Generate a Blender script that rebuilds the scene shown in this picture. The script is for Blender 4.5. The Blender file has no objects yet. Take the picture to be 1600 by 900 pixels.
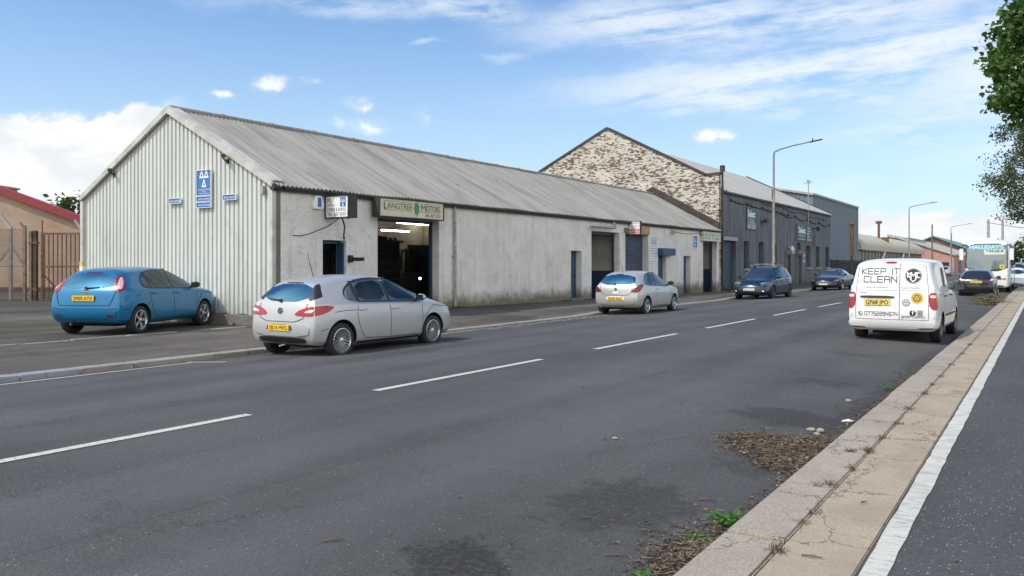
import bpy, bmesh, math, random
from mathutils import Vector, Matrix
from mathutils.bvhtree import BVHTree
R = math.radians
sc = bpy.context.scene
COL = sc.collection
random.seed(7)

# ------------------------------------------------------------------ camera, world, sun, exposure
YAW = math.atan((1634 - 800) / 1300)
cam_d = bpy.data.cameras.new('camera')
cam = bpy.data.objects.new('camera', cam_d)
COL.objects.link(cam)
cam.location = (0, 0, 1.72)
cam.rotation_euler = (R(90), 0, YAW)
cam_d.sensor_width = 36
cam_d.lens = 36 * 1300 / 1600
cam_d.shift_y = -37.5 / 1600
cam_d.clip_start = 0.05
cam_d.clip_end = 4000
sc.camera = cam
sc.view_settings.view_transform = 'Standard'
sc.view_settings.look = 'None'
sc.view_settings.gamma = 1
sc.view_settings.use_curve_mapping = False
sc.view_settings.exposure = 0.42

SUN_EL, SUN_AZ = R(50), R(205)            # azimuth clockwise from +Y: the sun is behind the camera, a little to its left
sun_dir = Vector((math.sin(SUN_AZ) * math.cos(SUN_EL), math.cos(SUN_AZ) * math.cos(SUN_EL), math.sin(SUN_EL)))
sd = bpy.data.lights.new('sun', 'SUN')
sd.energy = 2.4
sd.angle = R(0.6)
sd.color = (1.0, 0.955, 0.89)
so = bpy.data.objects.new('sun', sd)
COL.objects.link(so)
so.rotation_euler = (-sun_dir).to_track_quat('-Z', 'Y').to_euler()
so.location = (0, -20, 40)

world = bpy.data.worlds.new('World')
sc.world = world
world.use_nodes = True


class NT:
    """small helper round a node tree"""
    def __init__(s, nt):
        s.nt = nt

    def n(s, t, **k):
        nd = s.nt.nodes.new(t)
        for a, b in k.items():
            setattr(nd, a, b)
        return nd

    def put(s, sock, v):
        if isinstance(v, bpy.types.NodeSocket):
            s.nt.links.new(v, sock)
        elif v is not None:
            if isinstance(v, (tuple, list)) and len(v) == 3 and sock.type == 'RGBA':
                v = (*v, 1)
            sock.default_value = v

    def math(s, op, a, b=None, c=None, clamp=False):
        nd = s.n('ShaderNodeMath', operation=op, use_clamp=clamp)
        s.put(nd.inputs[0], a)
        if b is not None: s.put(nd.inputs[1], b)
        if c is not None: s.put(nd.inputs[2], c)
        return nd.outputs[0]

    def vmath(s, op, a, b=None):
        nd = s.n('ShaderNodeVectorMath', operation=op)
        s.put(nd.inputs[0], a)
        if b is not None: s.put(nd.inputs[1], b)
        return nd.outputs[0]

    def ss(s, v, a, b, lo=0.0, hi=1.0):
        nd = s.n('ShaderNodeMapRange', interpolation_type='SMOOTHSTEP')
        s.put(nd.inputs[0], v); s.put(nd.inputs[1], a); s.put(nd.inputs[2], b)
        s.put(nd.inputs[3], lo); s.put(nd.inputs[4], hi)
        return nd.outputs[0]

    def noise(s, vec, scale, detail=4, rough=.55, dist=0.0, color=False):
        nd = s.n('ShaderNodeTexNoise')
        s.put(nd.inputs['Vector'], vec)
        nd.inputs['Scale'].default_value = scale
        nd.inputs['Detail'].default_value = detail
        nd.inputs['Roughness'].default_value = rough
        nd.inputs['Distortion'].default_value = dist
        return nd.outputs['Color' if color else 'Fac']

    def voro(s, vec, scale, out='Distance', feature='F1', rnd=1.0):
        nd = s.n('ShaderNodeTexVoronoi', feature=feature)
        s.put(nd.inputs['Vector'], vec)
        nd.inputs['Scale'].default_value = scale
        nd.inputs['Randomness'].default_value = rnd
        return nd.outputs[out]

    def mix(s, fac, a, b, mode='MIX'):
        nd = s.n('ShaderNodeMix', data_type='RGBA', blend_type=mode)
        s.put(nd.inputs[0], fac); s.put(nd.inputs[6], a); s.put(nd.inputs[7], b)
        return nd.outputs[2]

    def xyz(s, vec):
        nd = s.n('ShaderNodeSeparateXYZ')
        s.put(nd.inputs[0], vec)
        return nd.outputs

    def comb(s, x, y, z):
        nd = s.n('ShaderNodeCombineXYZ')
        for i, v in enumerate((x, y, z)): s.put(nd.inputs[i], v)
        return nd.outputs[0]

    def scale(s, vec, v3):
        return s.vmath('MULTIPLY', vec, v3)

    def obj(s):
        return s.n('ShaderNodeTexCoord').outputs['Object']

    def bump(s, h, strength=.3, dist=.02):
        nd = s.n('ShaderNodeBump')
        s.put(nd.inputs['Height'], h)
        nd.inputs['Strength'].default_value = strength
        nd.inputs['Distance'].default_value = dist
        return nd.outputs[0]


def build_world():
    nt = world.node_tree
    nt.nodes.clear()
    t = NT(nt)
    sky = t.n('ShaderNodeTexSky', sky_type='NISHITA')
    sky.sun_disc = False
    sky.sun_elevation = SUN_EL
    sky.sun_rotation = SUN_AZ
    sky.air_density = 1.0
    sky.dust_density = 1.2
    sky.ozone_density = 1.6
    d = t.n('ShaderNodeTexCoord').outputs['Generated']
    x, y, z = t.xyz(d)
    az = t.math('ARCTAN2', x, y)
    el = t.math('ARCSINE', z)
    flat = t.comb(az, el, 0.0)
    warp = t.noise(t.scale(d, (1, 1, 1.6)), 9, 6, .6, color=True)
    wx, wy, _ = t.xyz(warp)
    azw = t.math('ADD', az, t.math('MULTIPLY', t.math('SUBTRACT', wx, .5), .09))
    elw = t.math('ADD', el, t.math('MULTIPLY', t.math('SUBTRACT', wy, .5), .055))
    fine = t.noise(t.scale(d, (1, 1, 1.3)), 26, 8, .62)

    def dir_of(px, py):
        return math.atan((px - 800) / 1300) - YAW, math.atan((412.5 - py) / 1300 * math.cos(math.atan((px - 800) / 1300)))

    def blob(px, py, rx, ry, rot=0.0, hard=.45, gain=1.0, flatbase=False):
        a0, e0 = dir_of(px, py)
        u = t.math('SUBTRACT', azw, a0)
        v = t.math('SUBTRACT', elw, e0)
        if rot:
            c, s_ = math.cos(rot), math.sin(rot)
            u, v = (t.math('ADD', t.math('MULTIPLY', u, c), t.math('MULTIPLY', v, s_)),
                    t.math('SUBTRACT', t.math('MULTIPLY', v, c), t.math('MULTIPLY', u, s_)))
        u = t.math('DIVIDE', u, rx * 1.22 / 1300)
        v = t.math('DIVIDE', v, ry * 1.22 / 1300)
        r = t.math('SQRT', t.math('ADD', t.math('MULTIPLY', u, u), t.math('MULTIPLY', v, v)))
        return t.ss(r, 1.0, hard, 0.0, gain)

    # cumulus: heaped white clouds low over the left, small puffs, a low bank on the right
    cum = None
    for b in [(70, 262, 160, 72), (20, 300, 140, 76), (215, 238, 105, 62, .5), (150, 262, 120, 60), (130, 310, 240, 50), (-140, 260, 190, 90), (-330, 330, 220, 80),
              (352, 152, 24, 12, 0, .0, .42), (425, 138, 46, 17, .2, .0, .5), (478, 126, 34, 9, .1, .1, .35),
              (555, 190, 62, 24, 0, .0, .52), (548, 157, 42, 16, 0, .0, .5), (655, 182, 44, 20, .3, .0, .34),
              (1116, 216, 40, 20, 0, .0, .62), (745, 212, 24, 10, 0, .1, .2),
              (1400, 350, 110, 26, 0, .3, .7), (1460, 362, 130, 30, 0, .2, .8), (1350, 372, 200, 26, 0, .2, .65), (1560, 370, 160, 40, 0, .2, .6),
              (1800, 360, 260, 60, 0, .2, .7)]:
        m = blob(*b)
        cum = m if cum is None else t.math('MAXIMUM', cum, m)
    edge = t.ss(fine, .25, .58, .55, 1.0)
    cum = t.math('MULTIPLY', cum, edge, clamp=True)
    body = t.ss(t.math('ADD', cum, t.math('MULTIPLY', t.math('SUBTRACT', fine, .5), .7)), .14, .62)
    soft = t.math('MAXIMUM', body, t.math('MULTIPLY', cum, .55))
    soft = t.math('MULTIPLY', soft, t.ss(cum, .02, .36))
    # cirrus: long ragged streaks climbing to the right
    sv = t.comb(t.math('MULTIPLY', t.math('ADD', az, t.math('MULTIPLY', el, .5)), 2.6), t.math('MULTIPLY', t.math('SUBTRACT', el, t.math('MULTIPLY', az, .10)), 24), 0.0)
    streak = t.noise(sv, 1.6, 9, .6, .6)
    streak2 = t.noise(t.scale(flat, (26, 90, 1)), 1.0, 7, .7, .5)
    cir = None
    for b in [(1230, 120, 430, 46, .03, .1, 1.0), (1180, 158, 330, 28, -.06, .1, .85), (1420, 85, 330, 60, .16, .1, 1.0), (1060, 30, 320, 46, .0, .1, .95),
              (1330, 22, 330, 46, .1, .1, .9), (700, 12, 150, 26, -.05, .1, .8), (560, 5, 290, 26, .02, .1, .65), (1450, 208, 190, 26, .03, .1, .7), (920, 45, 130, 20, .25, .1, .5),
              (672, 71, 36, 7, .05, .1, .5), (780, 85, 40, 8, 0, .1, .35), (1700, 90, 330, 150, .1, .1, 1.0), (1250, 330, 420, 50, 0, .0, .35),
              (300, -160, 900, 90, .1, .1, .7), (1250, -200, 600, 120, .1, .1, .8)]:
        m = blob(*b)
        cir = m if cir is None else t.math('MAXIMUM', cir, m)
    cfac = t.math('MULTIPLY', cir, t.ss(t.math('ADD', t.math('MULTIPLY', streak, .65), t.math('MULTIPLY', streak2, .35)), .34, .58))
    cfac = t.math('MULTIPLY', cfac, .78)
    # broken cloud over the part of the sky behind the camera, which only lights and reflects
    back = t.math('MULTIPLY', t.ss(t.noise(d, 2.6, 7, .58), .34, .5), t.ss(el, .95, .55))
    infront = t.ss(t.math('ADD', t.math('MULTIPLY', x, -math.sin(YAW)), t.math('MULTIPLY', y, math.cos(YAW))), .5, .2)
    back = t.math('MULTIPLY', t.math('MULTIPLY', back, infront), .92)
    skyc = t.mix(1.0, sky.outputs[0], (.60, .80, .94), 'MULTIPLY')
    hz = t.ss(el, .36, .0)                       # paler towards the horizon, as the air is
    skyc = t.mix(t.math('MULTIPLY', hz, .42), skyc, (4.7, 5.05, 5.35))
    shade = t.ss(t.noise(t.scale(d, (1, 1, 2.2)), 13, 5, .55), .35, .62)
    lowd = t.ss(el, .02, .13)
    cb = t.mix(t.math('MULTIPLY', shade, t.math('ADD', t.math('MULTIPLY', lowd, .5), .5)), (4.3, 4.5, 4.7), (5.5, 5.5, 5.5))
    c1 = t.mix(cfac, skyc, (4.9, 5.1, 5.3))
    c2 = t.mix(soft, c1, cb)
    c3 = t.mix(back, c2, (8.8, 8.6, 8.2))
    bg = t.n('ShaderNodeBackground')
    t.put(bg.inputs[0], c3)
    bg.inputs[1].default_value = 0.15
    out = t.n('ShaderNodeOutputWorld')
    nt.links.new(bg.outputs[0], out.inputs[0])


build_world()


# ------------------------------------------------------------------ materials
MATS = {}


def base_mat(name):
    m = bpy.data.materials.new(name)
    m.use_nodes = True
    t = NT(m.node_tree)
    b = m.node_tree.nodes['Principled BSDF']
    MATS[name] = m
    return m, t, b


def M(name, col, rough=.6, metal=0.0, var=0.0, scale=4.0, bump=0.0, bscale=60, coat=0.0, spec=.5, col2=None, emit=0.0, rvar=0.0):
    if name in MATS: return MATS[name]
    m, t, b = base_mat(name)
    c = col
    if var or col2:
        f = t.noise(t.obj(), scale, 6, .6)
        f = t.ss(f, .3, .7)
        a = tuple(q * (1 - var) for q in col)
        e = col2 or tuple(min(1, q * (1 + var)) for q in col)
        c = t.mix(f, a, e)
    t.put(b.inputs['Base Color'], c)
    if rvar:
        t.put(b.inputs['Roughness'], t.ss(t.noise(t.obj(), scale * 2.3, 5), .3, .7, max(.02, rough - rvar), min(1, rough + rvar)))
    else:
        b.inputs['Roughness'].default_value = rough
    b.inputs['Metallic'].default_value = metal
    b.inputs['Coat Weight'].default_value = coat
    b.inputs['Coat Roughness'].default_value = .03
    b.inputs['Specular IOR Level'].default_value = spec
    if emit:
        t.put(b.inputs['Emission Color'], col)
        b.inputs['Emission Strength'].default_value = emit
    if bump:
        t.put(b.inputs['Normal'], t.bump(t.noise(t.obj(), bscale, 5, .6), bump, .02))
    return m


def asphalt(name, base, speck=.25, warm=0.0, patchy=.2, stains=(), sscale=55, lines=False, cracks=0.0, moss=0.0):
    m, t, b = base_mat(name)
    p = t.obj()
    big = t.noise(p, .35, 6, .6)
    mid = t.noise(t.scale(p, (1.0, .12, 1)), 1.6, 5, .55)
    f = t.ss(t.math('ADD', t.math('MULTIPLY', big, .6), t.math('MULTIPLY', mid, .4)), .35, .65)
    lo = tuple(q * (1 - patchy) for q in base)
    hi = tuple(q * (1 + patchy) for q in base)
    c = t.mix(f, lo, hi)
    g = t.noise(p, 130, 3, .7)
    g2 = t.noise(p, 48, 3, .75)
    c = t.mix(t.ss(g2, .3, .7), t.mix(1.0, c, (.80, .80, .80), 'MULTIPLY'), t.mix(1.0, c, (1.22, 1.22, 1.22), 'MULTIPLY'))
    c = t.mix(t.ss(g, .3, .75), t.mix(1.0, c, (.55, .55, .55), 'MULTIPLY'), t.mix(1.0, c, (1.5, 1.5, 1.5), 'MULTIPLY'))
    v = t.n('ShaderNodeTexVoronoi')
    t.put(v.inputs['Vector'], p); v.inputs['Scale'].default_value = sscale
    pick = t.math('GREATER_THAN', t.xyz(v.outputs['Color'])[0], 1 - speck * .35)
    dot = t.math('MULTIPLY', t.math('LESS_THAN', v.outputs['Distance'], .26), pick)
    c = t.mix(t.math('MULTIPLY', dot, .8), c, (.42, .41, .39))
    x, y, z = t.xyz(p)
    wn = t.noise(p, 3.4, 9, .78, color=True)
    wx, wy, _ = t.xyz(wn)
    xs = t.math('ADD', x, t.math('MULTIPLY', t.math('SUBTRACT', wx, .5), 1.3))
    ys = t.math('ADD', y, t.math('MULTIPLY', t.math('SUBTRACT', wy, .5), 1.5))
    for (sx, sy, rx, ry, k) in stains:
        u = t.math('DIVIDE', t.math('SUBTRACT', xs, sx), rx)
        w = t.math('DIVIDE', t.math('SUBTRACT', ys, sy), ry)
        r = t.math('ADD', t.math('MULTIPLY', u, u), t.math('MULTIPLY', w, w))
        c = t.mix(t.math('MULTIPLY', t.ss(r, 1.15, .45, 0, k), t.ss(t.noise(p, 30, 4, .7), .30, .55)), c, (.014, .013, .012))
    if cracks:
        cr = t.voro(t.vmath('ADD', p, t.scale(wn, (.8, .8, .8))), .75, 'Distance', 'DISTANCE_TO_EDGE')
        c = t.mix(t.ss(cr, .014, .003, 0, cracks), c, (.030, .028, .022))
        pt = t.n('ShaderNodeTexVoronoi', distance='CHEBYCHEV'); t.put(pt.inputs['Vector'], t.scale(p, (.42, .16, 1))); pt.inputs['Scale'].default_value = 1.0
        pv = t.xyz(pt.outputs['Color'])[0]
        c = t.mix(t.ss(pv, .25, .75, 0, .45), c, tuple(q * .55 for q in base))
    if moss:
        mo = t.math('MULTIPLY', t.ss(t.noise(p, .7, 6, .65), .50, .64), t.ss(t.noise(p, 9, 5, .7), .4, .6))
        c = t.mix(t.math('MULTIPLY', mo, moss), c, (.075, .082, .030))
    if lines:      # paler polished wheel tracks, long shallow seams and hairline cracks
        for tx in (-10.6, -9.0, -5.4, -3.8):
            q = t.ss(t.math('ABSOLUTE', t.math('SUBTRACT', xs, tx)), .75, .15, 0, .16)
            c = t.mix(q, c, (.16, .16, .165))
        cr = t.voro(t.vmath('ADD', t.scale(p, (1, .45, 1)), t.scale(wn, (.9, .9, .9))), .32, 'Distance', 'DISTANCE_TO_EDGE')
        c = t.mix(t.math('MULTIPLY', t.ss(cr, .006, .001, 0, .6), t.ss(t.noise(p, .5, 4), .5, .62)), c, (.025, .024, .023))
        jn = t.math('LESS_THAN', t.math('ABSOLUTE', t.math('ADD', t.math('SUBTRACT', x, -4.75), t.math('MULTIPLY', t.math('SUBTRACT', wx, .5), .06))), .010)
        c = t.mix(t.math('MULTIPLY', jn, .35), c, (.03, .03, .03))
    if lines:      # seams of old reinstated trenches
        sm = t.math('LESS_THAN', t.math('ABSOLUTE', t.math('SUBTRACT', xs, -8.9)), .012)
        c = t.mix(t.math('MULTIPLY', sm, .5), c, (.02, .02, .02))
    t.put(b.inputs['Base Color'], c)
    b.inputs['Roughness'].default_value = .88
    b.inputs['Specular IOR Level'].default_value = .35
    t.put(b.inputs['Normal'], t.bump(t.math('ADD', g, t.math('MULTIPLY', t.noise(p, 40, 3), .6)), .5, .012))
    return m


asphalt('road_asphalt', (.077, .075, .074), .07, stains=[(-2.45, 9.35, .55, .55, .6), (-2.5, 5.3, .5, .7, .55), (-2.75, 3.75, .35, .35, .7), (-2.6, 12.3, .45, .35, .45),
        (-3.0, 16.2, .6, .35, .4), (-2.0, 7.3, .35, .8, .5), (-11.2, 9.9, .4, .6, .4), (-1.85, 10.5, .2, 2.5, .55), (-1.8, 15.5, .15, 3, .5), (-12.5, 13, .2, 5, .5)], lines=True)
asphalt('path_asphalt', (.072, .071, .071), .38, patchy=.15, sscale=46)
asphalt('pavement_asphalt', (.122, .106, .093), .15, patchy=.4, cracks=.6, moss=.25, stains=[(-16.9, 12.4, 1.2, .8, .5), (-15.9, 24, .35, 6, .55), (-13.6, 21, .5, 1.5, .4)])
asphalt('forecourt_asphalt', (.088, .080, .064), .15, patchy=.5, cracks=.55, moss=.6, stains=[(-18.5, 11.5, 1.4, 1.0, .6), (-20, 9, 2, 1, .4)])


def granite(name, a, b_, sc_=90, joint=None):
    m, t, b = base_mat(name)
    p = t.obj()
    f = t.noise(p, sc_, 4, .7)
    c = t.mix(t.ss(f, .35, .65), a, b_)
    c = t.mix(t.ss(t.noise(p, 1.7, 5, .6), .35, .7, 0, .55), c, tuple(q * .55 for q in a))
    c = t.mix(t.ss(t.noise(p, 6, 5, .7), .60, .74, 0, .6), c, (.10, .085, .06))
    c = t.mix(t.ss(t.noise(p, 160, 2, .6), .60, .68, 0, .55), c, (.08, .065, .045))
    cr = t.voro(t.vmath('ADD', p, t.scale(t.noise(p, 3, 5, .7, color=True), (.5, .5, .5))), .9, 'Distance', 'DISTANCE_TO_EDGE')
    c = t.mix(t.ss(cr, .010, .002, 0, .75), c, (.06, .05, .035))
    t.put(b.inputs['Base Color'], c)
    b.inputs['Roughness'].default_value = .85
    t.put(b.inputs['Normal'], t.bump(f, .35, .01))
    return m


granite('kerb_granite', (.44, .375, .305), (.26, .222, .18), 60)
granite('buff_surface', (.47, .385, .28), (.30, .24, .17), 100)
granite('kerb_concrete', (.36, .33, .28), (.26, .24, .21), 60)
granite('kerb_blue', (.30, .33, .36), (.24, .26, .29), 60)
granite('plinth_concrete', (.22, .205, .18), (.13, .12, .105), 30)


def line_paint():
    m, t, b = base_mat('line_paint')
    p = t.obj()
    c = t.mix(t.ss(t.noise(p, 60, 4, .7), .3, .7), (.48, .46, .41), (.62, .60, .54))
    c = t.mix(t.ss(t.noise(t.scale(p, (1, 3, 1)), 7, 8, .8), .48, .64, 0, .75), c, (.25, .24, .22))
    c = t.mix(t.ss(t.noise(p, 1.5, 5, .7), .45, .7, 0, .35), c, (.33, .31, .28))
    t.put(b.inputs['Base Color'], c)
    b.inputs['Roughness'].default_value = .75
    t.put(b.inputs['Normal'], t.bump(t.noise(p, 90, 3), .3, .01))
    m, t, b = base_mat('line_worn')
    p = t.obj()
    c = t.mix(t.ss(t.noise(p, 60, 4, .7), .3, .7), (.50, .49, .46), (.66, .65, .62))
    c = t.mix(t.ss(t.noise(p, 9, 6, .75), .42, .58, 0, .95), c, (.09, .085, .08))
    t.put(b.inputs['Base Color'], c)
    b.inputs['Roughness'].default_value = .8


line_paint()


def roughcast():
    m, t, b = base_mat('roughcast')
    p = t.obj()
    x, y, z = t.xyz(p)
    wob = t.math('MULTIPLY', t.math('SUBTRACT', t.noise(p, 1.5, 4), .5), .35)

    def box(y0, y1, z0, z1):
        yy = t.math('ADD', y, wob); zz = t.math('ADD', z, t.math('MULTIPLY', wob, .3))
        a = t.math('MULTIPLY', t.ss(yy, y0 - .02, y0 + .02), t.ss(yy, y1 + .02, y1 - .02))
        q = t.math('MULTIPLY', t.ss(zz, z0 - .02, z0 + .02), t.ss(zz, z1 + .02, z1 - .02))
        return t.math('MULTIPLY', a, q)
    smooth = None
    for bx in [(17.0, 17.9, 2.75, 4), (21.2, 22.4, 2.8, 4), (23.6, 28.0, 2.72, 4), (26.9, 31.2, .2, 4), (34.1, 48, 0, 4), (20.9, 26.9, 0, .82)]:
        q = box(*bx)
        smooth = q if smooth is None else t.math('MAXIMUM', smooth, q)
    tex = t.noise(p, 24, 3, .6, .3)
    texs = t.noise(p, 45, 3, .6)
    h = t.math('ADD', t.math('MULTIPLY', t.ss(tex, .36, .62), t.math('SUBTRACT', 1, smooth)), t.math('MULTIPLY', texs, .12))
    c = t.mix(t.ss(t.noise(p, .8, 6, .6), .35, .65), (.72, .70, .645), (.83, .815, .77))
    c = t.mix(t.math('MULTIPLY', smooth, .7), c, (.74, .745, .72))
    ghost = t.math('MULTIPLY', box(24.2, 26.9, .7, 2.5), t.ss(t.noise(t.scale(p, (1, 2.2, .8)), 1.6, 5, .7), .45, .62, 0, .5))
    c = t.mix(ghost, c, (.60, .65, .74))              # painted-over graffiti
    # grime: vertical runs, dirty under the eaves
    run = t.noise(t.scale(p, (1, 5.0, .35)), 1.3, 6, .65)
    c = t.mix(t.ss(run, .52, .74, 0, .38), c, (.33, .30, .245))
    c = t.mix(t.ss(t.noise(p, 2.4, 6, .7), .52, .66, 0, .4), c, (.50, .475, .415))
    rust = t.math('MULTIPLY', box(15.5, 16.3, 2.3, 3.6), t.ss(t.noise(t.scale(p, (1, 6, .6)), 1.2, 5), .42, .62, 0, .75))
    c = t.mix(rust, c, (.30, .19, .09))
    rust2 = t.math('MULTIPLY', box(43.9, 44.7, .1, 3.4), t.ss(t.noise(t.scale(p, (1, 3, .6)), 1.2, 5), .3, .6, 0, .7))
    c = t.mix(rust2, c, (.42, .33, .16))
    rust3 = t.math('MULTIPLY', box(20.75, 21.1, .1, 3.0), t.ss(t.noise(t.scale(p, (1, 5, 1.0)), 1.2, 5), .42, .6, 0, .6))
    c = t.mix(rust3, c, (.40, .27, .15))
    cr = t.math('MULTIPLY', t.math('LESS_THAN', t.math('ABSOLUTE', t.math('SUBTRACT', t.math('ADD', z, t.math('MULTIPLY', t.noise(p, 3, 5, .7), .3)), .98)), .012), box(21.5, 27.5, .5, 1.2))
    c = t.mix(t.math('MULTIPLY', cr, .75), c, (.12, .10, .08))
    # moss and splash along the foot
    foot = t.ss(t.math('ADD', z, t.math('MULTIPLY', t.noise(p, 2.2, 6, .7), .75)), 1.05, .55)
    c = t.mix(t.math('MULTIPLY', foot, .85), c, t.mix(t.ss(t.noise(p, 3.5, 4), .4, .62), (.12, .105, .06), (.16, .15, .055)))
    t.put(b.inputs['Base Color'], c)
    b.inputs['Roughness'].default_value = .93
    b.inputs['Specular IOR Level'].default_value = .2
    t.put(b.inputs['Normal'], t.bump(h, .7, .024))


roughcast()


def grey_render():
    m, t, b = base_mat('grey_render')
    p = t.obj()
    run = t.noise(t.scale(p, (1, 2.2, .22)), 1.1, 7, .65)
    c = t.mix(t.ss(run, .35, .66), (.068, .079, .092), (.150, .166, .182))
    c = t.mix(t.ss(t.noise(t.scale(p, (1, 6, .12)), 1.0, 5, .7), .62, .74, 0, .4), c, (.25, .26, .27))
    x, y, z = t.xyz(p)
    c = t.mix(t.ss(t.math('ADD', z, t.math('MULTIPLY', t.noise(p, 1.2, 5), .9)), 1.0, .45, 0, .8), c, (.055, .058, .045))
    t.put(b.inputs['Base Color'], c)
    b.inputs['Roughness'].default_value = .85
    t.put(b.inputs['Normal'], t.bump(t.noise(p, 16, 5, .7), .5, .02))


grey_render()


def brick(name, plane, paint=None, c1=(.28, .15, .10), c2=(.36, .21, .14), mortar=(.30, .27, .23), base_dark=None):
    m, t, b = base_mat(name)
    p = t.obj()
    x, y, z = t.xyz(p)
    uv = t.comb(x if plane == 'XZ' else y, z, 0.0)
    bt = t.n('ShaderNodeTexBrick')
    t.put(bt.inputs['Vector'], uv)
    bt.inputs['Scale'].default_value = 1.0
    bt.inputs['Brick Width'].default_value = .225
    bt.inputs['Row Height'].default_value = .078
    bt.inputs['Mortar Size'].default_value = .008
    t.put(bt.inputs['Color1'], c1); t.put(bt.inputs['Color2'], c2); t.put(bt.inputs['Mortar'], mortar)
    c = bt.outputs['Color']
    c = t.mix(t.ss(t.noise(p, .9, 6), .3, .7, 0, .4), c, tuple(q * .55 for q in c1))
    h = t.math('SUBTRACT', 1, bt.outputs['Fac'])
    if paint:
        cell = t.n('ShaderNodeTexBrick')
        t.put(cell.inputs['Vector'], t.vmath('ADD', uv, (.0, .0, 0)))
        cell.inputs['Scale'].default_value = 1.0
        cell.inputs['Brick Width'].default_value = .225
        cell.inputs['Row Height'].default_value = .078
        cell.inputs['Mortar Size'].default_value = .0
        t.put(cell.inputs['Color1'], (0, 0, 0)); t.put(cell.inputs['Color2'], (1, 1, 1))
        cv = t.xyz(cell.outputs['Color'])[0]
        big = t.noise(t.scale(uv, (.75, 1.5, 1)), .8, 5, .65)
        mid = t.noise(t.scale(uv, (4.2, 11, 1)), 1.0, 4, .72)
        f = t.math('ADD', t.math('ADD', t.math('MULTIPLY', big, .40), t.math('MULTIPLY', mid, .75)), t.math('MULTIPLY', cv, .17))
        gone = t.ss(f, .665, .715)
        pc = t.mix(t.ss(t.noise(p, 1.6, 6, .7), .35, .7), paint, tuple(q * .78 for q in paint))
        pc = t.mix(t.ss(t.noise(t.scale(uv, (3, .5, 1)), 1.4, 6, .7), .52, .72, 0, .5), pc, (.26, .235, .19))
        c = t.mix(gone, pc, c)
        h = t.math('ADD', h, t.math('MULTIPLY', t.math('SUBTRACT', 1, gone), .6))
    if base_dark:
        c = t.mix(t.ss(z, base_dark + .03, base_dark - .03, 0, .9), c, (.07, .04, .035))
    t.put(b.inputs['Base Color'], c)
    b.inputs['Roughness'].default_value = .9
    t.put(b.inputs['Normal'], t.bump(h, .6, .02))


brick('peeling_brick', 'XZ', paint=(.60, .565, .485), c1=(.105, .060, .045), c2=(.17, .10, .075), mortar=(.15, .13, .11))
brick('tan_brick', 'XZ', c1=(.40, .265, .18), c2=(.47, .325, .225), mortar=(.40, .34, .28), base_dark=.55)
brick('pink_brick', 'YZ', c1=(.50, .25, .20), c2=(.56, .31, .25), mortar=(.42, .35, .30))
brick('brown_brick', 'YZ', c1=(.28, .17, .13), c2=(.34, .22, .17), mortar=(.25, .22, .19))


def sheet_roof(name, a, b_, along='X', dark=(.10, .095, .08), amt=.7):
    m, t, b = base_mat(name)
    p = t.obj()
    st = (.28, 5, .28) if along == 'X' else (5, .28, 1)
    s1 = t.noise(t.scale(p, st), 1.2, 7, .65)
    c = t.mix(t.ss(s1, .32, .66), a, b_)
    c = t.mix(t.ss(t.noise(t.scale(p, (.5, 1.2, .5)), .8, 6, .65), .45, .68, 0, amt * .6), c, tuple(q * .55 for q in a))
    c = t.mix(t.ss(t.noise(t.scale(p, (1.2, 9, 1.2)), 1.0, 5, .7), .66, .74, 0, amt), c, dark)
    c = t.mix(t.ss(t.noise(t.scale(p, (3.5, 1.2, 3.5)), .9, 3, .5), .71, .75, 0, .9), c, (.06, .055, .045))
    t.put(b.inputs['Base Color'], c)
    b.inputs['Roughness'].default_value = .85
    t.put(b.inputs['Normal'], t.bump(t.noise(p, 30, 4), .25, .01))


sheet_roof('asbestos_roof', (.20, .196, .178), (.29, .284, .262))
sheet_roof('pale_roof', (.34, .33, .30), (.44, .43, .40), amt=.4)
sheet_roof('curved_roof', (.40, .365, .28), (.50, .465, .375), amt=.5)


def cladding_mat(name, a, b_, grime=.4, axis=0):
    m, t, b = base_mat(name)
    p = t.obj()
    c = t.mix(t.ss(t.noise(t.scale(p, (2, 2, .25)), 1.2, 6, .6), .3, .7), a, b_)
    c = t.mix(t.ss(t.noise(t.scale(p, (3, 3, .3)), 1.4, 6, .7), .58, .76, 0, grime), c, tuple(q * .5 for q in a))
    x, y, z = t.xyz(p)
    c = t.mix(t.ss(t.math('ADD', z, t.math('MULTIPLY', t.noise(p, 3, 5), .8)), 1.05, .60, 0, grime), c, (.25, .235, .2))
    sc_f = t.math('MULTIPLY', t.ss(z, 3.2, 2.2), t.ss(t.noise(t.scale(p, (1, 1, .8)), .9, 6, .7, 1.2), .52, .68, 0, .2))
    c = t.mix(sc_f, c, (.22, .22, .21))
    t.put(b.inputs['Base Color'], c)
    b.inputs['Roughness'].default_value = .55
    return m


cladding_mat('pale_cladding', (.50, .52, .48), (.58, .60, .56))
cladding_mat('blue_cladding', (.125, .175, .215), (.15, .205, .25), .2)
M('barge_trim', (.46, .455, .41), .6, var=.18, scale=2.5)
M('dark_gutter', (.030, .028, .026), .6, var=.4)
M('dark_brown', (.045, .036, .030), .7, var=.4, scale=3)
M('navy_paint', (.028, .055, .105), .45, var=.2, scale=2)
M('navy_shutter', (.034, .060, .090), .5, var=.2, scale=2)
M('door_blue', (.022, .060, .135), .5, var=.2, scale=2)
M('interior_cream', (.32, .285, .21), .9, var=.25, scale=1.2)
M('interior_white', (.42, .40, .36), .9, var=.2, scale=1.2)
M('interior_dark', (.030, .030, .032), .85, var=.3)
M('interior_floor', (.04, .038, .036), .8, var=.3)
M('machine_grey', (.055, .06, .062), .5, var=.3, scale=3)
M('machine_red', (.20, .03, .025), .5, var=.3)
M('steel_galv', (.34, .345, .34), .45, .6, var=.2, scale=6)
M('lamp_steel', (.24, .225, .20), .6, .2, var=.25, scale=3)
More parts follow.
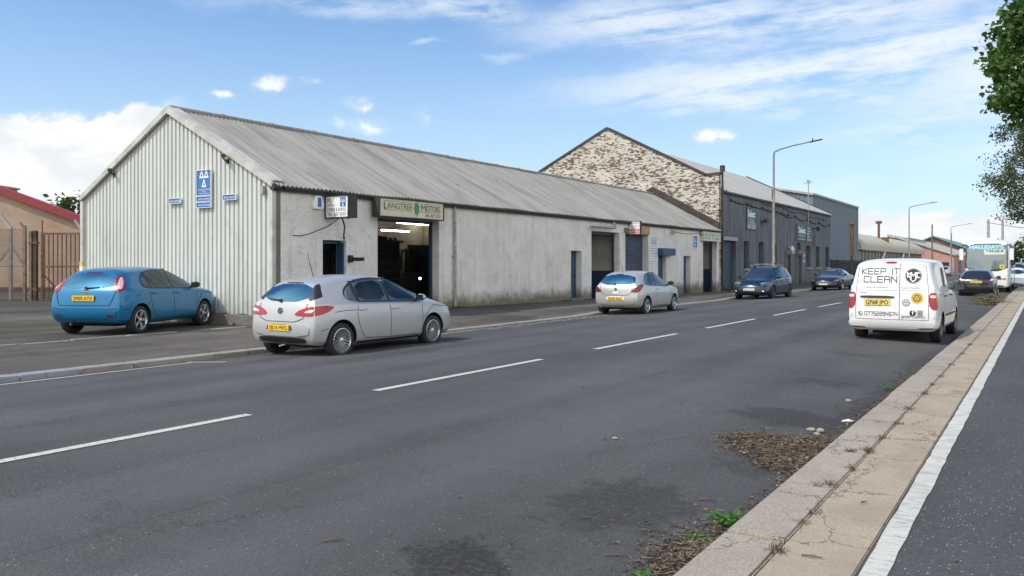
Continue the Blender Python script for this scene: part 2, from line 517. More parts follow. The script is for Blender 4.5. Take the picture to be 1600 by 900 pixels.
M('rust', (.15, .065, .035), .85, var=.5, scale=7, bump=.2)
M('rust_dark', (.070, .040, .028), .85, var=.4, scale=5, bump=.2)
M('weathered_wood', (.17, .135, .10), .9, var=.35, scale=5)
M('fence_black', (.018, .019, .021), .6, var=.3)
M('concrete_post', (.34, .33, .31), .9, var=.25, scale=4, bump=.2)
M('red_fascia', (.25, .028, .036), .45, var=.12)
M('white_board', (.78, .78, .76), .4, var=.05)
M('cream_board', (.58, .53, .38), .4, var=.08)
M('pale_green_board', (.50, .56, .47), .5, var=.1)
M('mot_blue', (.015, .14, .40), .35, var=.06)
M('sign_green', (.030, .075, .065), .5, var=.2)
M('black_ink', (.012, .012, .013), .5)
M('grey_ink', (.10, .10, .11), .5)
M('white_ink', (.80, .80, .80), .5)
M('blue_ink', (.03, .06, .30), .5)
M('pale_blue_ink', (.25, .62, .82), .4)
M('red_ink', (.55, .02, .03), .5)
M('tree_green', (.03, .26, .08), .5, var=.3, scale=20)
M('ply', (.40, .28, .16), .8, var=.25, scale=4)
M('yellow_hazard', (.65, .45, .06), .6, var=.15)
M('tube_light', (1.0, .95, .85), .4, emit=20)
M('lamp_glow', (1.0, .95, .8), .4, emit=12)
M('camera_black', (.02, .02, .022), .4)
M('security_lamp', (.50, .42, .28), .5, var=.3, scale=20)
M('rubber', (.016, .016, .017), .75, var=.2, scale=10)
M('plastic_black', (.018, .018, .019), .45)
M('plastic_grey', (.06, .062, .065), .5)
M('cabin_lining', (.10, .10, .105), .9)
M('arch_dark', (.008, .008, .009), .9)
M('chrome', (.65, .66, .68), .12, 1.0)
M('alloy', (.58, .59, .61), .28, .9, var=.08)
M('alloy_dark', (.10, .10, .105), .4, .7)
M('brake_dark', (.03, .03, .03), .5, .6)
M('plate_yellow', (.80, .50, .02), .35)
M('plate_pale_yellow', (.78, .62, .12), .35)
M('plate_white', (.80, .80, .78), .35)
M('seat_fabric', (.085, .085, .09), .9)
M('lamp_red', (.33, .004, .010), .25, coat=.35)
M('lamp_dark_red', (.14, .008, .016), .25, coat=.35)
M('lamp_clear', (.70, .71, .72), .12, .3, coat=1)
M('lamp_white_red', (.62, .50, .50), .15, coat=1)
M('lamp_amber', (.60, .16, .01), .2, coat=1)
M('lamp_smoke', (.16, .17, .18), .08, .5, coat=1)
M('badge_steel', (.45, .46, .48), .2, 1.0)


def car_paint(name, col, metal=.0, rough=.3, coat=.8):
    m, t, b = base_mat(name)
    t.put(b.inputs['Base Color'], col)
    b.inputs['Metallic'].default_value = metal
    dirt = t.ss(t.noise(t.obj(), 5, 5, .6), .3, .7)
    t.put(b.inputs['Roughness'], t.math('ADD', t.math('MULTIPLY', dirt, .02), rough))
    b.inputs['Coat Weight'].default_value = coat
    b.inputs['Coat Roughness'].default_value = .04
    return m


car_paint('paint_blue', (.003, .150, .32), .25, .27, .45)
car_paint('paint_silver', (.45, .455, .465), .35, .30, .6)
car_paint('paint_warm_silver', (.47, .465, .45), .35, .30, .6)
car_paint('paint_teal', (.004, .024, .048), .4, .24, .5)
car_paint('paint_black', (.010, .011, .014), .1, .25)
car_paint('paint_navy_black', (.007, .010, .016), .2, .25, .5)
car_paint('paint_white', (.74, .745, .73), .0, .38)
car_paint('paint_coach', (.74, .74, .74), .0, .35)
car_paint('paint_far_blue', (.02, .14, .30), .3, .3)
car_paint('paint_far_silver', (.45, .46, .47), .6, .35)


def glass(name, tint=(.50, .58, .56), solid=None, ior=1.6):
    m, t, b = base_mat(name)
    nt = m.node_tree
    if solid:
        t.put(b.inputs['Base Color'], solid)
        b.inputs['Roughness'].default_value = .03
        b.inputs['Specular IOR Level'].default_value = .8
        b.inputs['Coat Weight'].default_value = 1
        b.inputs['Coat Roughness'].default_value = .02
        return m
    nt.nodes.remove(b)
    tr = t.n('ShaderNodeBsdfTransparent'); t.put(tr.inputs[0], tint)
    gl = t.n('ShaderNodeBsdfGlossy'); gl.inputs['Roughness'].default_value = .02
    t.put(gl.inputs[0], (.82, .95, 1.0) if ior < 3 else (.34, .76, 1.0))  # blue of the reflected sky put into the gloss colour, strongest on rear_glass
    fr = t.n('ShaderNodeFresnel'); fr.inputs['IOR'].default_value = ior
    mx = t.n('ShaderNodeMixShader')
    nt.links.new(fr.outputs[0], mx.inputs[0]); nt.links.new(tr.outputs[0], mx.inputs[1]); nt.links.new(gl.outputs[0], mx.inputs[2])
    nt.links.new(mx.outputs[0], nt.nodes['Material Output'].inputs[0])
    return m


glass('car_glass', (.68, .76, .73))
glass('car_glass_dark', (.22, .26, .27), ior=1.8)
glass('rear_glass', (.42, .52, .54), ior=4.2)
glass('coach_glass', solid=(.15, .19, .19))  # pale base colour stands in for cloud reflected in the windscreen
glass('glass_solid', solid=(.012, .016, .018))


def leaf_mat(name, a, b_, tr=.35):
    m, t, b = base_mat(name)
    nt = m.node_tree
    oi = t.n('ShaderNodeNewGeometry')
    c = t.mix(oi.outputs['Random Per Island'], a, b_)
    t.put(b.inputs['Base Color'], c)
    b.inputs['Roughness'].default_value = .5
    b.inputs['Specular IOR Level'].default_value = .35
    tl = t.n('ShaderNodeBsdfTranslucent')
    t.put(tl.inputs[0], t.mix(1.0, c, (1.3, 1.5, .6), 'MULTIPLY'))
    mx = t.n('ShaderNodeMixShader'); mx.inputs[0].default_value = tr
    nt.links.new(b.outputs[0], mx.inputs[1]); nt.links.new(tl.outputs[0], mx.inputs[2])
    nt.links.new(mx.outputs[0], nt.nodes['Material Output'].inputs[0])


leaf_mat('maple_leaf', (.036, .088, .020), (.100, .180, .045))
leaf_mat('willow_leaf', (.045, .062, .030), (.105, .120, .062))
leaf_mat('far_leaf', (.035, .075, .022), (.085, .135, .040))
leaf_mat('dark_leaf', (.020, .042, .018), (.050, .085, .030))
leaf_mat('weed_leaf', (.05, .15, .02), (.10, .24, .04))
leaf_mat('dry_leaf', (.030, .020, .012), (.20, .145, .085), .1)
leaf_mat('dry_twig', (.05, .036, .022), (.26, .20, .125), .0)
M('bark', (.09, .075, .058), .95, var=.35, scale=9, bump=.5)
M('grass_green', (.06, .10, .03), .95, var=.4, scale=3)
M('far_ground', (.09, .095, .07), .95, var=.3, scale=.2)
M('stone_pale', (.30, .26, .20), .85, var=.2, scale=20)
M('green_sheet', (.10, .27, .22), .6, var=.1)
M('grey_box', (.30, .37, .42), .6, var=.1)


# ------------------------------------------------------------------ mesh helpers
class MB:
    def __init__(s):
        s.v, s.f, s.m = [], [], []

    def add(s, vs, fs, mi=0):
        o = len(s.v)
        s.v += [tuple(q) for q in vs]
        for f in fs:
            s.f.append(tuple(o + i for i in f)); s.m.append(mi)
        return s

    def box(s, x0, x1, y0, y1, z0, z1, mi=0):
        vs = [(x, y, z) for x in (x0, x1) for y in (y0, y1) for z in (z0, z1)]
        return s.add(vs, [(0, 1, 3, 2), (4, 6, 7, 5), (0, 4, 5, 1), (2, 3, 7, 6), (0, 2, 6, 4), (1, 5, 7, 3)], mi)

    def obox(s, c, ax, ay, az, hx, hy, hz, mi=0):
        c = Vector(c)
        vs = [c + ax * (sx * hx) + ay * (sy * hy) + az * (sz * hz) for sx in (-1, 1) for sy in (-1, 1) for sz in (-1, 1)]
        return s.add(vs, [(0, 1, 3, 2), (4, 6, 7, 5), (0, 4, 5, 1), (2, 3, 7, 6), (0, 2, 6, 4), (1, 5, 7, 3)], mi)

    def beam(s, a, b, w, h, mi=0, up=(0, 0, 1)):
        a, b = Vector(a), Vector(b)
        d = (b - a); L = d.length; d.normalize()
        u = Vector(up)
        sx = d.cross(u)
        if sx.length < 1e-4: sx = d.cross(Vector((1, 0, 0)))
        sx.normalize(); uz = sx.cross(d)
        return s.obox((a + b) / 2, d, sx, uz, L / 2, w / 2, h / 2, mi)

    def prism(s, poly, axis, lo, hi, mi=0):
        n = len(poly)

        def P(u, v, w):
            return {'X': (w, u, v), 'Y': (u, w, v), 'Z': (u, v, w)}[axis]
        vs = [P(u, v, lo) for u, v in poly] + [P(u, v, hi) for u, v in poly]
        fs = [tuple(range(n)), tuple(range(2 * n - 1, n - 1, -1))] + [(i, i + n, (i + 1) % n + n, (i + 1) % n) for i in range(n)]
        return s.add(vs, fs, mi)

    def tube(s, pts, r, n=8, mi=0, cap=True):
        pts = [Vector(p) for p in pts]
        rs = r if isinstance(r, (list, tuple)) else [r] * len(pts)
        vs = []
        prev = None
        for i, p in enumerate(pts):
            d = (pts[min(i + 1, len(pts) - 1)] - pts[max(i - 1, 0)]).normalized()
            if prev is None:
                a = Vector((0, 0, 1)) if abs(d.z) < .9 else Vector((1, 0, 0))
                u = d.cross(a).normalized()
            else:
                u = (prev - d * prev.dot(d))
                u = u.normalized() if u.length > 1e-5 else d.orthogonal().normalized()
            prev = u
            w = d.cross(u)
            for k in range(n):
                t = 2 * math.pi * k / n
                vs.append(p + (u * math.cos(t) + w * math.sin(t)) * rs[i])
        fs = []
        for i in range(len(pts) - 1):
            for k in range(n):
                fs.append((i * n + k, i * n + (k + 1) % n, (i + 1) * n + (k + 1) % n, (i + 1) * n + k))
        if cap:
            fs.append(tuple(range(n - 1, -1, -1)))
            fs.append(tuple(range((len(pts) - 1) * n, len(pts) * n)))
        return s.add(vs, fs, mi)

    def lathe(s, prof, axis, c, n=24, mi=0):
        vs = []
        for (a, r) in prof:
            for k in range(n):
                t = 2 * math.pi * k / n
                p, q = r * math.cos(t), r * math.sin(t)
                vs.append({'X': (c[0] + a, c[1] + p, c[2] + q), 'Y': (c[0] + p, c[1] + a, c[2] + q), 'Z': (c[0] + p, c[1] + q, c[2] + a)}[axis])
        fs = [(i * n + k, i * n + (k + 1) % n, (i + 1) * n + (k + 1) % n, (i + 1) * n + k) for i in range(len(prof) - 1) for k in range(n)]
        return s.add(vs, fs, mi)

    def build(s, name, mats, parent=None, smooth=None, bevel=0.0, local=None, recalc=True):
        me = bpy.data.meshes.new(name)
        v = s.v
        if local is not None: v = [(a - local[0], b - local[1], c - local[2]) for a, b, c in v]
        me.from_pydata(v, [], s.f)
        if not isinstance(mats, (list, tuple)): mats = [mats]
        for q in mats: me.materials.append(MATS[q] if isinstance(q, str) else q)
        me.polygons.foreach_set('material_index', s.m)
        if recalc or bevel:
            bm = bmesh.new(); bm.from_mesh(me)
            if recalc: bmesh.ops.recalc_face_normals(bm, faces=bm.faces)
            if bevel: bmesh.ops.bevel(bm, geom=list(bm.edges), offset=bevel, segments=2, affect='EDGES', clamp_overlap=True)
            bm.to_mesh(me); bm.free()
        if smooth is not None:
            me.polygons.foreach_set('use_smooth', [True] * len(me.polygons))
            if smooth < 180: me.set_sharp_from_angle(angle=R(smooth))
        me.update()
        o = bpy.data.objects.new(name, me)
        COL.objects.link(o)
        if parent: o.parent = parent
        return o


def tag(o, label=None, cat=None, group=None, kind=None):
    if label: o['label'] = label
    if cat: o['category'] = cat
    if group: o['group'] = group
    if kind: o['kind'] = kind
    return o


def empty(name, loc=(0, 0, 0), rz=0.0, label=None, cat=None, group=None):
    o = bpy.data.objects.new(name, None)
    COL.objects.link(o)
    o.location = loc
    o.rotation_euler = (0, 0, rz)
    o.empty_display_size = .2
    return tag(o, label, cat, group)


def copy_tree(o, parent=None):
    c = o.copy(); COL.objects.link(c)
    if parent: c.parent = parent
    for ch in list(o.children): copy_tree(ch, c)
    return c


_txt = {}


def text_mesh(s, bold=0.0, align='LEFT'):
    """flat triangles of a line of text, cap height scaled to 1, left edge at 0"""
    if any(q in s for q in 'MNW'): bold = 0.0
    key = (s, bold)
    if key in _txt: return _txt[key]
    cu = bpy.data.curves.new('t', 'FONT')
    cu.body = s; cu.size = 1; cu.offset = bold; cu.resolution_u = 3
    o = bpy.data.objects.new('t', cu); COL.objects.link(o)
    dg = bpy.context.evaluated_depsgraph_get(); dg.update()
    me = bpy.data.meshes.new_from_object(o.evaluated_get(dg))
    vs = [(v.co.x, v.co.y) for v in me.vertices]
    fs = [tuple(p.vertices) for p in me.polygons]
    bpy.data.objects.remove(o); bpy.data.curves.remove(cu); bpy.data.meshes.remove(me)
    x0 = min(v[0] for v in vs); x1 = max(v[0] for v in vs); y0 = min(v[1] for v in vs); y1 = max(v[1] for v in vs)
    h = .69
    vs = [((a - x0) / h, b / h) for a, b in vs]
    _txt[key] = (vs, fs, (x1 - x0) / h)
    return _txt[key]


def text(mb, s, o, u, v, h, width=None, mi=0, bold=0.0, align='L'):
    """writes text into mb: o lower left corner, u along, v up (unit vectors), cap height h, optional total width"""
    vs, fs, w = text_mesh(s, bold)
    k = h if width is None else width / w
    o, u, v = Vector(o), Vector(u), Vector(v)
    if align == 'C': o = o - u * (w * k / 2)
    if align == 'R': o = o - u * (w * k)
    mb.add([o + u * (a * k) + v * (b * h) for a, b in vs], fs, mi)


STROKES = {'K': [[(0, 0), (0, 1)], [(1, 1), (0, .48), (1, 0)]], 'E': [[(1, 1), (0, 1), (0, 0), (1, 0)], [(0, .5), (.85, .5)]], 'P': [[(0, 0), (0, 1), (.85, 1), (1, .88), (1, .55), (.85, .42), (0, .42)]],
           'I': [[(.5, 0), (.5, 1)]], 'T': [[(0, 1), (1, 1)], [(.5, 1), (.5, 0)]], 'C': [[(1, 1), (.12, 1), (0, .88), (0, .12), (.12, 0), (1, 0)]], 'L': [[(0, 1), (0, 0), (1, 0)]],
           'A': [[(0, 0), (0, .8), (.2, 1), (.8, 1), (1, .8), (1, 0)], [(0, .45), (1, .45)]], 'N': [[(0, 0), (0, 1), (1, 0), (1, 1)]],
           '0': [[(.12, 0), (.88, 0), (1, .12), (1, .88), (.88, 1), (.12, 1), (0, .88), (0, .12), (.12, 0)]], '7': [[(0, 1), (1, 1), (1, .8), (.4, 0)]], '5': [[(1, 1), (0, 1), (0, .55), (.88, .55), (1, .45), (1, .1), (.88, 0), (0, 0)]],
           '2': [[(0, 1), (.88, 1), (1, .88), (1, .6), (.88, .5), (.12, .5), (0, .4), (0, 0), (1, 0)]], '9': [[(0, 0), (.88, 0), (1, .12), (1, .88), (.88, 1), (.12, 1), (0, .88), (0, .5), (1, .5)]],
           '4': [[(.8, 0), (.8, 1)], [(0, 1), (0, .4), (1, .4)]], '6': [[(1, 1), (.12, 1), (0, .88), (0, .12), (.12, 0), (.88, 0), (1, .12), (1, .5), (0, .5)]]}


def stroke_quads(s, cw, ch, gap, th):
    """squared sans capitals drawn as stroked lines: list of quads in the plane"""
    out = []
    x = 0
    for ch_ in s:
        if ch_ == ' ':
            x += cw * .6; continue
        for line in STROKES[ch_]:
            for (a, b) in zip(line, line[1:]):
                p, q = Vector((x + a[0] * cw, a[1] * ch)), Vector((x + b[0] * cw, b[1] * ch))
                d = (q - p).normalized() * th / 2
                n = Vector((-d.y, d.x))
                out.append([p - d + n, q + d + n, q + d - n, p - d - n])
        x += (cw * .55 if ch_ == 'I' else cw) + gap
    return out, x - gap


# ------------------------------------------------------------------ ground, road, kerbs
def sheet(name, xs, ys, zf, mat, kind='structure', smooth=True):
    vs = [(x, y, zf(x, y)) for y in ys for x in xs]
    n = len(xs)
    fs = [(j * n + i, j * n + i + 1, (j + 1) * n + i + 1, (j + 1) * n + i) for j in range(len(ys) - 1) for i in range(n - 1)]
    mb = MB(); mb.add(vs, fs)
    o = mb.build(name, mat, smooth=180 if smooth else None, recalc=False)
    return tag(o, kind=kind)


def lin(a, b, n):
    return [a + (b - a) * i / (n - 1) for i in range(n)]


XL, XR = -12.72, -1.63


def road_z(x, y=0):
    u = (x - (XL + XR) / 2) / ((XR - XL) / 2)
    return .14 * (1 - min(1, u * u))


def wall_z(y):       # pavement level along the foot of the workshop
    pts = [(-40, .2), (14, .36), (22, .31), (30, .24), (47, .12), (80, .12), (500, .12)]
    for (a, za), (b, zb) in zip(pts, pts[1:]):
        if a <= y <= b: return za + (zb - za) * (y - a) / (b - a)
    return .12


def kerb_top(y):     # dropped kerbs at the garage entrances
    pts = [(-60, .075), (15.0, .075), (16.6, .03), (24.0, .03), (25.6, .09), (30, .09), (32, .04), (38, .04), (40, .09), (600, .09)]
    for (a, za), (b, zb) in zip(pts, pts[1:]):
        if a <= y <= b: return za + (zb - za) * (y - a) / (b - a)
    return .09


g = MB(); g.add([(-1500, -800, -.12), (1500, -800, -.12), (1500, 3000, -.12), (-1500, 3000, -.12)], [(0, 1, 2, 3)])
tag(g.build('ground', 'far_ground'), kind='structure')
ysl = lin(-40, 60, 51) + lin(64, 420, 40)
sheet('road', lin(XL, XR, 23), ysl, road_z, 'road_asphalt')


def pave_z(x, y):
    k = kerb_top(y)
    u = min(1, max(0, (-13.02 - x) / 3.08))
    return k + (wall_z(y) - k) * u


sheet('pavement', lin(-16.12, -13.02, 12), lin(14.2, 60, 60) + lin(64, 420, 30), pave_z, 'pavement_asphalt')


def fore_z(x, y):
    k = kerb_top(y)
    if x > -16.4: return k + (.17 - k) * min(1, (-13.02 - x) / 2.2)
    return .17 + .13 * min(1, max(0, (-20 - x) / 12))


sheet('pavement', lin(-16.6, -13.02, 10), lin(-40, 14.2, 40), fore_z, 'pavement_asphalt')
sheet('forecourt', lin(-60, -16.6, 40), lin(-40, 40, 60), lambda x, y: fore_z(x, y) - .004, 'forecourt_asphalt')
# the worn stone edging between pavement and forecourt
mb = MB()
random.seed(3)
yy = -6.0
while yy < 13.6:
    L = random.uniform(.8, 1.3)
    if random.random() < .85:
        w = random.uniform(.06, .11)
        mb.box(-16.62 - w + random.uniform(-.02, .02), -16.62 + w, yy + .02, yy + L - .02, .1, .185 + random.uniform(-.008, .012))
    yy += L
tag(mb.build('stone_edging', 'kerb_concrete', bevel=.012), kind='structure')

# kerbs, stone by stone in one strip each
mb = MB()
yy = -30.0
i = 0
while yy < 160:
    L = random.uniform(.7, 1.35)
    zt = .104 + random.uniform(-.009, .009)
    dx = random.uniform(-.006, .006)
    mb.box(XR - .012 + dx, -1.285 + dx, yy + .008, yy + L - .008, -.1, zt)
    yy += L
    i += 1
tag(mb.build('kerb', 'kerb_granite', bevel=.014), kind='structure')
mb = MB()
yy = -30.0
while yy < 160:
    L = .91
    z0, z1 = kerb_top(yy), kerb_top(yy + L)
    zt = (z0 + z1) / 2 + .004
    mi = 1 if 4.6 < yy + L / 2 < 6.9 else 0
    a = -12.70 + .25 * min(0, (yy - 8) / 60)
    vs = [(-13.03, yy + .004, -.1), (a, yy + .004, -.1), (a, yy + .004, z0 + .004), (-13.03, yy + .004, z0 + .004),
          (-13.03, yy + L - .004, -.1), (a, yy + L - .004, -.1), (a, yy + L - .004, z1 + .004), (-13.03, yy + L - .004, z1 + .004)]
    mb.add(vs, [(0, 1, 2, 3), (7, 6, 5, 4), (1, 5, 6, 2), (0, 4, 5, 1), (3, 2, 6, 7), (0, 3, 7, 4)], mi)
    yy += L
tag(mb.build('kerb', ['kerb_concrete', 'kerb_blue'], bevel=.012), kind='structure')
mb = MB()
mb.box(-13.06, -12.6, 160, 420, -.1, .09); mb.box(XR, -1.28, 160, 420, -.1, .1)
tag(mb.build('kerb', 'kerb_concrete'), kind='structure')

# buff strip, with broken joints, white edge line, cycle path
mb = MB()
yy = -30.0
random.seed(11)
while yy < 160:
    L = random.uniform(1.6, 2.4)
    mb.box(-1.2835 + random.uniform(0, .006), -.845, yy + .004, yy + L - .004, -.1, .098 + random.uniform(-.003, .003))
    yy += L
tag(mb.build('path_edge', 'buff_surface', bevel=.008), kind='structure')
mb = MB(); mb.box(-1.28, -.84, 160, 420, -.1, .095)
tag(mb.build('path_edge', 'buff_surface'), kind='structure')
sheet('cycle_path', lin(-.842, 5.0, 12), lin(-30, 420, 60), lambda x, y: .094, 'path_asphalt')
sheet('grass_verge', lin(5.0, 60, 10), lin(-30, 420, 30), lambda x, y: .08 + .01 * math.sin(x * 3 + y), 'grass_green')
mb = MB()
yy = -30.0
random.seed(5)
xa, xb = -.825, -.695
while yy < 300:
    L = random.uniform(.10, .35) if yy < 40 else 4
    na, nb = -.825 + random.uniform(-.005, .005), -.695 + random.uniform(-.006, .006)
    mb.add([(xa, yy, .099), (xb, yy, .099), (nb, yy + L, .099), (na, yy + L, .099)], [(0, 1, 2, 3)])
    xa, xb = na, nb
    yy += L
mb.build('path_line', 'line_paint')['kind'] = 'structure'


def road_strip(mb, x0, x1, y0, y1, mi=0, n=2):
    for a, b in zip(lin(y0, y1, n), lin(y0, y1, n)[1:]):
        mb.add([(x0, a, road_z(x0) + .006), (x1, a, road_z(x1) + .006), (x1, b, road_z(x1) + .006), (x0, b, road_z(x0) + .006)], [(0, 1, 2, 3)], mi)


mb = MB()
yy = 1.80
while yy < 260:
    road_strip(mb, -7.085, -6.965, yy, yy + 4.05, 0, 6)
    yy += 6.0
tag(mb.build('centre_line', 'line_paint', recalc=False), kind='structure')
mb = MB()
road_strip(mb, -12.42, -12.33, -25, 9.1, 0, 40)
mb.add([(-12.46, 9.02, road_z(-12.4) + .01), (-11.75, 9.25, road_z(-11.75) + .008), (-11.75, 9.34, road_z(-11.75) + .008), (-12.46, 9.11, road_z(-12.4) + .01)], [(0, 1, 2, 3)])
road_strip(mb, -12.40, -12.31, 15.3, 17.6, 0, 4)
tag(mb.build('parking_line', 'line_paint', recalc=False), kind='structure')
mb = MB()
yy = 17.6
while yy < 25.0:
    road_strip(mb, -12.40, -12.31, yy, yy + .75, 0, 3)
    road_strip(mb, -12.12, -12.04, yy + .1, yy + .8, 0, 3)
    yy += .95
tag(mb.build('entrance_marking', 'line_worn', recalc=False), kind='structure')
#@@BUILDINGS
# ------------------------------------------------------------------ buildings
def wall_x(mb, xf, th, y0, y1, z0, z1, ops, mi=0, top=None):
    """a wall in the plane x = xf (facing +x), th thick, with rectangular openings (y0, y1, z0, z1)"""
    ys_ = sorted({y0, y1} | {q for o in ops for q in o[:2]} | set(lin(y0, y1, int((y1 - y0) / 1.2) + 2)))
    zs_ = sorted({z0, z1} | {q for o in ops for q in o[2:4]})
    zs_ = [q for q in zs_ if z0 <= q <= z1]
    inside = lambda y, z: any(o[0] < y < o[1] and o[2] < z < o[3] for o in ops)
    for a, b in zip(ys_, ys_[1:]):
        for c, d in zip(zs_, zs_[1:]):
            if inside((a + b) / 2, (c + d) / 2): continue
            mb.add([(xf, a, c), (xf, b, c), (xf, b, d), (xf, a, d)], [(0, 1, 2, 3)], mi)
            mb.add([(xf - th, a, c), (xf - th, a, d), (xf - th, b, d), (xf - th, b, c)], [(0, 1, 2, 3)], mi)
    for (a, b, c, d) in ops:
        xb = xf - th
        mb.add([(xf, a, c), (xf, a, d), (xb, a, d), (xb, a, c)], [(0, 1, 2, 3)], mi)
        mb.add([(xf, b, c), (xb, b, c), (xb, b, d), (xf, b, d)], [(0, 1, 2, 3)], mi)
        mb.add([(xf, a, d), (xf, b, d), (xb, b, d), (xb, a, d)], [(0, 1, 2, 3)], mi)
        mb.add([(xf, a, c), (xb, a, c), (xb, b, c), (xf, b, c)], [(0, 1, 2, 3)], mi)
    xb = xf - th
    mb.add([(xf, y0, z1), (xf, y1, z1), (xb, y1, z1), (xb, y0, z1)], [(0, 1, 2, 3)], mi)
    mb.add([(xf, y0, z0), (xf, y0, z1), (xb, y0, z1), (xb, y0, z0)], [(0, 1, 2, 3)], mi)
    mb.add([(xf, y1, z0), (xb, y1, z0), (xb, y1, z1), (xf, y1, z1)], [(0, 1, 2, 3)], mi)


def ribbed_roof(mb, x0, z0, x1, z1, ya, yb, pitch, amp, th=.03, sag=0.0, jit=0.0, mi=0, rows=2):
    """corrugated sheets running up the slope from (x0,z0) to (x1,z1), corrugations across y"""
    n = int((yb - ya) / pitch * 4)
    vs, fs = [], []
    nx = Vector((-(z1 - z0), 0, x1 - x0)).normalized()
    if nx.z < 0: nx = -nx
    K = rows + 1
    for i in range(n + 1):
        y = ya + (yb - ya) * i / n
        w = amp * math.sin(i * math.pi / 2)
        for k in range(K):
            t = k / rows
            s = math.sin(math.pi * t) * sag + jit * math.sin(y * 1.7 + k * 2) * math.sin(y * .43)
            p = Vector((x0 + (x1 - x0) * t, y, z0 + (z1 - z0) * t)) + nx * (w + s)
            vs.append(p)
    for i in range(n):
        for k in range(rows):
            a = i * K + k
            fs.append((a, a + 1, a + K + 1, a + K))
    mb.add(vs, fs, mi)
    o = len(vs)
    mb.add([v - nx * th for v in vs], fs, mi)
    lo = [i * K for i in range(n + 1)]
    base = len(mb.v) - 2 * o
    for i in range(n):                       # close the eave edge
        a, b = lo[i], lo[i + 1]
        mb.f.append((base + a, base + b, base + o + b, base + o + a)); mb.m.append(mi)


WX = -16.1
L0 = (-20.25, 30.9, .2)
shop = empty('workshop_building', L0, 0, 'long low white roughcast workshop with pale corrugated gable and grey sheet roof', 'workshop')
OPS = [(15.82, 16.70, .1, 2.36), (17.97, 20.84, .1, 3.06), (29.49, 30.42, .32, 2.26), (31.29, 34.03, .1, 3.12), (34.64, 37.25, .1, 3.12), (38.43, 39.49, .1, 2.30), (41.87, 42.9, .15, 2.15), (44.85, 47.1, .1, 3.0)]
mb = MB()
wall_x(mb, WX, .38, 14.22, 47.58, -.1, 3.62, OPS)
mb.box(-24.45, -24.1, 14.3, 47.5, -.1, 3.62)
mb.build('wall', 'roughcast', shop, local=L0, recalc=False)
# gable: profiled sheets hung from a frame
EZ, RZ, RX = 3.72, 5.95, -20.25
XLg = -24.43


def gz(x): return RZ - abs(x - RX) * (RZ - EZ) / (WX - RX)


mb = MB()
x = XLg
P = .172
prof = [(0, 0), (.100, 0), (.117, -1), (.155, -1)]
pts = []
while x < WX - .06:
    for dx, dd in prof:
        if x + dx <= WX - .04: pts.append((x + dx, 14.20 - .045 * dd * -1 if dd else 14.16))
    x += P
pts = [(px_, 14.165 if yv == 14.16 else 14.208) for px_, yv in pts]
pts.append((WX - .04, 14.165))
vs = []
for px_, py_ in pts:
    vs += [(px_, py_, .44 + .012 * math.sin(px_ * 9)), (px_, py_ - .0, 1.2), (px_, py_, gz(px_) - .03)]
fs = []
for i in range(len(pts) - 1):
    fs += [(3 * i, 3 * i + 3, 3 * i + 4, 3 * i + 1), (3 * i + 1, 3 * i + 4, 3 * i + 5, 3 * i + 2)]
mb.add(vs, fs)
mb.build('gable_cladding', 'pale_cladding', shop, local=L0, recalc=False)
mb = MB()
mb.prism([(XLg, .0), (WX - .02, .0), (WX - .02, EZ - .1), (RX, RZ - .12), (XLg, EZ - .1)], 'Y', 14.24, 14.40)
mb.build('gable_wall', 'interior_dark', shop, local=L0)
mb = MB()
mb.prism([(XLg - .03, .12), (WX + .12, .12), (WX + .12, .43), (XLg - .03, .43)], 'Y', 13.93, 14.30)
mb.build('plinth', 'plinth_concrete', shop, local=L0, bevel=.02)
mb = MB()      # barge boards along both rakes, corner trims
for sgn, xe in ((1, WX + .05), (-1, XLg - .05)):
    ze = gz(xe) + .10
    a, b = (RX, RZ + .10), (xe, ze)
    poly = [(a[0], a[1]), (b[0], b[1]), (b[0], b[1] - .17), (a[0], a[1] - .20)]
    mb.prism(poly, 'Y', 14.05, 14.135)
    mb.prism([(a[0], a[1] + .015), (b[0], b[1] + .015), (b[0], b[1] - .02), (a[0], a[1] - .02)], 'Y', 14.135, 14.42)
mb.box(WX - .05, WX + .025, 14.10, 14.215, .44, EZ - .12)
mb.box(WX - .10, WX - .05, 14.12, 14.15, .44, EZ - .16)
mb.box(XLg - .08, XLg + .06, 14.08, 14.25, 1.75, EZ - .1)
mb.build('barge_board', 'barge_trim', shop, local=L0, bevel=.006)
mb = MB()
for k in range(9):
    z = .45 + k * .15
    mb.box(XLg - .09, XLg + .05, 14.07, 14.24, z, z + .149, k % 2)
mb.build('hazard_post', ['yellow_hazard', 'white_board'], shop, local=L0)
mb = MB()
ribbed_roof(mb, WX + .17, EZ - .05, RX, RZ + .05, 14.14, 47.52, .146, .024, sag=-.03, jit=.016, rows=6)
ribbed_roof(mb, XLg - .17, EZ - .05, RX, RZ + .05, 14.14, 47.52, .146, .024, rows=2)
roof = mb.build('roof', 'asbestos_roof', shop, local=L0, smooth=60)
mb = MB()
y = 14.16
while y < 47.4:
    mb.tube([(RX, y, RZ + .055), (RX, y + 1.78, RZ + .055 + random.uniform(-.006, .006))], .085, 8)
    mb.tube([(RX, y + 1.70, RZ + .06), (RX, y + 1.80, RZ + .06)], .10, 8)
    y += 1.8
mb.build('ridge_cap', 'asbestos_roof', roof, local=(0, 0, 0), smooth=60)
roof.children[0].location = (-L0[0], -L0[1], -L0[2])
mb = MB()
mb.box(WX + .02, WX + .10, 14.25, 47.5, EZ - .19, EZ - .10)
mb.tube([(WX + .06, 14.06, EZ - .10), (WX + .06, 14.30, EZ - .10)], .085, 10)
y = 14.4
while y < 47.3:
    mb.tube([(WX + .115, y, EZ - .105), (WX + .115, min(47.4, y + 1.82), EZ - .105)], .050, 8)
    y += 1.8
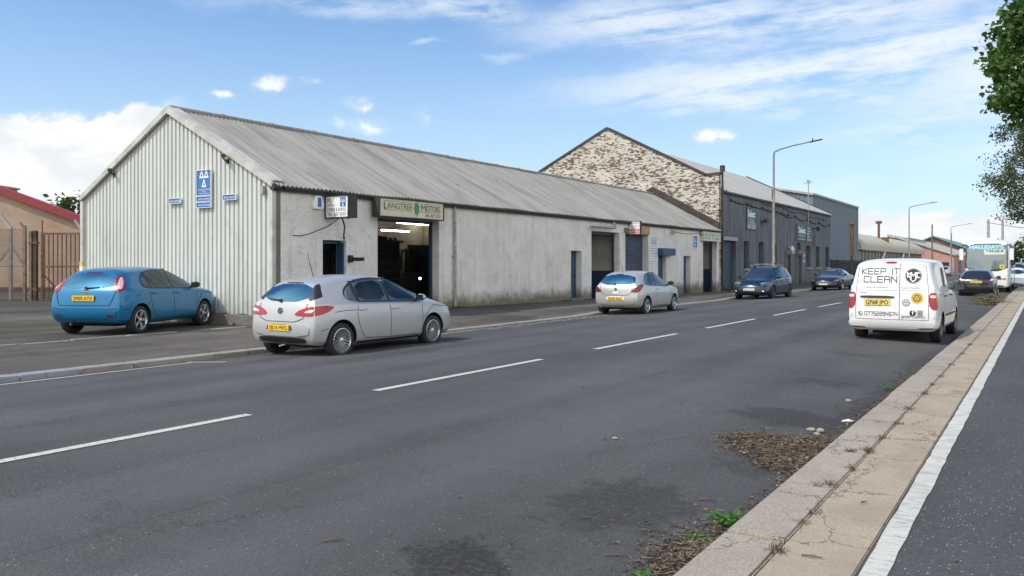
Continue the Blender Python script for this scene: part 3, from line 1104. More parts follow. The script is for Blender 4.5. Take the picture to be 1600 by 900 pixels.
mb.build('gutter', 'dark_gutter', shop, local=L0, smooth=40)
mb = MB()       # the exposed wall head under the eave and the brick pier at the corner
mb.box(WX - .02, WX + .012, 14.24, 14.37, .3, EZ - .2)
mb.build('corner_pier', 'plinth_concrete', shop, local=L0)

# doors, shutters, frames
def part_box(name, mat, b, parent=shop, loc=L0, bevel=.004):
    mb = MB(); mb.box(*b)
    return mb.build(name, mat, parent, local=loc, bevel=bevel)


XD = WX - .26
f1 = MB()
f1.box(XD - .03, XD + .05, 15.823, 15.90, .2, 2.35); f1.box(XD - .03, XD + .05, 16.62, 16.697, .2, 2.35); f1.box(XD - .03, XD + .05, 15.90, 16.62, 2.27, 2.35)
fr = f1.build('door_frame', 'door_blue', shop, local=L0)
d = part_box('door', 'interior_dark', (XD - .6, XD - .56, 15.6, 17.5, .15, 2.6))  # dark panel, wider than the opening, stands in for the unlit interior
mb = MB(); mb.box(XD - .552, XD - .545, 16.3, 16.95, 1.0, 2.1)
mb.build('pane', 'glass_solid', d, local=L0)
leaf = MB(); leaf.obox((XD + .13, 16.655, 1.27), Vector((1, 0, 0)), Vector((0, 1, 0)), Vector((0, 0, 1)), .07, .02, 1.03)
leaf.build('shutter_leaf', 'door_blue', shop, local=L0)


def plank_door(y0, y1, z0, z1, x=XD, mat='door_blue', handle=True):
    mb = MB()
    n = max(4, int((y1 - y0) / .14))
    for k in range(n):
        a = y0 + (y1 - y0) * k / n; b = y0 + (y1 - y0) * (k + 1) / n
        mb.box(x - .04, x, a + .004, b - .004, z0, z1)
    d = mb.build('door', mat, shop, local=L0, bevel=.003)
    if handle:
        mb = MB(); mb.box(x, x + .04, y1 - .16, y1 - .12, (z0 + z1) / 2 - .08, (z0 + z1) / 2 + .04)
        h = mb.build('handle', 'dark_gutter', d, local=L0)
    return d


plank_door(29.5, 30.41, .34, 2.25)
part_box('doorstep', 'plinth_concrete', (WX - .36, WX + .10, 29.45, 30.46, .1, .335), bevel=.015)
plank_door(41.88, 42.89, .2, 2.14)


def roller(y0, y1, z0, z1, x=XD, mat='navy_shutter', parent=shop, loc=L0, slat=.095):
    mb = MB()
    z = z0
    while z < z1:
        zt = min(z1, z + slat)
        vs = []
        for k in range(5):
            t = k / 4
            vs += [(x - .018 + .018 * math.sin(math.pi * t) ** .7, y0, z + (zt - z) * t), (x - .018 + .018 * math.sin(math.pi * t) ** .7, y1, z + (zt - z) * t)]
        mb.add(vs, [(2 * k, 2 * k + 1, 2 * k + 3, 2 * k + 2) for k in range(4)])
        z += slat
    mb.box(x - .05, x - .022, y0, y1, z0, z1)
    return mb.build('roller_shutter', mat, parent, local=loc, recalc=False)


roller(34.65, 37.24, .2, 3.11, WX - .30)
roller(38.44, 39.48, .2, 2.25, WX - .18)
part_box('shutter_hood', 'door_blue', (WX - .02, WX + .30, 38.38, 40.02, 2.14, 2.50), bevel=.01)
part_box('lintel', 'plinth_concrete', (WX - .02, WX + .022, 34.5, 37.35, 3.125, 3.36))
lb = part_box('lintel_board', 'ply', (WX - .02, WX + .05, 36.3, 37.3, 3.13, 3.60))
for (a, b, z1) in ((17.975, 20.835, 3.055), (31.295, 34.025, 3.115), (44.855, 47.095, 2.995)):
    mb = MB()
    mb.box(WX - .36, WX - .26, a, a + .07, .15, z1); mb.box(WX - .36, WX - .26, b - .07, b, .15, z1); mb.box(WX - .36, WX - .26, a + .07, b - .07, z1 - .09, z1)
    mb.build('door_frame', 'navy_paint', shop, local=L0)
# rooms behind the openings
mb = MB()
mb.add([(-24.0, 14.5, .14), (WX - .38, 14.5, .14), (WX - .38, 47.4, .14), (-24.0, 47.4, .14)], [(0, 1, 2, 3)])
mb.build('shop_floor', 'interior_floor', shop, local=L0, recalc=False)
for mt_, nm_, b_ in [('interior_cream', 'bay_wall', (-22.6, -22.5, 14.5, 28, .12, 4.2)), ('interior_cream', 'bay_wall', (-22.5, WX - .39, 28.0, 28.15, .12, 4.0)),
        ('interior_white', 'bay_wall', (-18.0, -17.9, 31.0, 34.3, .12, 3.5)), ('interior_white', 'bay_wall', (-18.0, WX - .39, 34.3, 34.4, .12, 3.5)), ('interior_white', 'bay_wall', (-18.0, WX - .39, 30.9, 31.0, .12, 3.5)),
        ('interior_white', 'bay_wall', (-17.7, -17.6, 44.6, 47.3, .12, 3.4)), ('interior_white', 'bay_wall', (-17.6, WX - .39, 44.5, 44.6, .12, 3.4)),
        ('interior_white', 'bay_wall', (-17.6, WX - .39, 47.32, 47.42, .12, 3.4)), ('navy_paint', 'wall_dado', (-17.585, WX - .4, 47.305, 47.317, .13, 1.42)), ('navy_paint', 'wall_dado', (-17.897, -17.885, 31.003, 34.28, .13, 1.42)), ('navy_paint', 'wall_dado', (-17.885, WX - .4, 34.285, 34.297, .13, 1.42)), ('navy_paint', 'wall_dado', (-17.597, -17.585, 44.603, 47.3, .13, 1.42))]:
    mb = MB(); mb.box(*b_); mb.build(nm_, mt_, shop, local=L0)

# things inside the open bay
for i, (y0, y1, z, xx, lab) in enumerate([(22.53, 24.05, 2.93, -20.0, 'lit fluorescent tube lowest in the open workshop bay'), (24.53, 26.13, 3.31, -21.0, 'long lit fluorescent tube high in the open workshop bay'),
                                          (26.9, 27.8, 3.37, -22.0, 'short lit fluorescent tube deepest in the workshop bay')]):
    t = empty('tube_light', (xx, (y0 + y1) / 2, z), 0, lab, 'strip light', 'fluorescent tubes in the workshop bay')
    mb = MB(); mb.box(-.04, .04, -(y1 - y0) / 2, (y1 - y0) / 2, .03, .08)
    mb.build('housing', 'white_board', t)
    mb = MB(); mb.tube([(0, -(y1 - y0) / 2, 0), (0, (y1 - y0) / 2, 0)], .022, 8)
    mb.build('tube', 'tube_light', t, smooth=60)
t = empty('tool_cabinet', (-20.4, 22.6, .14), 0, 'tall dark tool cabinet standing inside the open workshop bay', 'cabinet')
mb = MB(); mb.box(-.6, .6, -.7, .7, 0, 2.35); mb.box(-.7, .7, -.8, .8, 2.35, 2.43)
mb.build('case', 'machine_grey', t, bevel=.01)
mb = MB()
for k in range(7): mb.box(.6, .625, -.64, .64, .12 + k * .31, .38 + k * .31)
dr = mb.build('drawer_front', 'interior_dark', t, bevel=.006)
for k in range(5):
    yb = -.5 + k * .25
    mb = MB(); mb.box(.3, .5, yb, yb + .14, 2.43, 2.5 + random.uniform(.02, .16))
    o = tag(mb.build('parts_box', 'rust_dark'), 'small dark box on top of the tall tool cabinet', 'box', 'boxes on the tool cabinet')
    o.location = (-20.4, 22.6, .14)
t = empty('workshop_press', (-21.2, 25.2, .14), 0, 'dark workshop press standing in the middle of the open bay', 'press')
mb = MB(); mb.box(-.35, .35, -.4, .4, 0, 1.25)
mb.build('base', 'machine_grey', t, bevel=.02)
mb = MB(); mb.tube([(0, -.3, 1.2), (0, -.32, 1.7), (0, -.1, 2.1), (0, .15, 2.15), (0, .2, 1.85)], [.07, .06, .07, .09, .05], 8); mb.box(-.12, .12, -.38, -.22, 1.3, 1.9)
mb.build('arm', 'interior_dark', t, smooth=40)
t = empty('parked_vehicle', (-19.6, 26.4, .14), 0, 'dark vehicle with its rounded roof inside the workshop bay', 'vehicle')
mb = MB(); mb.prism([(-2.0, .35), (1.0, .35), (1.0, 1.3), (.4, 2.05), (.0, 2.3), (-1.9, 2.35)], 'Y', -.9, .9)
mb.build('body', 'paint_navy_black', t, smooth=30, bevel=.12)
mb = MB(); mb.prism([(.98, 1.28), (.46, 2.0), (.40, 1.98), (.92, 1.26)], 'Y', -.75, .75)
mb.build('windscreen', 'glass_solid', t)
t = empty('inspection_lamp', (-19.0, 23.4, 1.2), 0, 'small glowing work lamp low in the dark workshop bay', 'work lamp')
mb = MB(); mb.tube([(0, 0, -1.06), (0, 0, -.08)], .015, 6); mb.lathe([(-.08, .03), (-.02, .05), (.03, .045), (.05, 0)], 'Z', (0, 0, 0), 10)
mb.build('stand', 'dark_gutter', t)
mb = MB(); mb.lathe([(-.03, .0), (-.02, .035), (.0, .045), (.02, .035), (.03, .0)], 'X', (.06, 0, 0), 12)
mb.build('bulb', 'lamp_glow', t, smooth=180)

# pipes, brackets and fittings on the front
def fitting(name, mat, fn, label, cat, group=None, smooth=50, **k):
    mb = MB(); fn(mb)
    return tag(mb.build(name, mat, smooth=smooth, **k), label, cat, group)


def pipe1(mb):
    mb.tube([(WX + .09, 21.58, .36), (WX + .07, 21.58, 3.5), (WX + .07, 21.58, 3.66)], .045, 10)
    for z in (1.9, 1.98, 3.0, .8): mb.tube([(WX + .07, 21.58, z), (WX + .07, 21.58, z + .05)], .062, 10)
    mb.box(WX, WX + .07, 21.5, 21.66, 1.93, 1.97)


fitting('downpipe', 'concrete_post', pipe1, 'pale grey downpipe right of the big open doorway', 'downpipe')


def pipe2(mb):
    mb.tube([(WX + .22, 31.0, 3.28), (WX + .22, 33.1, 3.30), (WX + .20, 33.2, 3.36), (WX + .12, 33.2, 3.55)], .05, 10)
    mb.tube([(WX, 31.2, 3.29), (WX + .22, 31.2, 3.29)], .03, 6)


fitting('vent_pipe', 'steel_galv', pipe2, 'short level pipe under the eave above the dark open bay', 'pipe')
fitting('wall_bracket', 'dark_gutter', lambda mb: (mb.box(WX - .2, WX + .55, 16.78, 16.83, 1.80, 1.90), mb.box(WX, WX + .12, 16.75, 16.86, 1.76, 1.96)),
        'small dark bracket sticking out beside the narrow dark doorway', 'bracket')


def cables(mb):
    mb.tube([(-15.62, 15.98, 2.95), (-15.8, 15.7, 2.7), (-16.0, 15.2, 2.48), (WX + .01, 14.95, 2.44), (WX + .01, 14.75, 2.45)], .013, 5)
    mb.tube([(-15.60, 16.02, 2.95), (-15.72, 16.25, 2.72), (-16.0, 16.5, 2.50), (WX + .01, 16.62, 2.40)], .022, 5)


fitting('cable', 'dark_gutter', cables, 'loose dark cables hanging below the projecting test sign', 'cable')


def alarm(mb):
    mb.prism([(15.44, 3.16), (15.76, 3.16), (15.80, 3.28), (15.70, 3.50), (15.5, 3.50), (15.40, 3.28)], 'X', WX, WX + .09)


t = fitting('alarm_box', 'white_board', alarm, 'white burglar alarm box with a blue panel high on the wall', 'alarm box', bevel=.01)
mb = MB(); mb.box(WX + .091, WX + .10, 15.56, 15.68, 3.22, 3.46)
mb.build('panel', 'mot_blue', t)


def flood(loc, label, rz=0):
    t = empty('security_light', loc, rz, label, 'light', 'security lights along the workshop wall')
    mb = MB(); mb.tube([(-.02, 0, .10), (.10, 0, .10), (.13, 0, .04)], .02, 6)
    mb.build('bracket', 'dark_gutter', t)
    mb = MB(); mb.lathe([(0, .03), (.02, .08), (.14, .11), (.15, .09)], 'X', (.05, 0, 0), 12)
    mb.build('head', 'security_lamp', t, smooth=50)


flood((WX, 40.1, 3.32), 'tarnished wall light above the small blue shutter hood')
flood((WX, 44.3, 3.42), 'tarnished wall light at the left end of the pale green sign')


def wire_(mb):
    mb.tube([(WX + .015, 40.2 + k * .4, 3.42 - .10 * math.sin(math.pi * k / 10)) for k in range(11)], .012, 5)


fitting('wire', 'dark_gutter', wire_, 'thin dark wire looping between the two wall lights', 'wire')


def cctv(loc, label, s=1):
    t = empty('security_camera', loc, 0, label, 'camera', 'cameras on the corrugated gable')
    mb = MB(); mb.tube([(0, .03, -.06), (0, -.08, -.02), (0, -.14, .05)], .018, 6); mb.box(-.04, .04, .0, .05, -.1, .02)
    mb.build('bracket', 'dark_gutter', t)
    mb = MB(); mb.obox((s * .06, -.17, .08), Vector((s * .8, -.6, -.15)).normalized(), Vector((s * .6, .8, 0)).normalized(), Vector((0, 0, 1)), .12, .045, .045)
    mb.build('housing', 'camera_black', t, bevel=.01)


cctv((-17.83, 14.14, 4.42), 'black camera under the right rake of the corrugated gable')
cctv((-22.85, 14.14, 4.36), 'black camera under the left rake of the corrugated gable', 1)
fitting('junction_box', 'steel_galv', lambda mb: (mb.box(-16.47, -16.37, 14.06, 14.15, 3.48, 3.66), mb.tube([(-16.42, 14.1, 3.48), (-16.42, 14.1, 3.42)], .02, 6)),
        'small grey box near the right corner of the corrugated gable', 'box')


# ------------------------------------------------------------------ signs
UX, UY, UZ = Vector((1, 0, 0)), Vector((0, 1, 0)), Vector((0, 0, 1))


def tri3(mb, o, u, v, w, mi):
    """the three-triangle test station mark, w wide, o its lower left corner"""
    o, u, v = Vector(o), Vector(u), Vector(v)

    def tri(cx, y0, a, h, k):
        A, B, C = Vector((cx - a, y0)), Vector((cx + a, y0)), Vector((cx, y0 + h))
        c = (A + B + C) / 3
        q = [c + (p - c) * k for p in (A, B, C)]
        outer = [o + u * p.x + v * p.y for p in (A, B, C)]
        inner = [o + u * p.x + v * p.y for p in q]
        mb.add(outer + inner, [(0, 1, 4, 3), (1, 2, 5, 4), (2, 0, 3, 5)], mi)
    s = w / 4
    tri(s, s * 2.55, s, s * 2.45, .45); tri(3 * s, s * 2.55, s, s * 2.45, .45); tri(2 * s, 0, s, s * 2.45, .45)


def board(name, loc, label, cat, group, o, u, v, w, h, face, edge='dark_gutter', th=.03, rim=.0):
    """a flat board: o lower left corner of its face, u along, v up"""
    t = empty(name, loc, 0, label, cat, group)
    o, u, v = Vector(o) - Vector(loc), Vector(u), Vector(v)
    nrm = u.cross(v)
    mb = MB()
    mb.obox(o + u * w / 2 + v * h / 2 - nrm * th / 2, u, v, nrm, w / 2, h / 2, th / 2, 0)
    mb.build('board', face, t, bevel=.004)
    if rim:
        mb = MB()
        for a, b, c, d in ((-rim, w + rim, -rim, 0), (-rim, w + rim, h, h + rim), (-rim, 0, 0, h), (w, w + rim, 0, h)):
            mb.obox(o + u * (a + b) / 2 + v * (c + d) / 2 - nrm * (th / 2 - .012), u, v, nrm, (b - a) / 2, (d - c) / 2, th / 2 + .012)
        mb.build('frame', edge, t)
    return t, o + nrm * .003, u, v


# projecting test-centre sign
t, o, u, v = board('wall_sign', (-15.65, 15.9, 2.9), 'white box sign for vehicle tests projecting from the wall beside the doorway', 'sign', None, (-16.04, 15.88, 2.95), UX, UZ, .80, .545, 'white_board', th=.32, rim=.022)
mb = MB()
text(mb, 'MOT', o + u * .05 + v * .385, u, v, .115, .26, 0, .02)
text(mb, 'CENTRE', o + u * .05 + v * .285, u, v, .062, .27, 1)
text(mb, 'OPEN 6 DAYS', o + u * .05 + v * .155, u, v, .085, .66, 0, .005)
text(mb, 'TEL. 427 3233', o + u * .05 + v * .04, u, v, .078, .66, 0, .005)
mb.build('lettering', ['black_ink', 'grey_ink'], t, recalc=False)
mb = MB()
q = o + u * .515 + v * .27
mb.add([q, q + u * .20, q + u * .20 + v * .24, q + v * .24], [(0, 1, 2, 3)], 0)
nq = u.cross(v) * .002
tri3(mb, q + nq + u * .02 + v * .02, u, v, .16, 1)
mb.build('emblem', ['mot_blue', 'white_ink'], t, recalc=False)
mb = MB(); mb.box(-.02 + .63 - .23, .63 - .19, -.02, .02, 0, .2); mb.build('side_panel', 'dark_brown', t)
t.children[-1].location = (0, 0, 0)
mb = MB(); mb.box(.412, .425, .0, .28, .07, .57); mb.build('end_panel', 'dark_gutter', t)

# fascia sign over the open doorway
t, o, u, v = board('fascia_sign', (-15.9, 19.1, 3.0), 'cream fascia sign with a green tree between two words above the open doorway', 'sign', None, (-15.74, 17.66, 3.085), UY, UZ, 2.92, .495, 'cream_board', th=.26, rim=.03)
mb = MB()
text(mb, 'L', o + u * .17 + v * .205, u, v, .20, None, 0, .012)
text(mb, 'ANGTREE', o + u * .315 + v * .225, u, v, .165, 1.10, 0, .012)
text(mb, 'M', o + u * 1.84 + v * .205, u, v, .20, .22, 0, .012)
text(mb, 'OTORS', o + u * 2.08 + v * .225, u, v, .165, .68, 0, .012)
text(mb, '041-427 3233', o + u * 2.05 + v * .05, u, v, .085, .72, 0, .008)
for a, b in ((.17, 1.42), (1.84, 2.76)):
    for z in (.425, .180):
        mb.add([o + u * a + v * z, o + u * b + v * z, o + u * b + v * (z + .010), o + u * a + v * (z + .010)], [(0, 1, 2, 3)], 0)
mb.build('lettering', 'black_ink', t, recalc=False)
mb = MB()
random.seed(4)
pl = []
for k in range(40):
    a = k / 40 * 2 * math.pi
    r = 1 + .16 * math.sin(7 * a) + .1 * math.sin(11 * a + 1)
    pl.append(o + u * (1.63 + .125 * r * math.sin(a)) + v * (.275 - .19 * r * math.cos(a)))
mb.add([o + u * 1.63 + v * .275] + pl, [(0, 1 + k, 1 + (k + 1) % 40) for k in range(40)], 0)
mb.add([o + u * 1.618 + v * .03, o + u * 1.642 + v * .03, o + u * 1.638 + v * .12, o + u * 1.622 + v * .12], [(0, 1, 2, 3)], 1)
mb.build('tree_emblem', ['tree_green', 'black_ink'], t, recalc=False)

# blue test-station boards on the gable
FY = 14.10
t, o, u, v = board('station_sign', (-18.7, FY, 3.3), 'tall blue board with three white triangles on the corrugated gable', 'sign', None, (-19.0, FY, 3.53), UX, UZ, .58, .66, 'mot_blue', edge='white_board', rim=.012)
mb = MB()
tri3(mb, o + u * .10 + v * .22, u, v, .38, 0)
text(mb, 'MOTOR VEHICLE TESTING', o + u * .05 + v * .13, u, v, .045, .48)
text(mb, 'STATION', o + u * .29 + v * .085, u, v, .03, None, 0, 0, 'C')
text(mb, 'APPROVED BY THE DEPARTMENT', o + u * .08 + v * .04, u, v, .025, .42)
mb.build('lettering', 'white_ink', t, recalc=False)
for nm, z, s1 in (('upper', 3.375, 'VEHICLE TESTING'), ('lower', 3.215, 'OPPOSITE DOOR')):
    t, o, u, v = board('station_sign', (-18.7, FY, z), 'narrow blue strip sign directly under the three-triangle board' if nm == 'upper' else 'lowest narrow blue strip sign in the column on the gable', 'sign', None,
                       (-19.0, FY, z), UX, UZ, .58, .125, 'mot_blue', edge='white_board', rim=.012)
    mb = MB(); text(mb, s1, o + u * .05 + v * .04, u, v, .05, .48); mb.build('lettering', 'white_ink', t, recalc=False)
for xx, zz, lb in ((-20.2, 3.37, 'small blue strip sign left of the three-triangle board'), (-17.93, 3.375, 'small blue strip sign right of the three-triangle board')):
    t, o, u, v = board('strip_sign', (xx + .25, FY, zz), lb, 'sign', None, (xx, FY, zz), UX, UZ, .50, .125, 'mot_blue', edge='white_board', rim=.012)
    mb = MB(); text(mb, 'FULLY EQUIPPED' if xx < -19 else 'FULLY TRAINED', o + u * .09 + v * .035, u, v, .055, .38)
    mb.tube([o + u * .05 + v * .03, o + u * .05 + v * .10], .012, 6)
    mb.build('lettering', 'white_ink', t, recalc=False)

# small projecting red and white sign
t, o, u, v = board('wall_sign', (-15.8, 35.0, 3.1), 'small white box sign with red and blue lines projecting above the roller shutter', 'sign', None, (-16.09, 34.97, 3.09), UX, UZ, .56, .58, 'white_board', th=.16, rim=.014)
mb = MB()
text(mb, 'MOTOR REPAIRS', o + u * .05 + v * .46, u, v, .07, .46, 1, .02)
text(mb, 'TYRES WHEELS', o + u * .04 + v * .34, u, v, .05, .48, 0, .02)
text(mb, 'EXHAUSTS', o + u * .15 + v * .255, u, v, .05, .26, 0, .02)
for z, s1 in ((.14, 'WHILE U WAIT'), (.03, 'MOT TESTING')):
    mb.add([o + u * .03 + v * z, o + u * .53 + v * z, o + u * .53 + v * (z + .085), o + u * .03 + v * (z + .085)], [(0, 1, 2, 3)], 0)
    text(mb, s1, o + u * .06 + v * (z + .015) + u.cross(v) * .002, u, v, .055, .44, 2, .01)
mb.build('lettering', ['red_ink', 'blue_ink', 'white_ink'], t, recalc=False)

# painted price board between the shutters
t, o, u, v = board('price_board', (-16.08, 37.9, 1.8), 'tall white lettered board between the large shutter and the blue hood', 'sign', None, (WX + .025, 37.46, 1.78), UY, UZ, .88, 1.30, 'white_board', th=.025)
mb = MB()
for k, (s1, h_, c_) in enumerate([('CAR SALES', .085, 0), ('SPECIALIST', .085, 0), ('DIESEL', .10, 0), ('TUNING', .085, 0), ('BRAKES CLUTCHES', .065, 1), ('ENGINES EXHAUSTS', .065, 1), ('GEARBOXES', .065, 1), ('SERVICING', .05, 2), ('ALL MAKES', .05, 2), ('BATTERIES', .05, 2)]):
    z = 1.17 - k * .125
    text(mb, s1, o + u * .08 + v * z, u, v, h_, .72, c_, .015)
mb.build('lettering', ['black_ink', 'blue_ink', 'grey_ink'], t, recalc=False)

# blue sign and pale green sign at the far end
t, o, u, v = board('station_sign', (WX, 43.6, 2.9), 'small upright blue sign left of the far pale green fascia', 'sign', None, (WX + .03, 43.2, 2.62), UY, UZ, .62, .62, 'mot_blue', edge='white_board', rim=.02)
mb = MB(); tri3(mb, o + u * .15 + v * .12, u, v, .32, 0); text(mb, 'MOT', o + u * .31 + v * .04, u, v, .07, None, 0, 0, 'C')
mb.build('lettering', 'white_ink', t, recalc=False)
t, o, u, v = board('fascia_sign', (-15.95, 45.8, 3.0), 'pale green fascia sign with two panels over the far open doorway', 'sign', None, (-15.9, 44.36, 3.03), UY, UZ, 2.84, .47, 'pale_green_board', edge='pale_green_board', th=.18, rim=.02)
mb = MB()
text(mb, 'LANGTREE', o + u * .12 + v * .25, u, v, .15, 1.2, 1, .01)
text(mb, 'MOTORS', o + u * 1.68 + v * .25, u, v, .15, 1.0, 1, .01)
text(mb, 'MOT 427', o + u * .22 + v * .06, u, v, .12, .95, 0, .02)
text(mb, 'TESTING', o + u * 1.74 + v * .06, u, v, .12, .85, 0, .02)
mb.add([o + u * 1.48 + v * .02, o + u * 1.53 + v * .02, o + u * 1.53 + v * .44, o + u * 1.48 + v * .44], [(0, 1, 2, 3)], 0)
mb.build('lettering', ['black_ink', 'tree_green'], t, recalc=False)

# ------------------------------------------------------------------ painted brick gable and grey rendered warehouse
L1 = (-23.4, 62.5, .1)
ware = empty('warehouse_building', L1, 0, 'grey rendered warehouse with a peeling white brick gable end', 'warehouse')
GY = 47.62
prof = [(-31.6, -.1), (-16.14, -.1), (-16.14, 6.98), (-16.92, 6.93), (-23.4, 10.27), (-28.5, 7.72), (-31.6, 6.2)]
mb = MB(); mb.prism(prof, 'Y', GY, GY + .35)
mb.build('gable_wall', 'peeling_brick', ware, local=L1)
mb = MB()
for a, b in (((-16.05, 7.02), (-16.95, 6.97)), ((-16.90, 6.95), (-23.4, 10.30)), ((-23.4, 10.30), (-31.7, 6.2))):
    mb.beam((a[0], GY + .17, a[1] + .03), (b[0], GY + .17, b[1] + .03), .48, .13)
mb.build('coping', 'dark_brown', ware, local=L1)
mb = MB()      # weathered flashing board where the low roof meets the brick
mb.prism([(-20.25, RZ + .50), (-16.05, EZ + .42), (-16.05, EZ + .04), (-20.25, RZ + .10), (-24.45, EZ + .04), (-24.45, EZ + .42)], 'Y', GY - .17, GY - .012)
mb.build('flashing', 'dark_brown', ware, local=L1)
GOPS = [(48.15, 50.71, -.1, 3.12)] + [(a, b, 1.43, 3.18) for a, b in ((52.3, 53.34), (55.6, 56.75), (58.85, 59.85), (68.6, 69.9), (71.95, 73.3), (75.5, 76.8))] + [(62.4, 63.7, .1, 2.35), (65.6, 66.95, .1, 2.35), (65.75, 66.8, 2.62, 3.35)]
mb = MB(); wall_x(mb, WX, .35, GY + .36, 77.35, -.1, 6.0, GOPS)
mb.box(-31.5, WX - .36, 77.0, 77.35, -.1, 5.95)
mb.prism([(-31.5, 5.96), (WX - .02, 5.96), (-23.65, 9.6)], 'Y', 77.0, 77.33)
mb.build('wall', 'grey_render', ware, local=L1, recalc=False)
mb = MB()
ribbed_roof(mb, WX + .18, 6.05, -23.65, 9.86, GY + .36, 77.5, .30, .03, rows=2)
ribbed_roof(mb, -31.6, 6.0, -23.65, 9.86, GY + .36, 77.5, .30, .03, rows=1)
mb.build('roof', 'pale_roof', ware, local=L1, smooth=60)
mb = MB(); mb.box(WX + .0, WX + .14, GY + .4, 77.4, 5.93, 6.02)
mb.beam((WX + .2, 77.53, 6.06), (-23.65, 77.53, 9.9), .10, .16)
mb.build('gutter', 'dark_gutter', ware, local=L1)
part_box('lintel_band', 'concrete_post', (WX, WX + .06, 47.99, 50.95, 3.14, 3.36), ware, L1)
roller(48.16, 50.70, .0, 3.11, WX - .25, 'navy_shutter', ware, L1, .12)
for (a, b, c, d_) in GOPS[1:7] + GOPS[9:]:
    w_ = part_box('window', 'navy_shutter' if a < 60 else 'weathered_wood', (WX - .30, WX - .26, a + .01, b - .01, c + .01, d_ - .01), ware, L1)
    mb = MB(); mb.box(WX - .258, WX - .25, a + .1, b - .1, c + .1, d_ - .1)
    mb.build('pane', 'glass_solid', w_, local=L1)
    if c < 2:
        mb = MB(); mb.box(WX + .002, WX + .14, a - .08, b + .08, c - .12, c - .004)
        mb.build('sill', 'concrete_post', w_, local=L1, bevel=.008)
for (a, b, c, d_) in GOPS[7:9]:
    part_box('door', 'plinth_concrete', (WX - .22, WX - .17, a + .01, b - .01, c, d_ - .01), ware, L1)
    mb = MB(); mb.box(WX + .002, WX + .05, a - .10, a - .002, .1, d_ + .12); mb.box(WX + .002, WX + .05, b + .002, b + .12, .1, d_ + .12); mb.box(WX + .002, WX + .10, a - .12, b + .12, d_ + .122, d_ + .42)
    mb.build('door_surround', 'plinth_concrete', ware, local=L1, bevel=.01)
part_box('wall_patch', 'concrete_post', (WX + .001, WX + .012, 63.9, 65.1, 2.5, 2.95), ware, L1, 0)


def blackpipe(mb):
    mb.tube([(WX + .14, GY + .12, .5), (WX + .14, GY + .12, 7.2)], .06, 10)
    mb.tube([(WX + .14, GY + .12, .6), (WX + .2, GY + .2, .3), (WX + .5, GY + .35, .16)], .06, 10)
    mb.box(WX + .02, WX + .26, GY, GY + .24, 7.15, 7.5)
    for z in (1.6, 3.2, 4.8, 6.2): mb.tube([(WX + .14, GY + .12, z), (WX + .14, GY + .12, z + .09)], .08, 10)


fitting('downpipe', 'dark_gutter', blackpipe, 'tall dark downpipe at the corner of the grey warehouse', 'downpipe')


def runcable(mb, z0, ph, y0, y1, sagk):
    n = 60
    mb.tube([(WX + .05, y0 + (y1 - y0) * k / n, z0 - sagk * abs(math.sin(k * math.pi / 15)) - .004 * k) for k in range(n + 1)], .03, 5)
    for k in range(0, n + 1, 15): mb.box(WX, WX + .09, y0 + (y1 - y0) * k / n - .06, y0 + (y1 - y0) * k / n + .06, z0 - .12 - .004 * k, z0 + .06 - .004 * k)


fitting('power_cable', 'dark_gutter', lambda mb: runcable(mb, 5.62, 0, 49.6, 63, .10), 'dark cable running along the near half of the grey wall', 'cable', 'cables along the grey warehouse wall')
fitting('power_cable', 'dark_gutter', lambda mb: runcable(mb, 5.42, 0, 61, 77, .22), 'dark looped cable under the far eave of the grey wall', 'cable', 'cables along the grey warehouse wall')
fitting('power_cable', 'dark_gutter', lambda mb: mb.tube([(WX + .05, 56 + k, 5.85 - .02 * k - .08 * math.sin(k)) for k in range(20)], .02, 5), 'thin upper cable close beneath the grey warehouse eave', 'cable', 'cables along the grey warehouse wall')
fitting('floodlight', 'dark_gutter', lambda mb: (mb.box(WX, WX + .3, 56.3, 56.36, 4.55, 4.6), mb.box(WX + .2, WX + .4, 56.0, 56.6, 4.5, 4.72)), 'dark floodlight just right of the first green sign', 'light')
fitting('floodlight', 'white_board', lambda mb: (mb.box(WX, WX + .3, 63.2, 63.26, 2.95, 3.0), mb.obox((WX + .25, 63.2, 2.88), UY, UX, UZ, .2, .07, .16)), 'white floodlight above the first grey door', 'light')
fitting('floodlight', 'dark_gutter', lambda mb: (mb.box(WX, WX + .4, 70.9, 71.0, 4.6, 4.66), mb.box(WX + .3, WX + .55, 70.7, 71.2, 4.45, 4.75)), 'dark floodlight at the right edge of the double green sign', 'light')


def roofvent(mb):
    mb.tube([(WX - .3, 60.1, 6.1), (WX - .3, 60.1, 7.1)], .09, 10)


fitting('roof_vent', 'dark_gutter', roofvent, 'short dark flue just behind the grey warehouse eave', 'flue')


def aerial_(mb):
    mb.tube([(WX + .1, 68.9, 5.0), (WX + .1, 68.9, 8.3)], .035, 6)
    mb.tube([(WX - .3, 68.9, 8.2), (WX + .5, 68.9, 8.25)], .025, 5)
    mb.box(WX - .02, WX + .22, 68.8, 69.0, 8.2, 8.45)


fitting('mast', 'steel_galv', aerial_, 'thin pale mast standing at the grey warehouse eave', 'mast')

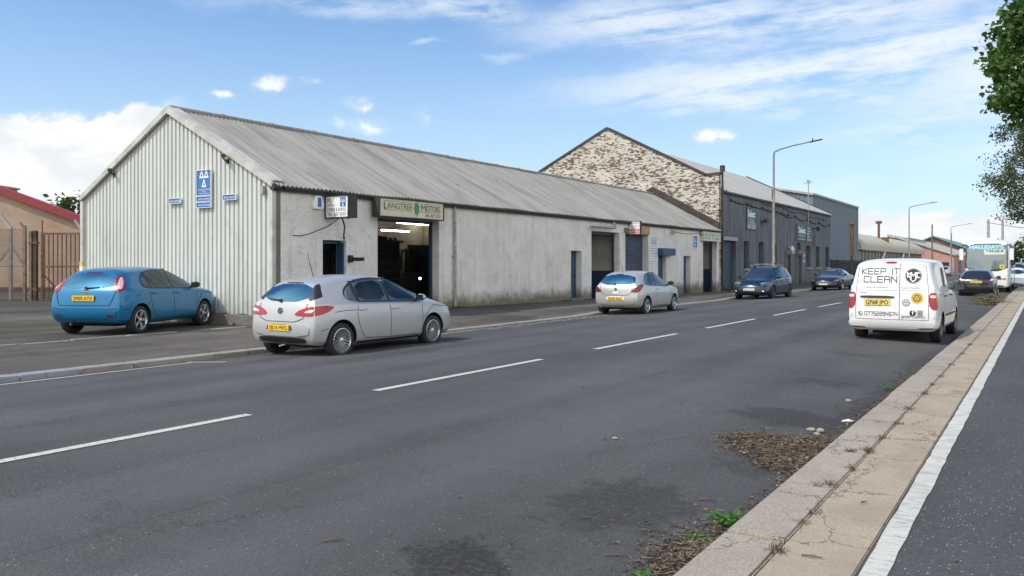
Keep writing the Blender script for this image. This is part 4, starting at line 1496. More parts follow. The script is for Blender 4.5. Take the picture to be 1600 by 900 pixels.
t, o, u, v = board('advert_board', (WX, 53.8, 3.9), 'dark green advert board on the near half of the grey wall', 'sign', None, (WX + .06, 52.72, 3.93), UY, UZ, 2.1, 1.42, 'sign_green', th=.05)
mb = MB()
text(mb, 'Select', o + u * .22 + v * .83, u, v, .42, 1.6, 0, .03)
text(mb, 'INTERIORS', o + u * .35 + v * .62, u, v, .09, 1.2)
text(mb, 'KITCHENS', o + u * .35 + v * .48, u, v, .09, 1.3)
text(mb, 'NOW OPEN', o + u * .2 + v * .08, u, v, .28, 1.7, 0, .03)
mb.add([o + u * .2 + v * .42, o + u * 1.9 + v * .42, o + u * 1.9 + v * .44, o + u * .2 + v * .44], [(0, 1, 2, 3)])
mb.build('lettering', 'white_ink', t, recalc=False)
t, o, u, v = board('advert_board', (WX, 67, 3.5), 'left panel of the paired dark green boards on the grey wall', 'sign', None, (WX + .06, 65.35, 3.52), UY, UZ, 3.0, 1.32, 'sign_green', th=.05)
mb = MB()
text(mb, 'Select', o + u * .6 + v * .62, u, v, .45, 2.2, 0, .03)
text(mb, 'INTERIORS', o + u * .7 + v * .36, u, v, .10, 1.8)
text(mb, 'AND BEDROOMS', o + u * .6 + v * .1, u, v, .08, 1.9)
mb.build('lettering', 'white_ink', t, recalc=False)
t, o, u, v = board('advert_board', (WX, 69.5, 3.5), 'right panel of the paired dark green boards on the grey wall', 'sign', None, (WX + .06, 68.5, 3.5), UY, UZ, 2.0, 1.25, 'sign_green', th=.05)
mb = MB()
for k, s1 in enumerate(['KITCHEN', 'SHOWROOM', 'BED', 'ROOMS', 'OPEN NOW']):
    text(mb, s1, o + u * .2 + v * (1.0 - k * .23), u, v, .14, [1.0, 1.4, .6, .9, 1.4][k], 0, .02)
mb.build('lettering', 'white_ink', t, recalc=False)
t, o, u, v = board('door_sign', (WX, 67.8, 2.0), 'small white notice with dark letters right of the second grey door', 'sign', None, (WX + .02, 67.3, 1.65), UY, UZ, 1.0, 1.0, 'grey_ink', th=.02)
mb = MB(); text(mb, 'OPEN', o + u * .15 + v * .62, u, v, .2, .7, 0, .02); text(mb, 'ENTER', o + u * .15 + v * .2, u, v, .2, .7, 0, .02)
mb.build('lettering', 'white_ink', t, recalc=False)
fitting('wall_cover', 'rust', lambda mb: mb.prism([(70.7, 3.3), (71.6, 3.25), (71.7, 3.95), (71.1, 4.1)], 'X', WX + .002, WX + .05), 'rusty sheet fixed to the grey wall under the floodlight', 'sheet')

# ------------------------------------------------------------------ blue-grey clad shed behind
L2 = (-27, 95, 0)
shed = empty('clad_shed', L2, 0, 'tall blue-grey metal clad shed beyond the grey warehouse', 'shed')


def ribbed_wall(mb, a, b, z0, zf, pitch, depth, nrm):
    a, b = Vector(a), Vector(b)
    L = (b - a).length; u = (b - a) / L; nrm = Vector(nrm)
    n = int(L / pitch)
    vs = []
    for i in range(n):
        for t, dd in ((0, 0), (.5, 0), (.62, 1), (.88, 1)):
            p = a + u * ((i + t) * L / n) + nrm * (depth * dd)
            vs += [(p.x, p.y, z0), (p.x, p.y, zf((i + t) / n))]
    vs += [(b.x, b.y, z0), (b.x, b.y, zf(1))]
    k = len(vs) // 2
    mb.add(vs, [(2 * i, 2 * i + 2, 2 * i + 3, 2 * i + 1) for i in range(k - 1)])


mb = MB()
ribbed_wall(mb, (-19, 83.6, 0), (-19, 106, 0), 0, lambda t: 8.4, .4, .06, (1, 0, 0))
ribbed_wall(mb, (-36, 83.6, 0), (-19, 83.6, 0), 0, lambda t: 8.4 + 3.2 * (1 - t), .4, .06, (0, -1, 0))
mb.build('wall', 'blue_cladding', shed, local=L2, recalc=False)
mb = MB()
mb.prism([(-18.9, 8.3), (-18.9, 8.5), (-36, 11.8), (-36, 11.6)], 'Y', 83.5, 106.1)
mb.build('roof', 'blue_cladding', shed, local=L2)
mb = MB()
mb.box(-19.0, -18.8, 83.45, 106.15, 8.38, 8.56); mb.box(-19.04, -18.86, 105.9, 106.12, 0, 8.4)
mb.beam((-18.85, 83.44, 8.46), (-36, 83.44, 11.75), .14, .2)
mb.build('eaves_trim', 'concrete_post', shed, local=L2)
mb = MB(); mb.box(-36, -19.1, 105.8, 106, 0, 8.3)
mb.build('end_wall', 'brown_brick', shed, local=L2)


def flue(mb):
    mb.tube([(-14.0, 75.8, .1), (-14.0, 75.8, 2.4)], .09, 10, 1)
    mb.tube([(-14.0, 75.8, 2.4), (-14.0, 75.8, 5.2)], .16, 10, 0)
    mb.lathe([(0, .16), (.0, .26), (.16, .26), (.24, .17), (.3, .1), (.3, 0)], 'Z', (-14.0, 75.8, 5.1), 12, 0)


mb = MB(); flue(mb)
tag(mb.build('vent_column', ['rust', 'dark_gutter'], smooth=50), 'tall rusty red vent column standing in front of the clad shed', 'vent')


def palisade(name, a, b, h, label, z0=.12, pitch=.15, mat='fence_black', group=None, posts=2.7):
    a, b = Vector(a), Vector(b)
    L = (b - a).length; u = (b - a) / L
    t = empty(name, (a.x, a.y, z0), 0, label, 'fence', group)
    mb = MB()
    for i in range(int(L / pitch)):
        p = u * (i * pitch)
        mb.box(p.x - .025, p.x + .025, p.y - .03, p.y + .03, .05, h)
    mb.build('palings', mat, t)
    mb = MB()
    for z in (.25, h - .25): mb.beam((0, 0, z), tuple(u * L + Vector((0, 0, z))), .05, .06)
    mb.build('rail', mat, t)
    for i in range(int(L / posts) + 1):
        p = u * (i * posts)
        mb = MB(); mb.box(p.x - .06, p.x + .06, p.y - .06, p.y + .06, 0, h + .05)
        mb.build('post', mat, t)
    return t


palisade('palisade_fence', (-16.1, 77.6, 0), (-16.1, 104, 0), 1.95, 'black railings in front of the tall blue-grey shed')
palisade('palisade_fence', (-15.2, 104, 0), (-15.2, 175, 0), 1.9, 'black railings along the pavement before the low brick sheds', pitch=.3, posts=5)

# low shed with a curved roof
L3 = (-25, 137, 0)
low = empty('curved_roof_shed', L3, 0, 'low brown shed with a cream curved roof beyond the clad shed', 'shed')
mb = MB(); mb.box(-30, -19, 106.4, 167.5, 0, 3.55)
mb.build('wall', 'brown_brick', low, local=L3)
mb = MB()
n = 12
pts = []
for k in range(n + 1):
    a = math.pi / 2 * k / n
    pts.append((-18.5 - 8.5 * (1 - math.cos(a)), 3.55 + 2.9 * math.sin(a) ** .9))
vs = []
for (x_, z_) in pts:
    vs += [(x_, 106.3, z_), (x_, 168, z_)]
mb.add(vs, [(2 * k, 2 * k + 1, 2 * k + 3, 2 * k + 2) for k in range(n)])
vs2 = [(x_ - .05, y_, z_ - .16) for (x_, y_, z_) in vs]
mb.add(vs2, [(2 * k, 2 * k + 2, 2 * k + 3, 2 * k + 1) for k in range(n)])
mb.add([vs[0], vs[1], vs2[1], vs2[0]], [(0, 1, 2, 3)])
for e in (0, 1):
    mb.add([vs[2 * k + e] for k in range(n + 1)] + [(-27, vs[e][1], 3.5)], [tuple(range(n + 2))])
mb.build('roof', 'curved_roof', low, local=L3, smooth=50)
mb = MB()
mb.box(-19.0, -18.93, 106.5, 150, .9, 3.3)
mb.build('window_band', 'machine_grey', low, local=L3)
for k in range(19):
    y = 106.8 + k * 2.35
    mb = MB(); mb.box(-18.95, -18.85, y, y + .35, .2, 3.45)
    mb.build('pier', 'curved_roof', low, local=L3)
for y in (122, 140):
    mb = MB(); mb.tube([(-18.95, y, .3), (-18.7, y, 2.2), (-18.6, y + 2.2, 3.5)], .12, 6)
    mb.build('downpipe', 'white_board', low, local=L3)


def flue2(mb):
    mb.tube([(-20.5, 131, 4.5), (-20.5, 131, 8.0)], .17, 8); mb.tube([(-20.9, 131, 7.8), (-20.1, 131, 7.8)], .2, 8); mb.box(-20.2, -19.2, 130.6, 131.4, 4.7, 5.6)


fitting('roof_flue', 'rust', flue2, 'rusty flue pipe rising from the cream curved roof', 'flue')
# grey box plant house, pink brick gable shed, green-roofed shed
L4 = (-25, 192, 0)
t = empty('plant_house', L4, 0, 'pale blue-grey box-shaped roof unit above the far pink shed', 'plant house')
mb = MB(); mb.box(-29, -22.5, 178, 206, 0, 6.7)
mb.build('wall', 'grey_box', t, local=L4)
mb = MB(); mb.box(-29.1, -22.4, 177.9, 206.1, 6.7, 6.9); mb.build('roof', 'concrete_post', t, local=L4)
L5 = (-22, 200, 0)
t = empty('pink_brick_shed', L5, 0, 'pink brick shed with pale sloping roof far down the road', 'shed')
mb = MB(); mb.prism([(-14.5, 0), (-14.5, 3.3), (-26, 7.2), (-26, 0)], 'Y', 176, 176.3); mb.box(-14.8, -14.5, 176.3, 252, 0, 3.3)
mb.build('wall', 'pink_brick', t, local=L5)
mb = MB(); mb.prism([(-14.2, 3.3), (-14.2, 3.55), (-26, 7.55), (-26, 7.3)], 'Y', 175.6, 252.5)
mb.build('roof', 'pale_roof', t, local=L5)
for y in (186, 204, 222):
    mb = MB(); mb.box(-14.5, -14.46, y, y + 6, 0, 2.7); mb.build('door', 'navy_paint', t, local=L5)
L6 = (-20, 290, 0)
t = empty('green_roof_shed', L6, 0, 'far shed with a teal green roof behind the pink shed', 'shed')
mb = MB(); mb.prism([(-34, 0), (-13, 0), (-13, 3.45), (-26, 9.1), (-34, 5.6)], 'Y', 255, 330); mb.build('wall', 'brown_brick', t, local=L6)
mb = MB(); mb.prism([(-12.6, 3.5), (-12.6, 3.8), (-26, 9.5), (-34, 6), (-34, 5.7), (-26, 9.2)], 'Y', 254, 331); mb.build('roof', 'green_sheet', t, local=L6)

# ------------------------------------------------------------------ brick building and fence on the far left
c_, s_ = math.cos(YAW), math.sin(YAW)
DB = 42.0
LB = (-s_ * DB, c_ * DB, 0)
lb = empty('brick_hall', LB, YAW, 'tan brick hall with a red sloping fascia beyond the rusty gate', 'hall')


def hz(x_): return 5.42 - (x_ + 25.85) * .362


mb = MB(); mb.prism([(-38, -.1), (-19.0, -.1), (-19.0, hz(-19)), (-29.5, hz(-29.5)), (-38, hz(-29.5) - 3)], 'Y', 0, .35)
mb.build('wall', 'tan_brick', lb)
mb = MB()
mb.beam((-18.6, .0, hz(-18.6) + .05), (-29.5, .0, hz(-29.5) + .05), .5, .34); mb.beam((-29.5, .0, hz(-29.5) + .05), (-38.4, .0, hz(-29.5) - 3.2), .5, .34)
mb.box(-37.9, -19.2, .3, 14, 1.9, 2.2)
mb.build('roof', 'red_fascia', lb)
mb = MB(); mb.box(-28.4, -26.75, .45, 3, 2.2, 5.72); mb.box(-28.5, -26.65, .4, 3.1, 5.72, 5.82)
mb.build('chimney', 'tan_brick', lb)
# chain link fence with cranked concrete posts
DF = 32.0
LF = (-s_ * DF, c_ * DF, .2)
fe = empty('chain_link_fence', LF, YAW, 'chain link fence with cranked steel posts left of the gate', 'fence')
mb = MB()
x0_, x1_, H = -26.0, -18.72, 2.85
pit = .09
k = x0_ - H
while k < x1_:
    for sgn in (1, -1):
        a = (k, 0.0) if sgn == 1 else (k, H)
        b = (k + H, H) if sgn == 1 else (k + H, 0.0)
        xa, za, xb, zb = a[0], a[1], b[0], b[1]
        if xb <= x0_ or xa >= x1_: continue
        if xa < x0_: za += (x0_ - xa) * (zb - za) / (xb - xa); xa = x0_
        if xb > x1_: zb -= (xb - x1_) * (zb - za) / (xb - xa); xb = x1_
        mb.beam((xa, 0, za), (xb, 0, zb), .006, .006)
    k += pit
mb.build('mesh_panel', 'dark_gutter', fe)
for zz in (H, H / 2, .15):
    mb = MB(); mb.tube([(x0_, -.01, zz), (x1_, -.01, zz)], .007, 5); mb.build('straining_wire', 'dark_gutter', fe)
for k_, xx in enumerate((-25.2, -22.2, -19.32)):
    mb = MB(); mb.box(xx - .05, xx + .05, .02, .12, -.1, 2.95); mb.beam((xx, .07, 2.9), (xx - .42, .07, 3.42), .08, .09)
    p_ = mb.build('post', 'steel_galv', fe)
    if k_ > 0:
        mb = MB(); mb.beam((xx, .07, 2.2), (xx - 1.0, .07, .9), .05, .06); mb.beam((xx, .07, 2.25), (xx + .48, .07, 1.5), .05, .06)
        mb.build('brace', 'steel_galv', p_)
mb = MB(); mb.box(-18.79, -18.69, -.05, .05, -.1, 3.0); mb.beam((-18.74, 0, 2.9), (-18.92, 0, 3.1), .07, .07)
mb.build('end_post', 'weathered_wood', fe)
# mesh beyond the gate
fe2 = empty('chain_link_fence', (-s_ * (DF + 2.5), c_ * (DF + 2.5), .2), YAW, 'chain link fence seen through the bars of the rusty gate', 'fence')
mb = MB()
x0_, x1_ = -19.6, -16.0
k = x0_ - H
while k < x1_:
    for sgn in (1, -1):
        a = (k, 0.0) if sgn == 1 else (k, H)
        b = (k + H, H) if sgn == 1 else (k + H, 0.0)
        xa, za, xb, zb = a[0], a[1], b[0], b[1]
        if xb <= x0_ or xa >= x1_: continue
        if xa < x0_: za += (x0_ - xa) * (zb - za) / (xb - xa); xa = x0_
        if xb > x1_: zb -= (xb - x1_) * (zb - za) / (xb - xa); xb = x1_
        mb.beam((xa, 0, za), (xb, 0, zb), .006, .006)
    k += pit
mb.build('mesh_panel', 'dark_gutter', fe2)
mb = MB(); mb.box(-17.85, -17.77, 0, .1, -.1, 2.9); mb.beam((-17.81, .05, 2.85), (-18.15, .05, 3.35), .08, .09)
mb.build('post', 'steel_galv', fe2)
gt = empty('gate', LF, YAW, 'tall rusty barred gate between the chain link fence and the gable', 'gate')
gx0, gx1 = -18.10, -15.4
mb = MB()
for i in range(16):
    xx = gx0 + .12 + i * .168
    if xx < gx1: mb.box(xx - .014, xx + .014, -.014, .014, .18, 2.66)
mb.build('bar', 'rust_dark', gt); tag(gt.children[-1], kind=None)
mb = MB()
mb.box(gx0, gx0 + .07, -.03, .03, .1, 2.75); mb.box(gx1 - .07, gx1, -.03, .03, .1, 2.75)
for zz in (.16, 1.42, 2.68): mb.box(gx0 + .07, gx1 - .07, -.025, .025, zz - .03, zz + .03)
mb.beam((gx0 + .07, .03, 1.1), (gx0 + .95, .03, .2), .04, .05)
mb.build('gate_frame', 'rust', gt)
mb = MB()
for xx in (gx0 + .03, gx0 + 1.55): mb.tube([(xx, 0, 2.7), (xx, 0, 3.2)], .025, 6)
mb.build('spike', 'rust', gt)
mb = MB(); mb.tube([(gx0 + .3, -.05, .02), (gx0 + 1.6, -.05, .06)], .05, 8); mb.box(gx0 + .5, gx0 + .58, -.04, .04, .0, .2)
mb.build('drop_bolt', 'dark_gutter', gt)
for k_, (xx, w_, h_, m_) in enumerate(((-18.50, .11, 2.78, 'weathered_wood'), (-18.32, .14, 2.8, 'rust_dark'))):
    p_ = empty('gate_post', tuple(Vector(LF) + Vector((c_, s_, 0)) * xx), YAW, ('pale weathered gate post nearest the chain link fence', 'dark rusty gate post carrying the barred gate')[k_], 'post')
    mb = MB(); mb.box(-w_ / 2, w_ / 2, -.07, .07, -.1, h_); mb.build('shaft', m_, p_, bevel=.01)
    mb = MB(); mb.box(-w_ / 2 - .01, w_ / 2 + .03, -.08, .08, .5, .58); mb.box(-w_ / 2 - .01, w_ / 2 + .03, -.08, .08, 2.3, 2.38); mb.build('hinge', 'rust', p_)

# ------------------------------------------------------------------ lamp posts
def lamp_post(x, y, z, H, arm, label, dx=1.0):
    t = empty('street_lamp', (x, y, z), 0, label, 'street lamp', 'street lamps along the left pavement')
    mb = MB(); mb.lathe([(0, .11), (1.2, .11), (1.25, .085), (H - .4, .055)], 'Z', (0, 0, 0), 12)
    mb.build('column', 'lamp_steel', t, smooth=50)
    mb = MB(); mb.box(-.05, .05, -.125, -.1, .5, 1.0); mb.build('access_door', 'lamp_steel', t)
    mb = MB()
    rise = arm * .155
    pts = [(0, 0, H - .42), (0, 0, H - .2), (.06 * arm / 3, 0, H - .05), (.3, 0, H + .07), (arm * .5, 0, H + .07 + rise * .5), (arm, 0, H + .07 + rise)]
    mb.tube(pts, [.055, .053, .05, .047, .042, .036], 10)
    mb.build('arm', 'lamp_steel', t, smooth=60)
    mb = MB()
    hd = Vector((1, 0, .155)).normalized()
    mb.obox(Vector((arm + .30, 0, H + .10 + rise)), hd, UY, hd.cross(UY) * -1, .34, .11, .028)
    hd_ = mb.build('lantern', 'machine_grey', t, bevel=.015)
    mb = MB(); mb.tube([(arm + .12, 0, H + .12 + rise), (arm + .12, 0, H + .24 + rise)], .035, 8); mb.build('photocell', 'dark_gutter', hd_)
    return t


lamp_post(-12.95, 47.6, .1, 8.0, 2.0, 'nearest tall street lamp with a long arm before the grey warehouse')
lamp_post(-12.95, 103, .1, 8.0, 2.2, 'middle street lamp seen above the white van roof')
lamp_post(-12.95, 152, .1, 7.6, 2.4, 'farthest street lamp seen left of the parked coach')


def pole(x, y, h, r, label, mat='lamp_steel', group='plain poles far down the road', name='utility_pole'):
    mb = MB(); mb.lathe([(0, r), (h, r * .75), (h + .02, 0)], 'Z', (0, 0, 0), 10)
    o = mb.build(name, mat, smooth=50); o.location = (x, y, 0)
    return tag(o, label, 'pole', group)


pole(-13.2, 128, 7.2, .12, 'dark wooden pole standing before the far pink shed', 'weathered_wood')
pole(-13.4, 158, 6.9, .12, 'second dark wooden pole before the far pink shed', 'weathered_wood')
pole(-9.0, 178, 10.0, .30, 'shorter grey stack seen over the left of the coach roof', 'concrete_post')
pole(-6.7, 178, 10.1, .26, 'slimmer grey stack seen over the right of the coach roof', 'concrete_post')
# ------------------------------------------------------------------ vehicles
def ring_half(st):
    yb, y1, y2, y3, zb, zs, zt, W, Wt = st
    gh = zt - zs
    z6, z7 = zt - min(.10, .42 * gh), zt - min(.030, .14 * gh)
    h = zs - zb
    pts = [(0, yb, zb), (.45 * W, yb, zb), (.84 * W, yb, zb), (.965 * W, (yb + y1) / 2, zb + .09), (W, y1, zb + .32 * h), (.992 * W, y1 + (y2 - y1) * .45, zb + .74 * h), (.962 * W, y2, zs)]
    pts += [(Wt, y2 + (y3 - y2) * .72, z6), (.86 * Wt, y3 - (y3 - y2) * .06, z7), (.45 * Wt, y3, zt), (0, y3, zt)]
    return pts


def car_cage(stations, bulge_r, bulge_f):
    """control cage of a car body: rings of points from tail to nose, closed with bulging end caps"""
    bm = bmesh.new()
    rings = []
    for st in stations:
        half = ring_half(st)
        right = [bm.verts.new(p) for p in half]
        left = [bm.verts.new((-p[0], p[1], p[2])) for p in half[1:-1]]
        rings.append(right + left[::-1])        # 0 bottom centre ... 10 top centre ... back down the left
    n = len(rings[0])
    for a, b in zip(rings, rings[1:]):
        for k in range(n):
            bm.faces.new((a[k], a[(k + 1) % n], b[(k + 1) % n], b[k]))
    for ring, sg, bulge in ((rings[0], -1, bulge_r), (rings[-1], 1, bulge_f)):
        rows = []
        rows.append([ring[18], ring[19], ring[0], ring[1], ring[2]])
        for lv, lf in ((3, 17), (4, 16), (5, 15), (6, 14), (7, 13)):
            R_, L_ = ring[lv], ring[lf]
            row = [L_]
            for f in (-.55, 0, .55):
                row.append(bm.verts.new((R_.co.x * f, R_.co.y + sg * bulge * (1 - f * f), R_.co.z)))
            row.append(R_)
            rows.append(row)
        rows.append([ring[12], ring[11], ring[10], ring[9], ring[8]])
        for a, b in zip(rows, rows[1:]):
            for k in range(4):
                bm.faces.new((a[k], a[k + 1], b[k + 1], b[k]))
    cl = bm.edges.layers.float.get('crease_edge') or bm.edges.layers.float.new('crease_edge')

    def crease(a, b, v):
        e = bm.edges.get((a, b))
        if e: e[cl] = v
    for a, b in zip(rings, rings[1:]):
        for lv, lf, v in ((6, 14, .72), (7, 13, .4), (5, 15, .28), (3, 17, .4), (2, 18, .4)):
            crease(a[lv], b[lv], v); crease(a[lf], b[lf], v)
    for ring in (rings[0], rings[-1]):
        for k in range(2, 8): crease(ring[k], ring[k + 1], .5)
        for k in range(12, 18): crease(ring[k], ring[k + 1], .5)
    for k in range(7, 13): crease(rings[0][k], rings[0][k + 1], .45)
    bmesh.ops.recalc_face_normals(bm, faces=bm.faces)
    return bm


def chaikin(poly, it=2, closed=True):
    for _ in range(it):
        out = []
        n = len(poly)
        for i in range(n if closed else n - 1):
            a, b = poly[i], poly[(i + 1) % n]
            out += [(a[0] * .78 + b[0] * .22, a[1] * .78 + b[1] * .22), (a[0] * .22 + b[0] * .78, a[1] * .22 + b[1] * .78)]
        poly = out
    return poly


class Skin:
    """projects shapes drawn in a side, rear, front or top view on to a finished body"""
    def __init__(s, me):
        s.t = BVHTree.FromPolygons([v.co for v in me.vertices], [tuple(p.vertices) for p in me.polygons])

    def hit(s, view, u, v, off):
        if view == 'R': o, d = Vector((u, -8, v)), Vector((0, 1, 0))
        elif view == 'F': o, d = Vector((u, 20, v)), Vector((0, -1, 0))
        elif view == 'S': o, d = Vector((8, u, v)), Vector((-1, 0, 0))
        elif view == 'L': o, d = Vector((-8, u, v)), Vector((1, 0, 0))
        elif view in 'DE':
            k = .7071 if view == 'D' else -.7071
            o, d = Vector((k * (u + 8), .7071 * (u - 8), v)), Vector((-k, .7071, 0))
        elif view == 'T': o, d = Vector((u, v, 8)), Vector((0, 0, -1))
        else: o, d = Vector((u, v, -3)), Vector((0, 0, 1))
        p, nn, i, dist = s.t.ray_cast(o, d)
        if p is None:
            p, nn, i, dist = s.t.find_nearest(o + d * 8)
        if nn.dot(d) > 0: nn = -nn
        w = (nn * .55 - d * .45).normalized()
        return p + w * off

    def patch(s, mb, view, poly, off=.005, nu=22, nv=7, smooth=2, mi=0, skirt=.02):
        """fills a polygon (single-valued top and bottom along u) with a grid lying off above the body, with a rim"""
        if smooth: poly = chaikin(poly, smooth)
        us = [p[0] for p in poly]
        u0, u1 = min(us), max(us)
        e = (u1 - u0) * .004
        top, bot = [], []
        for i in range(nu):
            u = u0 + e + (u1 - u0 - 2 * e) * (.5 - .5 * math.cos(math.pi * i / (nu - 1)))
            vs = []
            n = len(poly)
            for k in range(n):
                a, b = poly[k], poly[(k + 1) % n]
                if (a[0] - u) * (b[0] - u) <= 0 and a[0] != b[0]:
                    vs.append(a[1] + (b[1] - a[1]) * (u - a[0]) / (b[0] - a[0]))
            if not vs: vs = [poly[0][1]]
            bot.append((u, min(vs))); top.append((u, max(vs)))
        grid = []
        for (u, v0), (_, v1) in zip(bot, top):
            grid.append([s.hit(view, u, v0 + (v1 - v0) * k / (nv - 1), off) for k in range(nv)])
        vs = [p for col in grid for p in col]
        fs = [(i * nv + k, (i + 1) * nv + k, (i + 1) * nv + k + 1, i * nv + k + 1) for i in range(nu - 1) for k in range(nv - 1)]
        loop = [(i, 0) for i in range(nu)] + [(nu - 1, k) for k in range(1, nv)] + [(i, nv - 1) for i in range(nu - 2, -1, -1)] + [(0, k) for k in range(nv - 2, 0, -1)]
        base = len(vs)
        low = []
        for (i, k) in loop:
            u = bot[i][0]; v = bot[i][1] + (top[i][1] - bot[i][1]) * k / (nv - 1)
            low.append(s.hit(view, u, v, off - skirt))
        vs += low
        m = len(loop)
        for q in range(m):
            a, b = loop[q], loop[(q + 1) % m]
            fs.append((a[0] * nv + a[1], base + q, base + (q + 1) % m, b[0] * nv + b[1]))
        mb.add(vs, fs, mi)

    def strip(s, mb, view, line, w=.012, off=.004, mi=0, step=.06, closed=False):
        pts = []
        if closed: line = line + [line[0]]
        for a, b in zip(line, line[1:]):
            L = math.hypot(b[0] - a[0], b[1] - a[1])
            k = max(1, int(L / step))
            for i in range(k): pts.append((a[0] + (b[0] - a[0]) * i / k, a[1] + (b[1] - a[1]) * i / k))
        pts.append(line[-1])
        vs = []
        for i, p in enumerate(pts):
            q0, q1 = pts[max(0, i - 1)], pts[min(len(pts) - 1, i + 1)]
            dx, dy = q1[0] - q0[0], q1[1] - q0[1]
            L = math.hypot(dx, dy) or 1
            nx, ny = -dy / L * w / 2, dx / L * w / 2
            vs += [s.hit(view, p[0] + nx, p[1] + ny, off), s.hit(view, p[0] - nx, p[1] - ny, off)]
        mb.add(vs, [(2 * i, 2 * i + 1, 2 * i + 3, 2 * i + 2) for i in range(len(pts) - 1)], mi)

    def flat(s, mb, view, verts, faces, off=.006, mi=0):
        mb.add([s.hit(view, a, b, off) for a, b in verts], faces, mi)


def wheel(root, x, y, r, w, style, side, zc=None, rim='alloy', name='wheel'):
    """tyre with a rim as its child; side +1 right, -1 left; x is the outer face"""
    zc = r if zc is None else zc
    t = MB()
    k = -side
    pr = r * .70
    t.lathe([(0, pr), (-k * .004, pr + .02), (-k * .006, r * .86), (k * .012, r * .965), (k * .035, r), (k * (w - .035), r), (k * (w - .012), r * .965), (k * w, r * .85), (k * w, pr)], 'X', (x, y, zc), 36)
    for g_ in (.32, .5, .68):
        t.lathe([(k * w * g_ - .004, r + .0006), (k * w * g_ + .004, r + .0006)], 'X', (x, y, zc), 36)
    wh = t.build(name, 'rubber', root, smooth=35)
    m = MB()
    ro = pr + .004
    m.lathe([(k * .0, ro), (-k * .003, ro - .012), (k * .015, ro - .022), (k * .05, ro - .03), (k * (w - .02), ro - .035)], 'X', (x, y, zc), 36, 0)
    m.lathe([(k * .085, ro - .03), (k * .085, .0)], 'X', (x, y, zc), 36, 1)
    if style == 'steel':
        m.lathe([(k * .012, ro - .02), (k * .004, ro * .75), (k * .03, ro * .55), (k * .012, ro * .3), (k * .0, 0)], 'X', (x, y, zc), 36, 0)
    else:
        ns, double, wid = {'multi': (10, True, .016), 'five': (5, True, .030), 'seven': (7, False, .04), 'ten': (10, False, .024), 'nine': (9, False, .03)}[style]
        for q in range(ns):
            for dd in ((-.11, .11) if double else (0,)):
                a0 = 2 * math.pi * q / ns + (dd * .7 if double else 0)
                a1 = 2 * math.pi * q / ns + dd * (1.45 if style == 'multi' else 1.0)
                p0 = Vector((x + k * .022, y + math.cos(a0) * ro * .18, zc + math.sin(a0) * ro * .18))
                p1 = Vector((x + k * .012, y + math.cos(a1) * (ro - .016), zc + math.sin(a1) * (ro - .016)))
                d = (p1 - p0)
                tn = Vector((0, -math.sin(a1), math.cos(a1)))
                w0, w1 = wid * (.8 if style != 'multi' else .7), wid
                vs = []
                for p, ww in ((p0, w0), (p1, w1)):
                    for sx in (0, k * .035):
                        for sg in (-1, 1):
                            vs.append(p + Vector((sx, 0, 0)) + tn * (sg * ww / 2 * (1.25 if sx else 1)))
                m.add(vs, [(0, 1, 5, 4), (2, 6, 7, 3), (0, 4, 6, 2), (1, 3, 7, 5)], 0)
        m.lathe([(k * .03, ro * .24), (k * .012, ro * .22), (k * .008, ro * .12), (k * .004, 0)], 'X', (x, y, zc), 20, 0)
    rm = m.build('rim', [rim, 'brake_dark'], wh, smooth=40)
    return wh


def mirror_pts(poly): return [(-a, b) for a, b in poly]


def build_body(root, S, paint):
    bm = car_cage(S['st'], S.get('br', .08), S.get('bf', .08))
    me = bpy.data.meshes.new('cage'); bm.to_mesh(me); bm.free()
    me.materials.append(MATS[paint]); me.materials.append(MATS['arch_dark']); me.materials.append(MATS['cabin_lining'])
    o = bpy.data.objects.new('body', me); COL.objects.link(o)
    m = o.modifiers.new('s', 'SUBSURF'); m.levels = 3; m.render_levels = 3
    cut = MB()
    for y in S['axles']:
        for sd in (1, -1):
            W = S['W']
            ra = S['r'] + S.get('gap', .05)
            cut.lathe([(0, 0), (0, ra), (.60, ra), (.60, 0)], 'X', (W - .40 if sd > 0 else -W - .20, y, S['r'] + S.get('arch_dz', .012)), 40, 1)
    # wheel cylinders must be closed solids
    cm = cut.build('cutter', [paint, 'arch_dark'])
    bmc = bmesh.new(); bmc.from_mesh(cm.data)
    bmesh.ops.remove_doubles(bmc, verts=bmc.verts, dist=1e-5)
    bmesh.ops.recalc_face_normals(bmc, faces=bmc.faces)
    bmc.to_mesh(cm.data); bmc.free()
    cuts = [cm]
    for view, poly in S.get('through', []):
        pb = MB()
        poly = chaikin(poly, 1)
        if view == 'S': pb.prism(poly, 'X', -2, 2, 2)
        elif view == 'R': pb.prism(poly, 'Y', -1, S['through_y'], 2)
        elif view == 'F': pb.prism(poly, 'Y', S['through_y'], 8, 2)
        cuts.append(pb.build('cutter', [paint, 'arch_dark', 'cabin_lining']))
    for c in cuts:
        b = o.modifiers.new('b', 'BOOLEAN'); b.operation = 'DIFFERENCE'; b.object = c; b.solver = 'EXACT'
    dg = bpy.context.evaluated_depsgraph_get(); dg.update()
    fin = bpy.data.meshes.new_from_object(o.evaluated_get(dg))
    # the uncut skin is what the panes, lamps and seams are laid on
    for b in [q for q in o.modifiers if q.type == 'BOOLEAN']: o.modifiers.remove(b)
    dg.update()
    whole = bpy.data.meshes.new_from_object(o.evaluated_get(dg))
    sk = Skin(whole)
    for c in cuts: bpy.data.objects.remove(c)
    bpy.data.objects.remove(o); bpy.data.meshes.remove(me)
    fin.name = 'body'
    fin.polygons.foreach_set('use_smooth', [True] * len(fin.polygons))
    fin.set_sharp_from_angle(angle=R(38))
    body = bpy.data.objects.new('body', fin); COL.objects.link(body); body.parent = root
    return body, sk


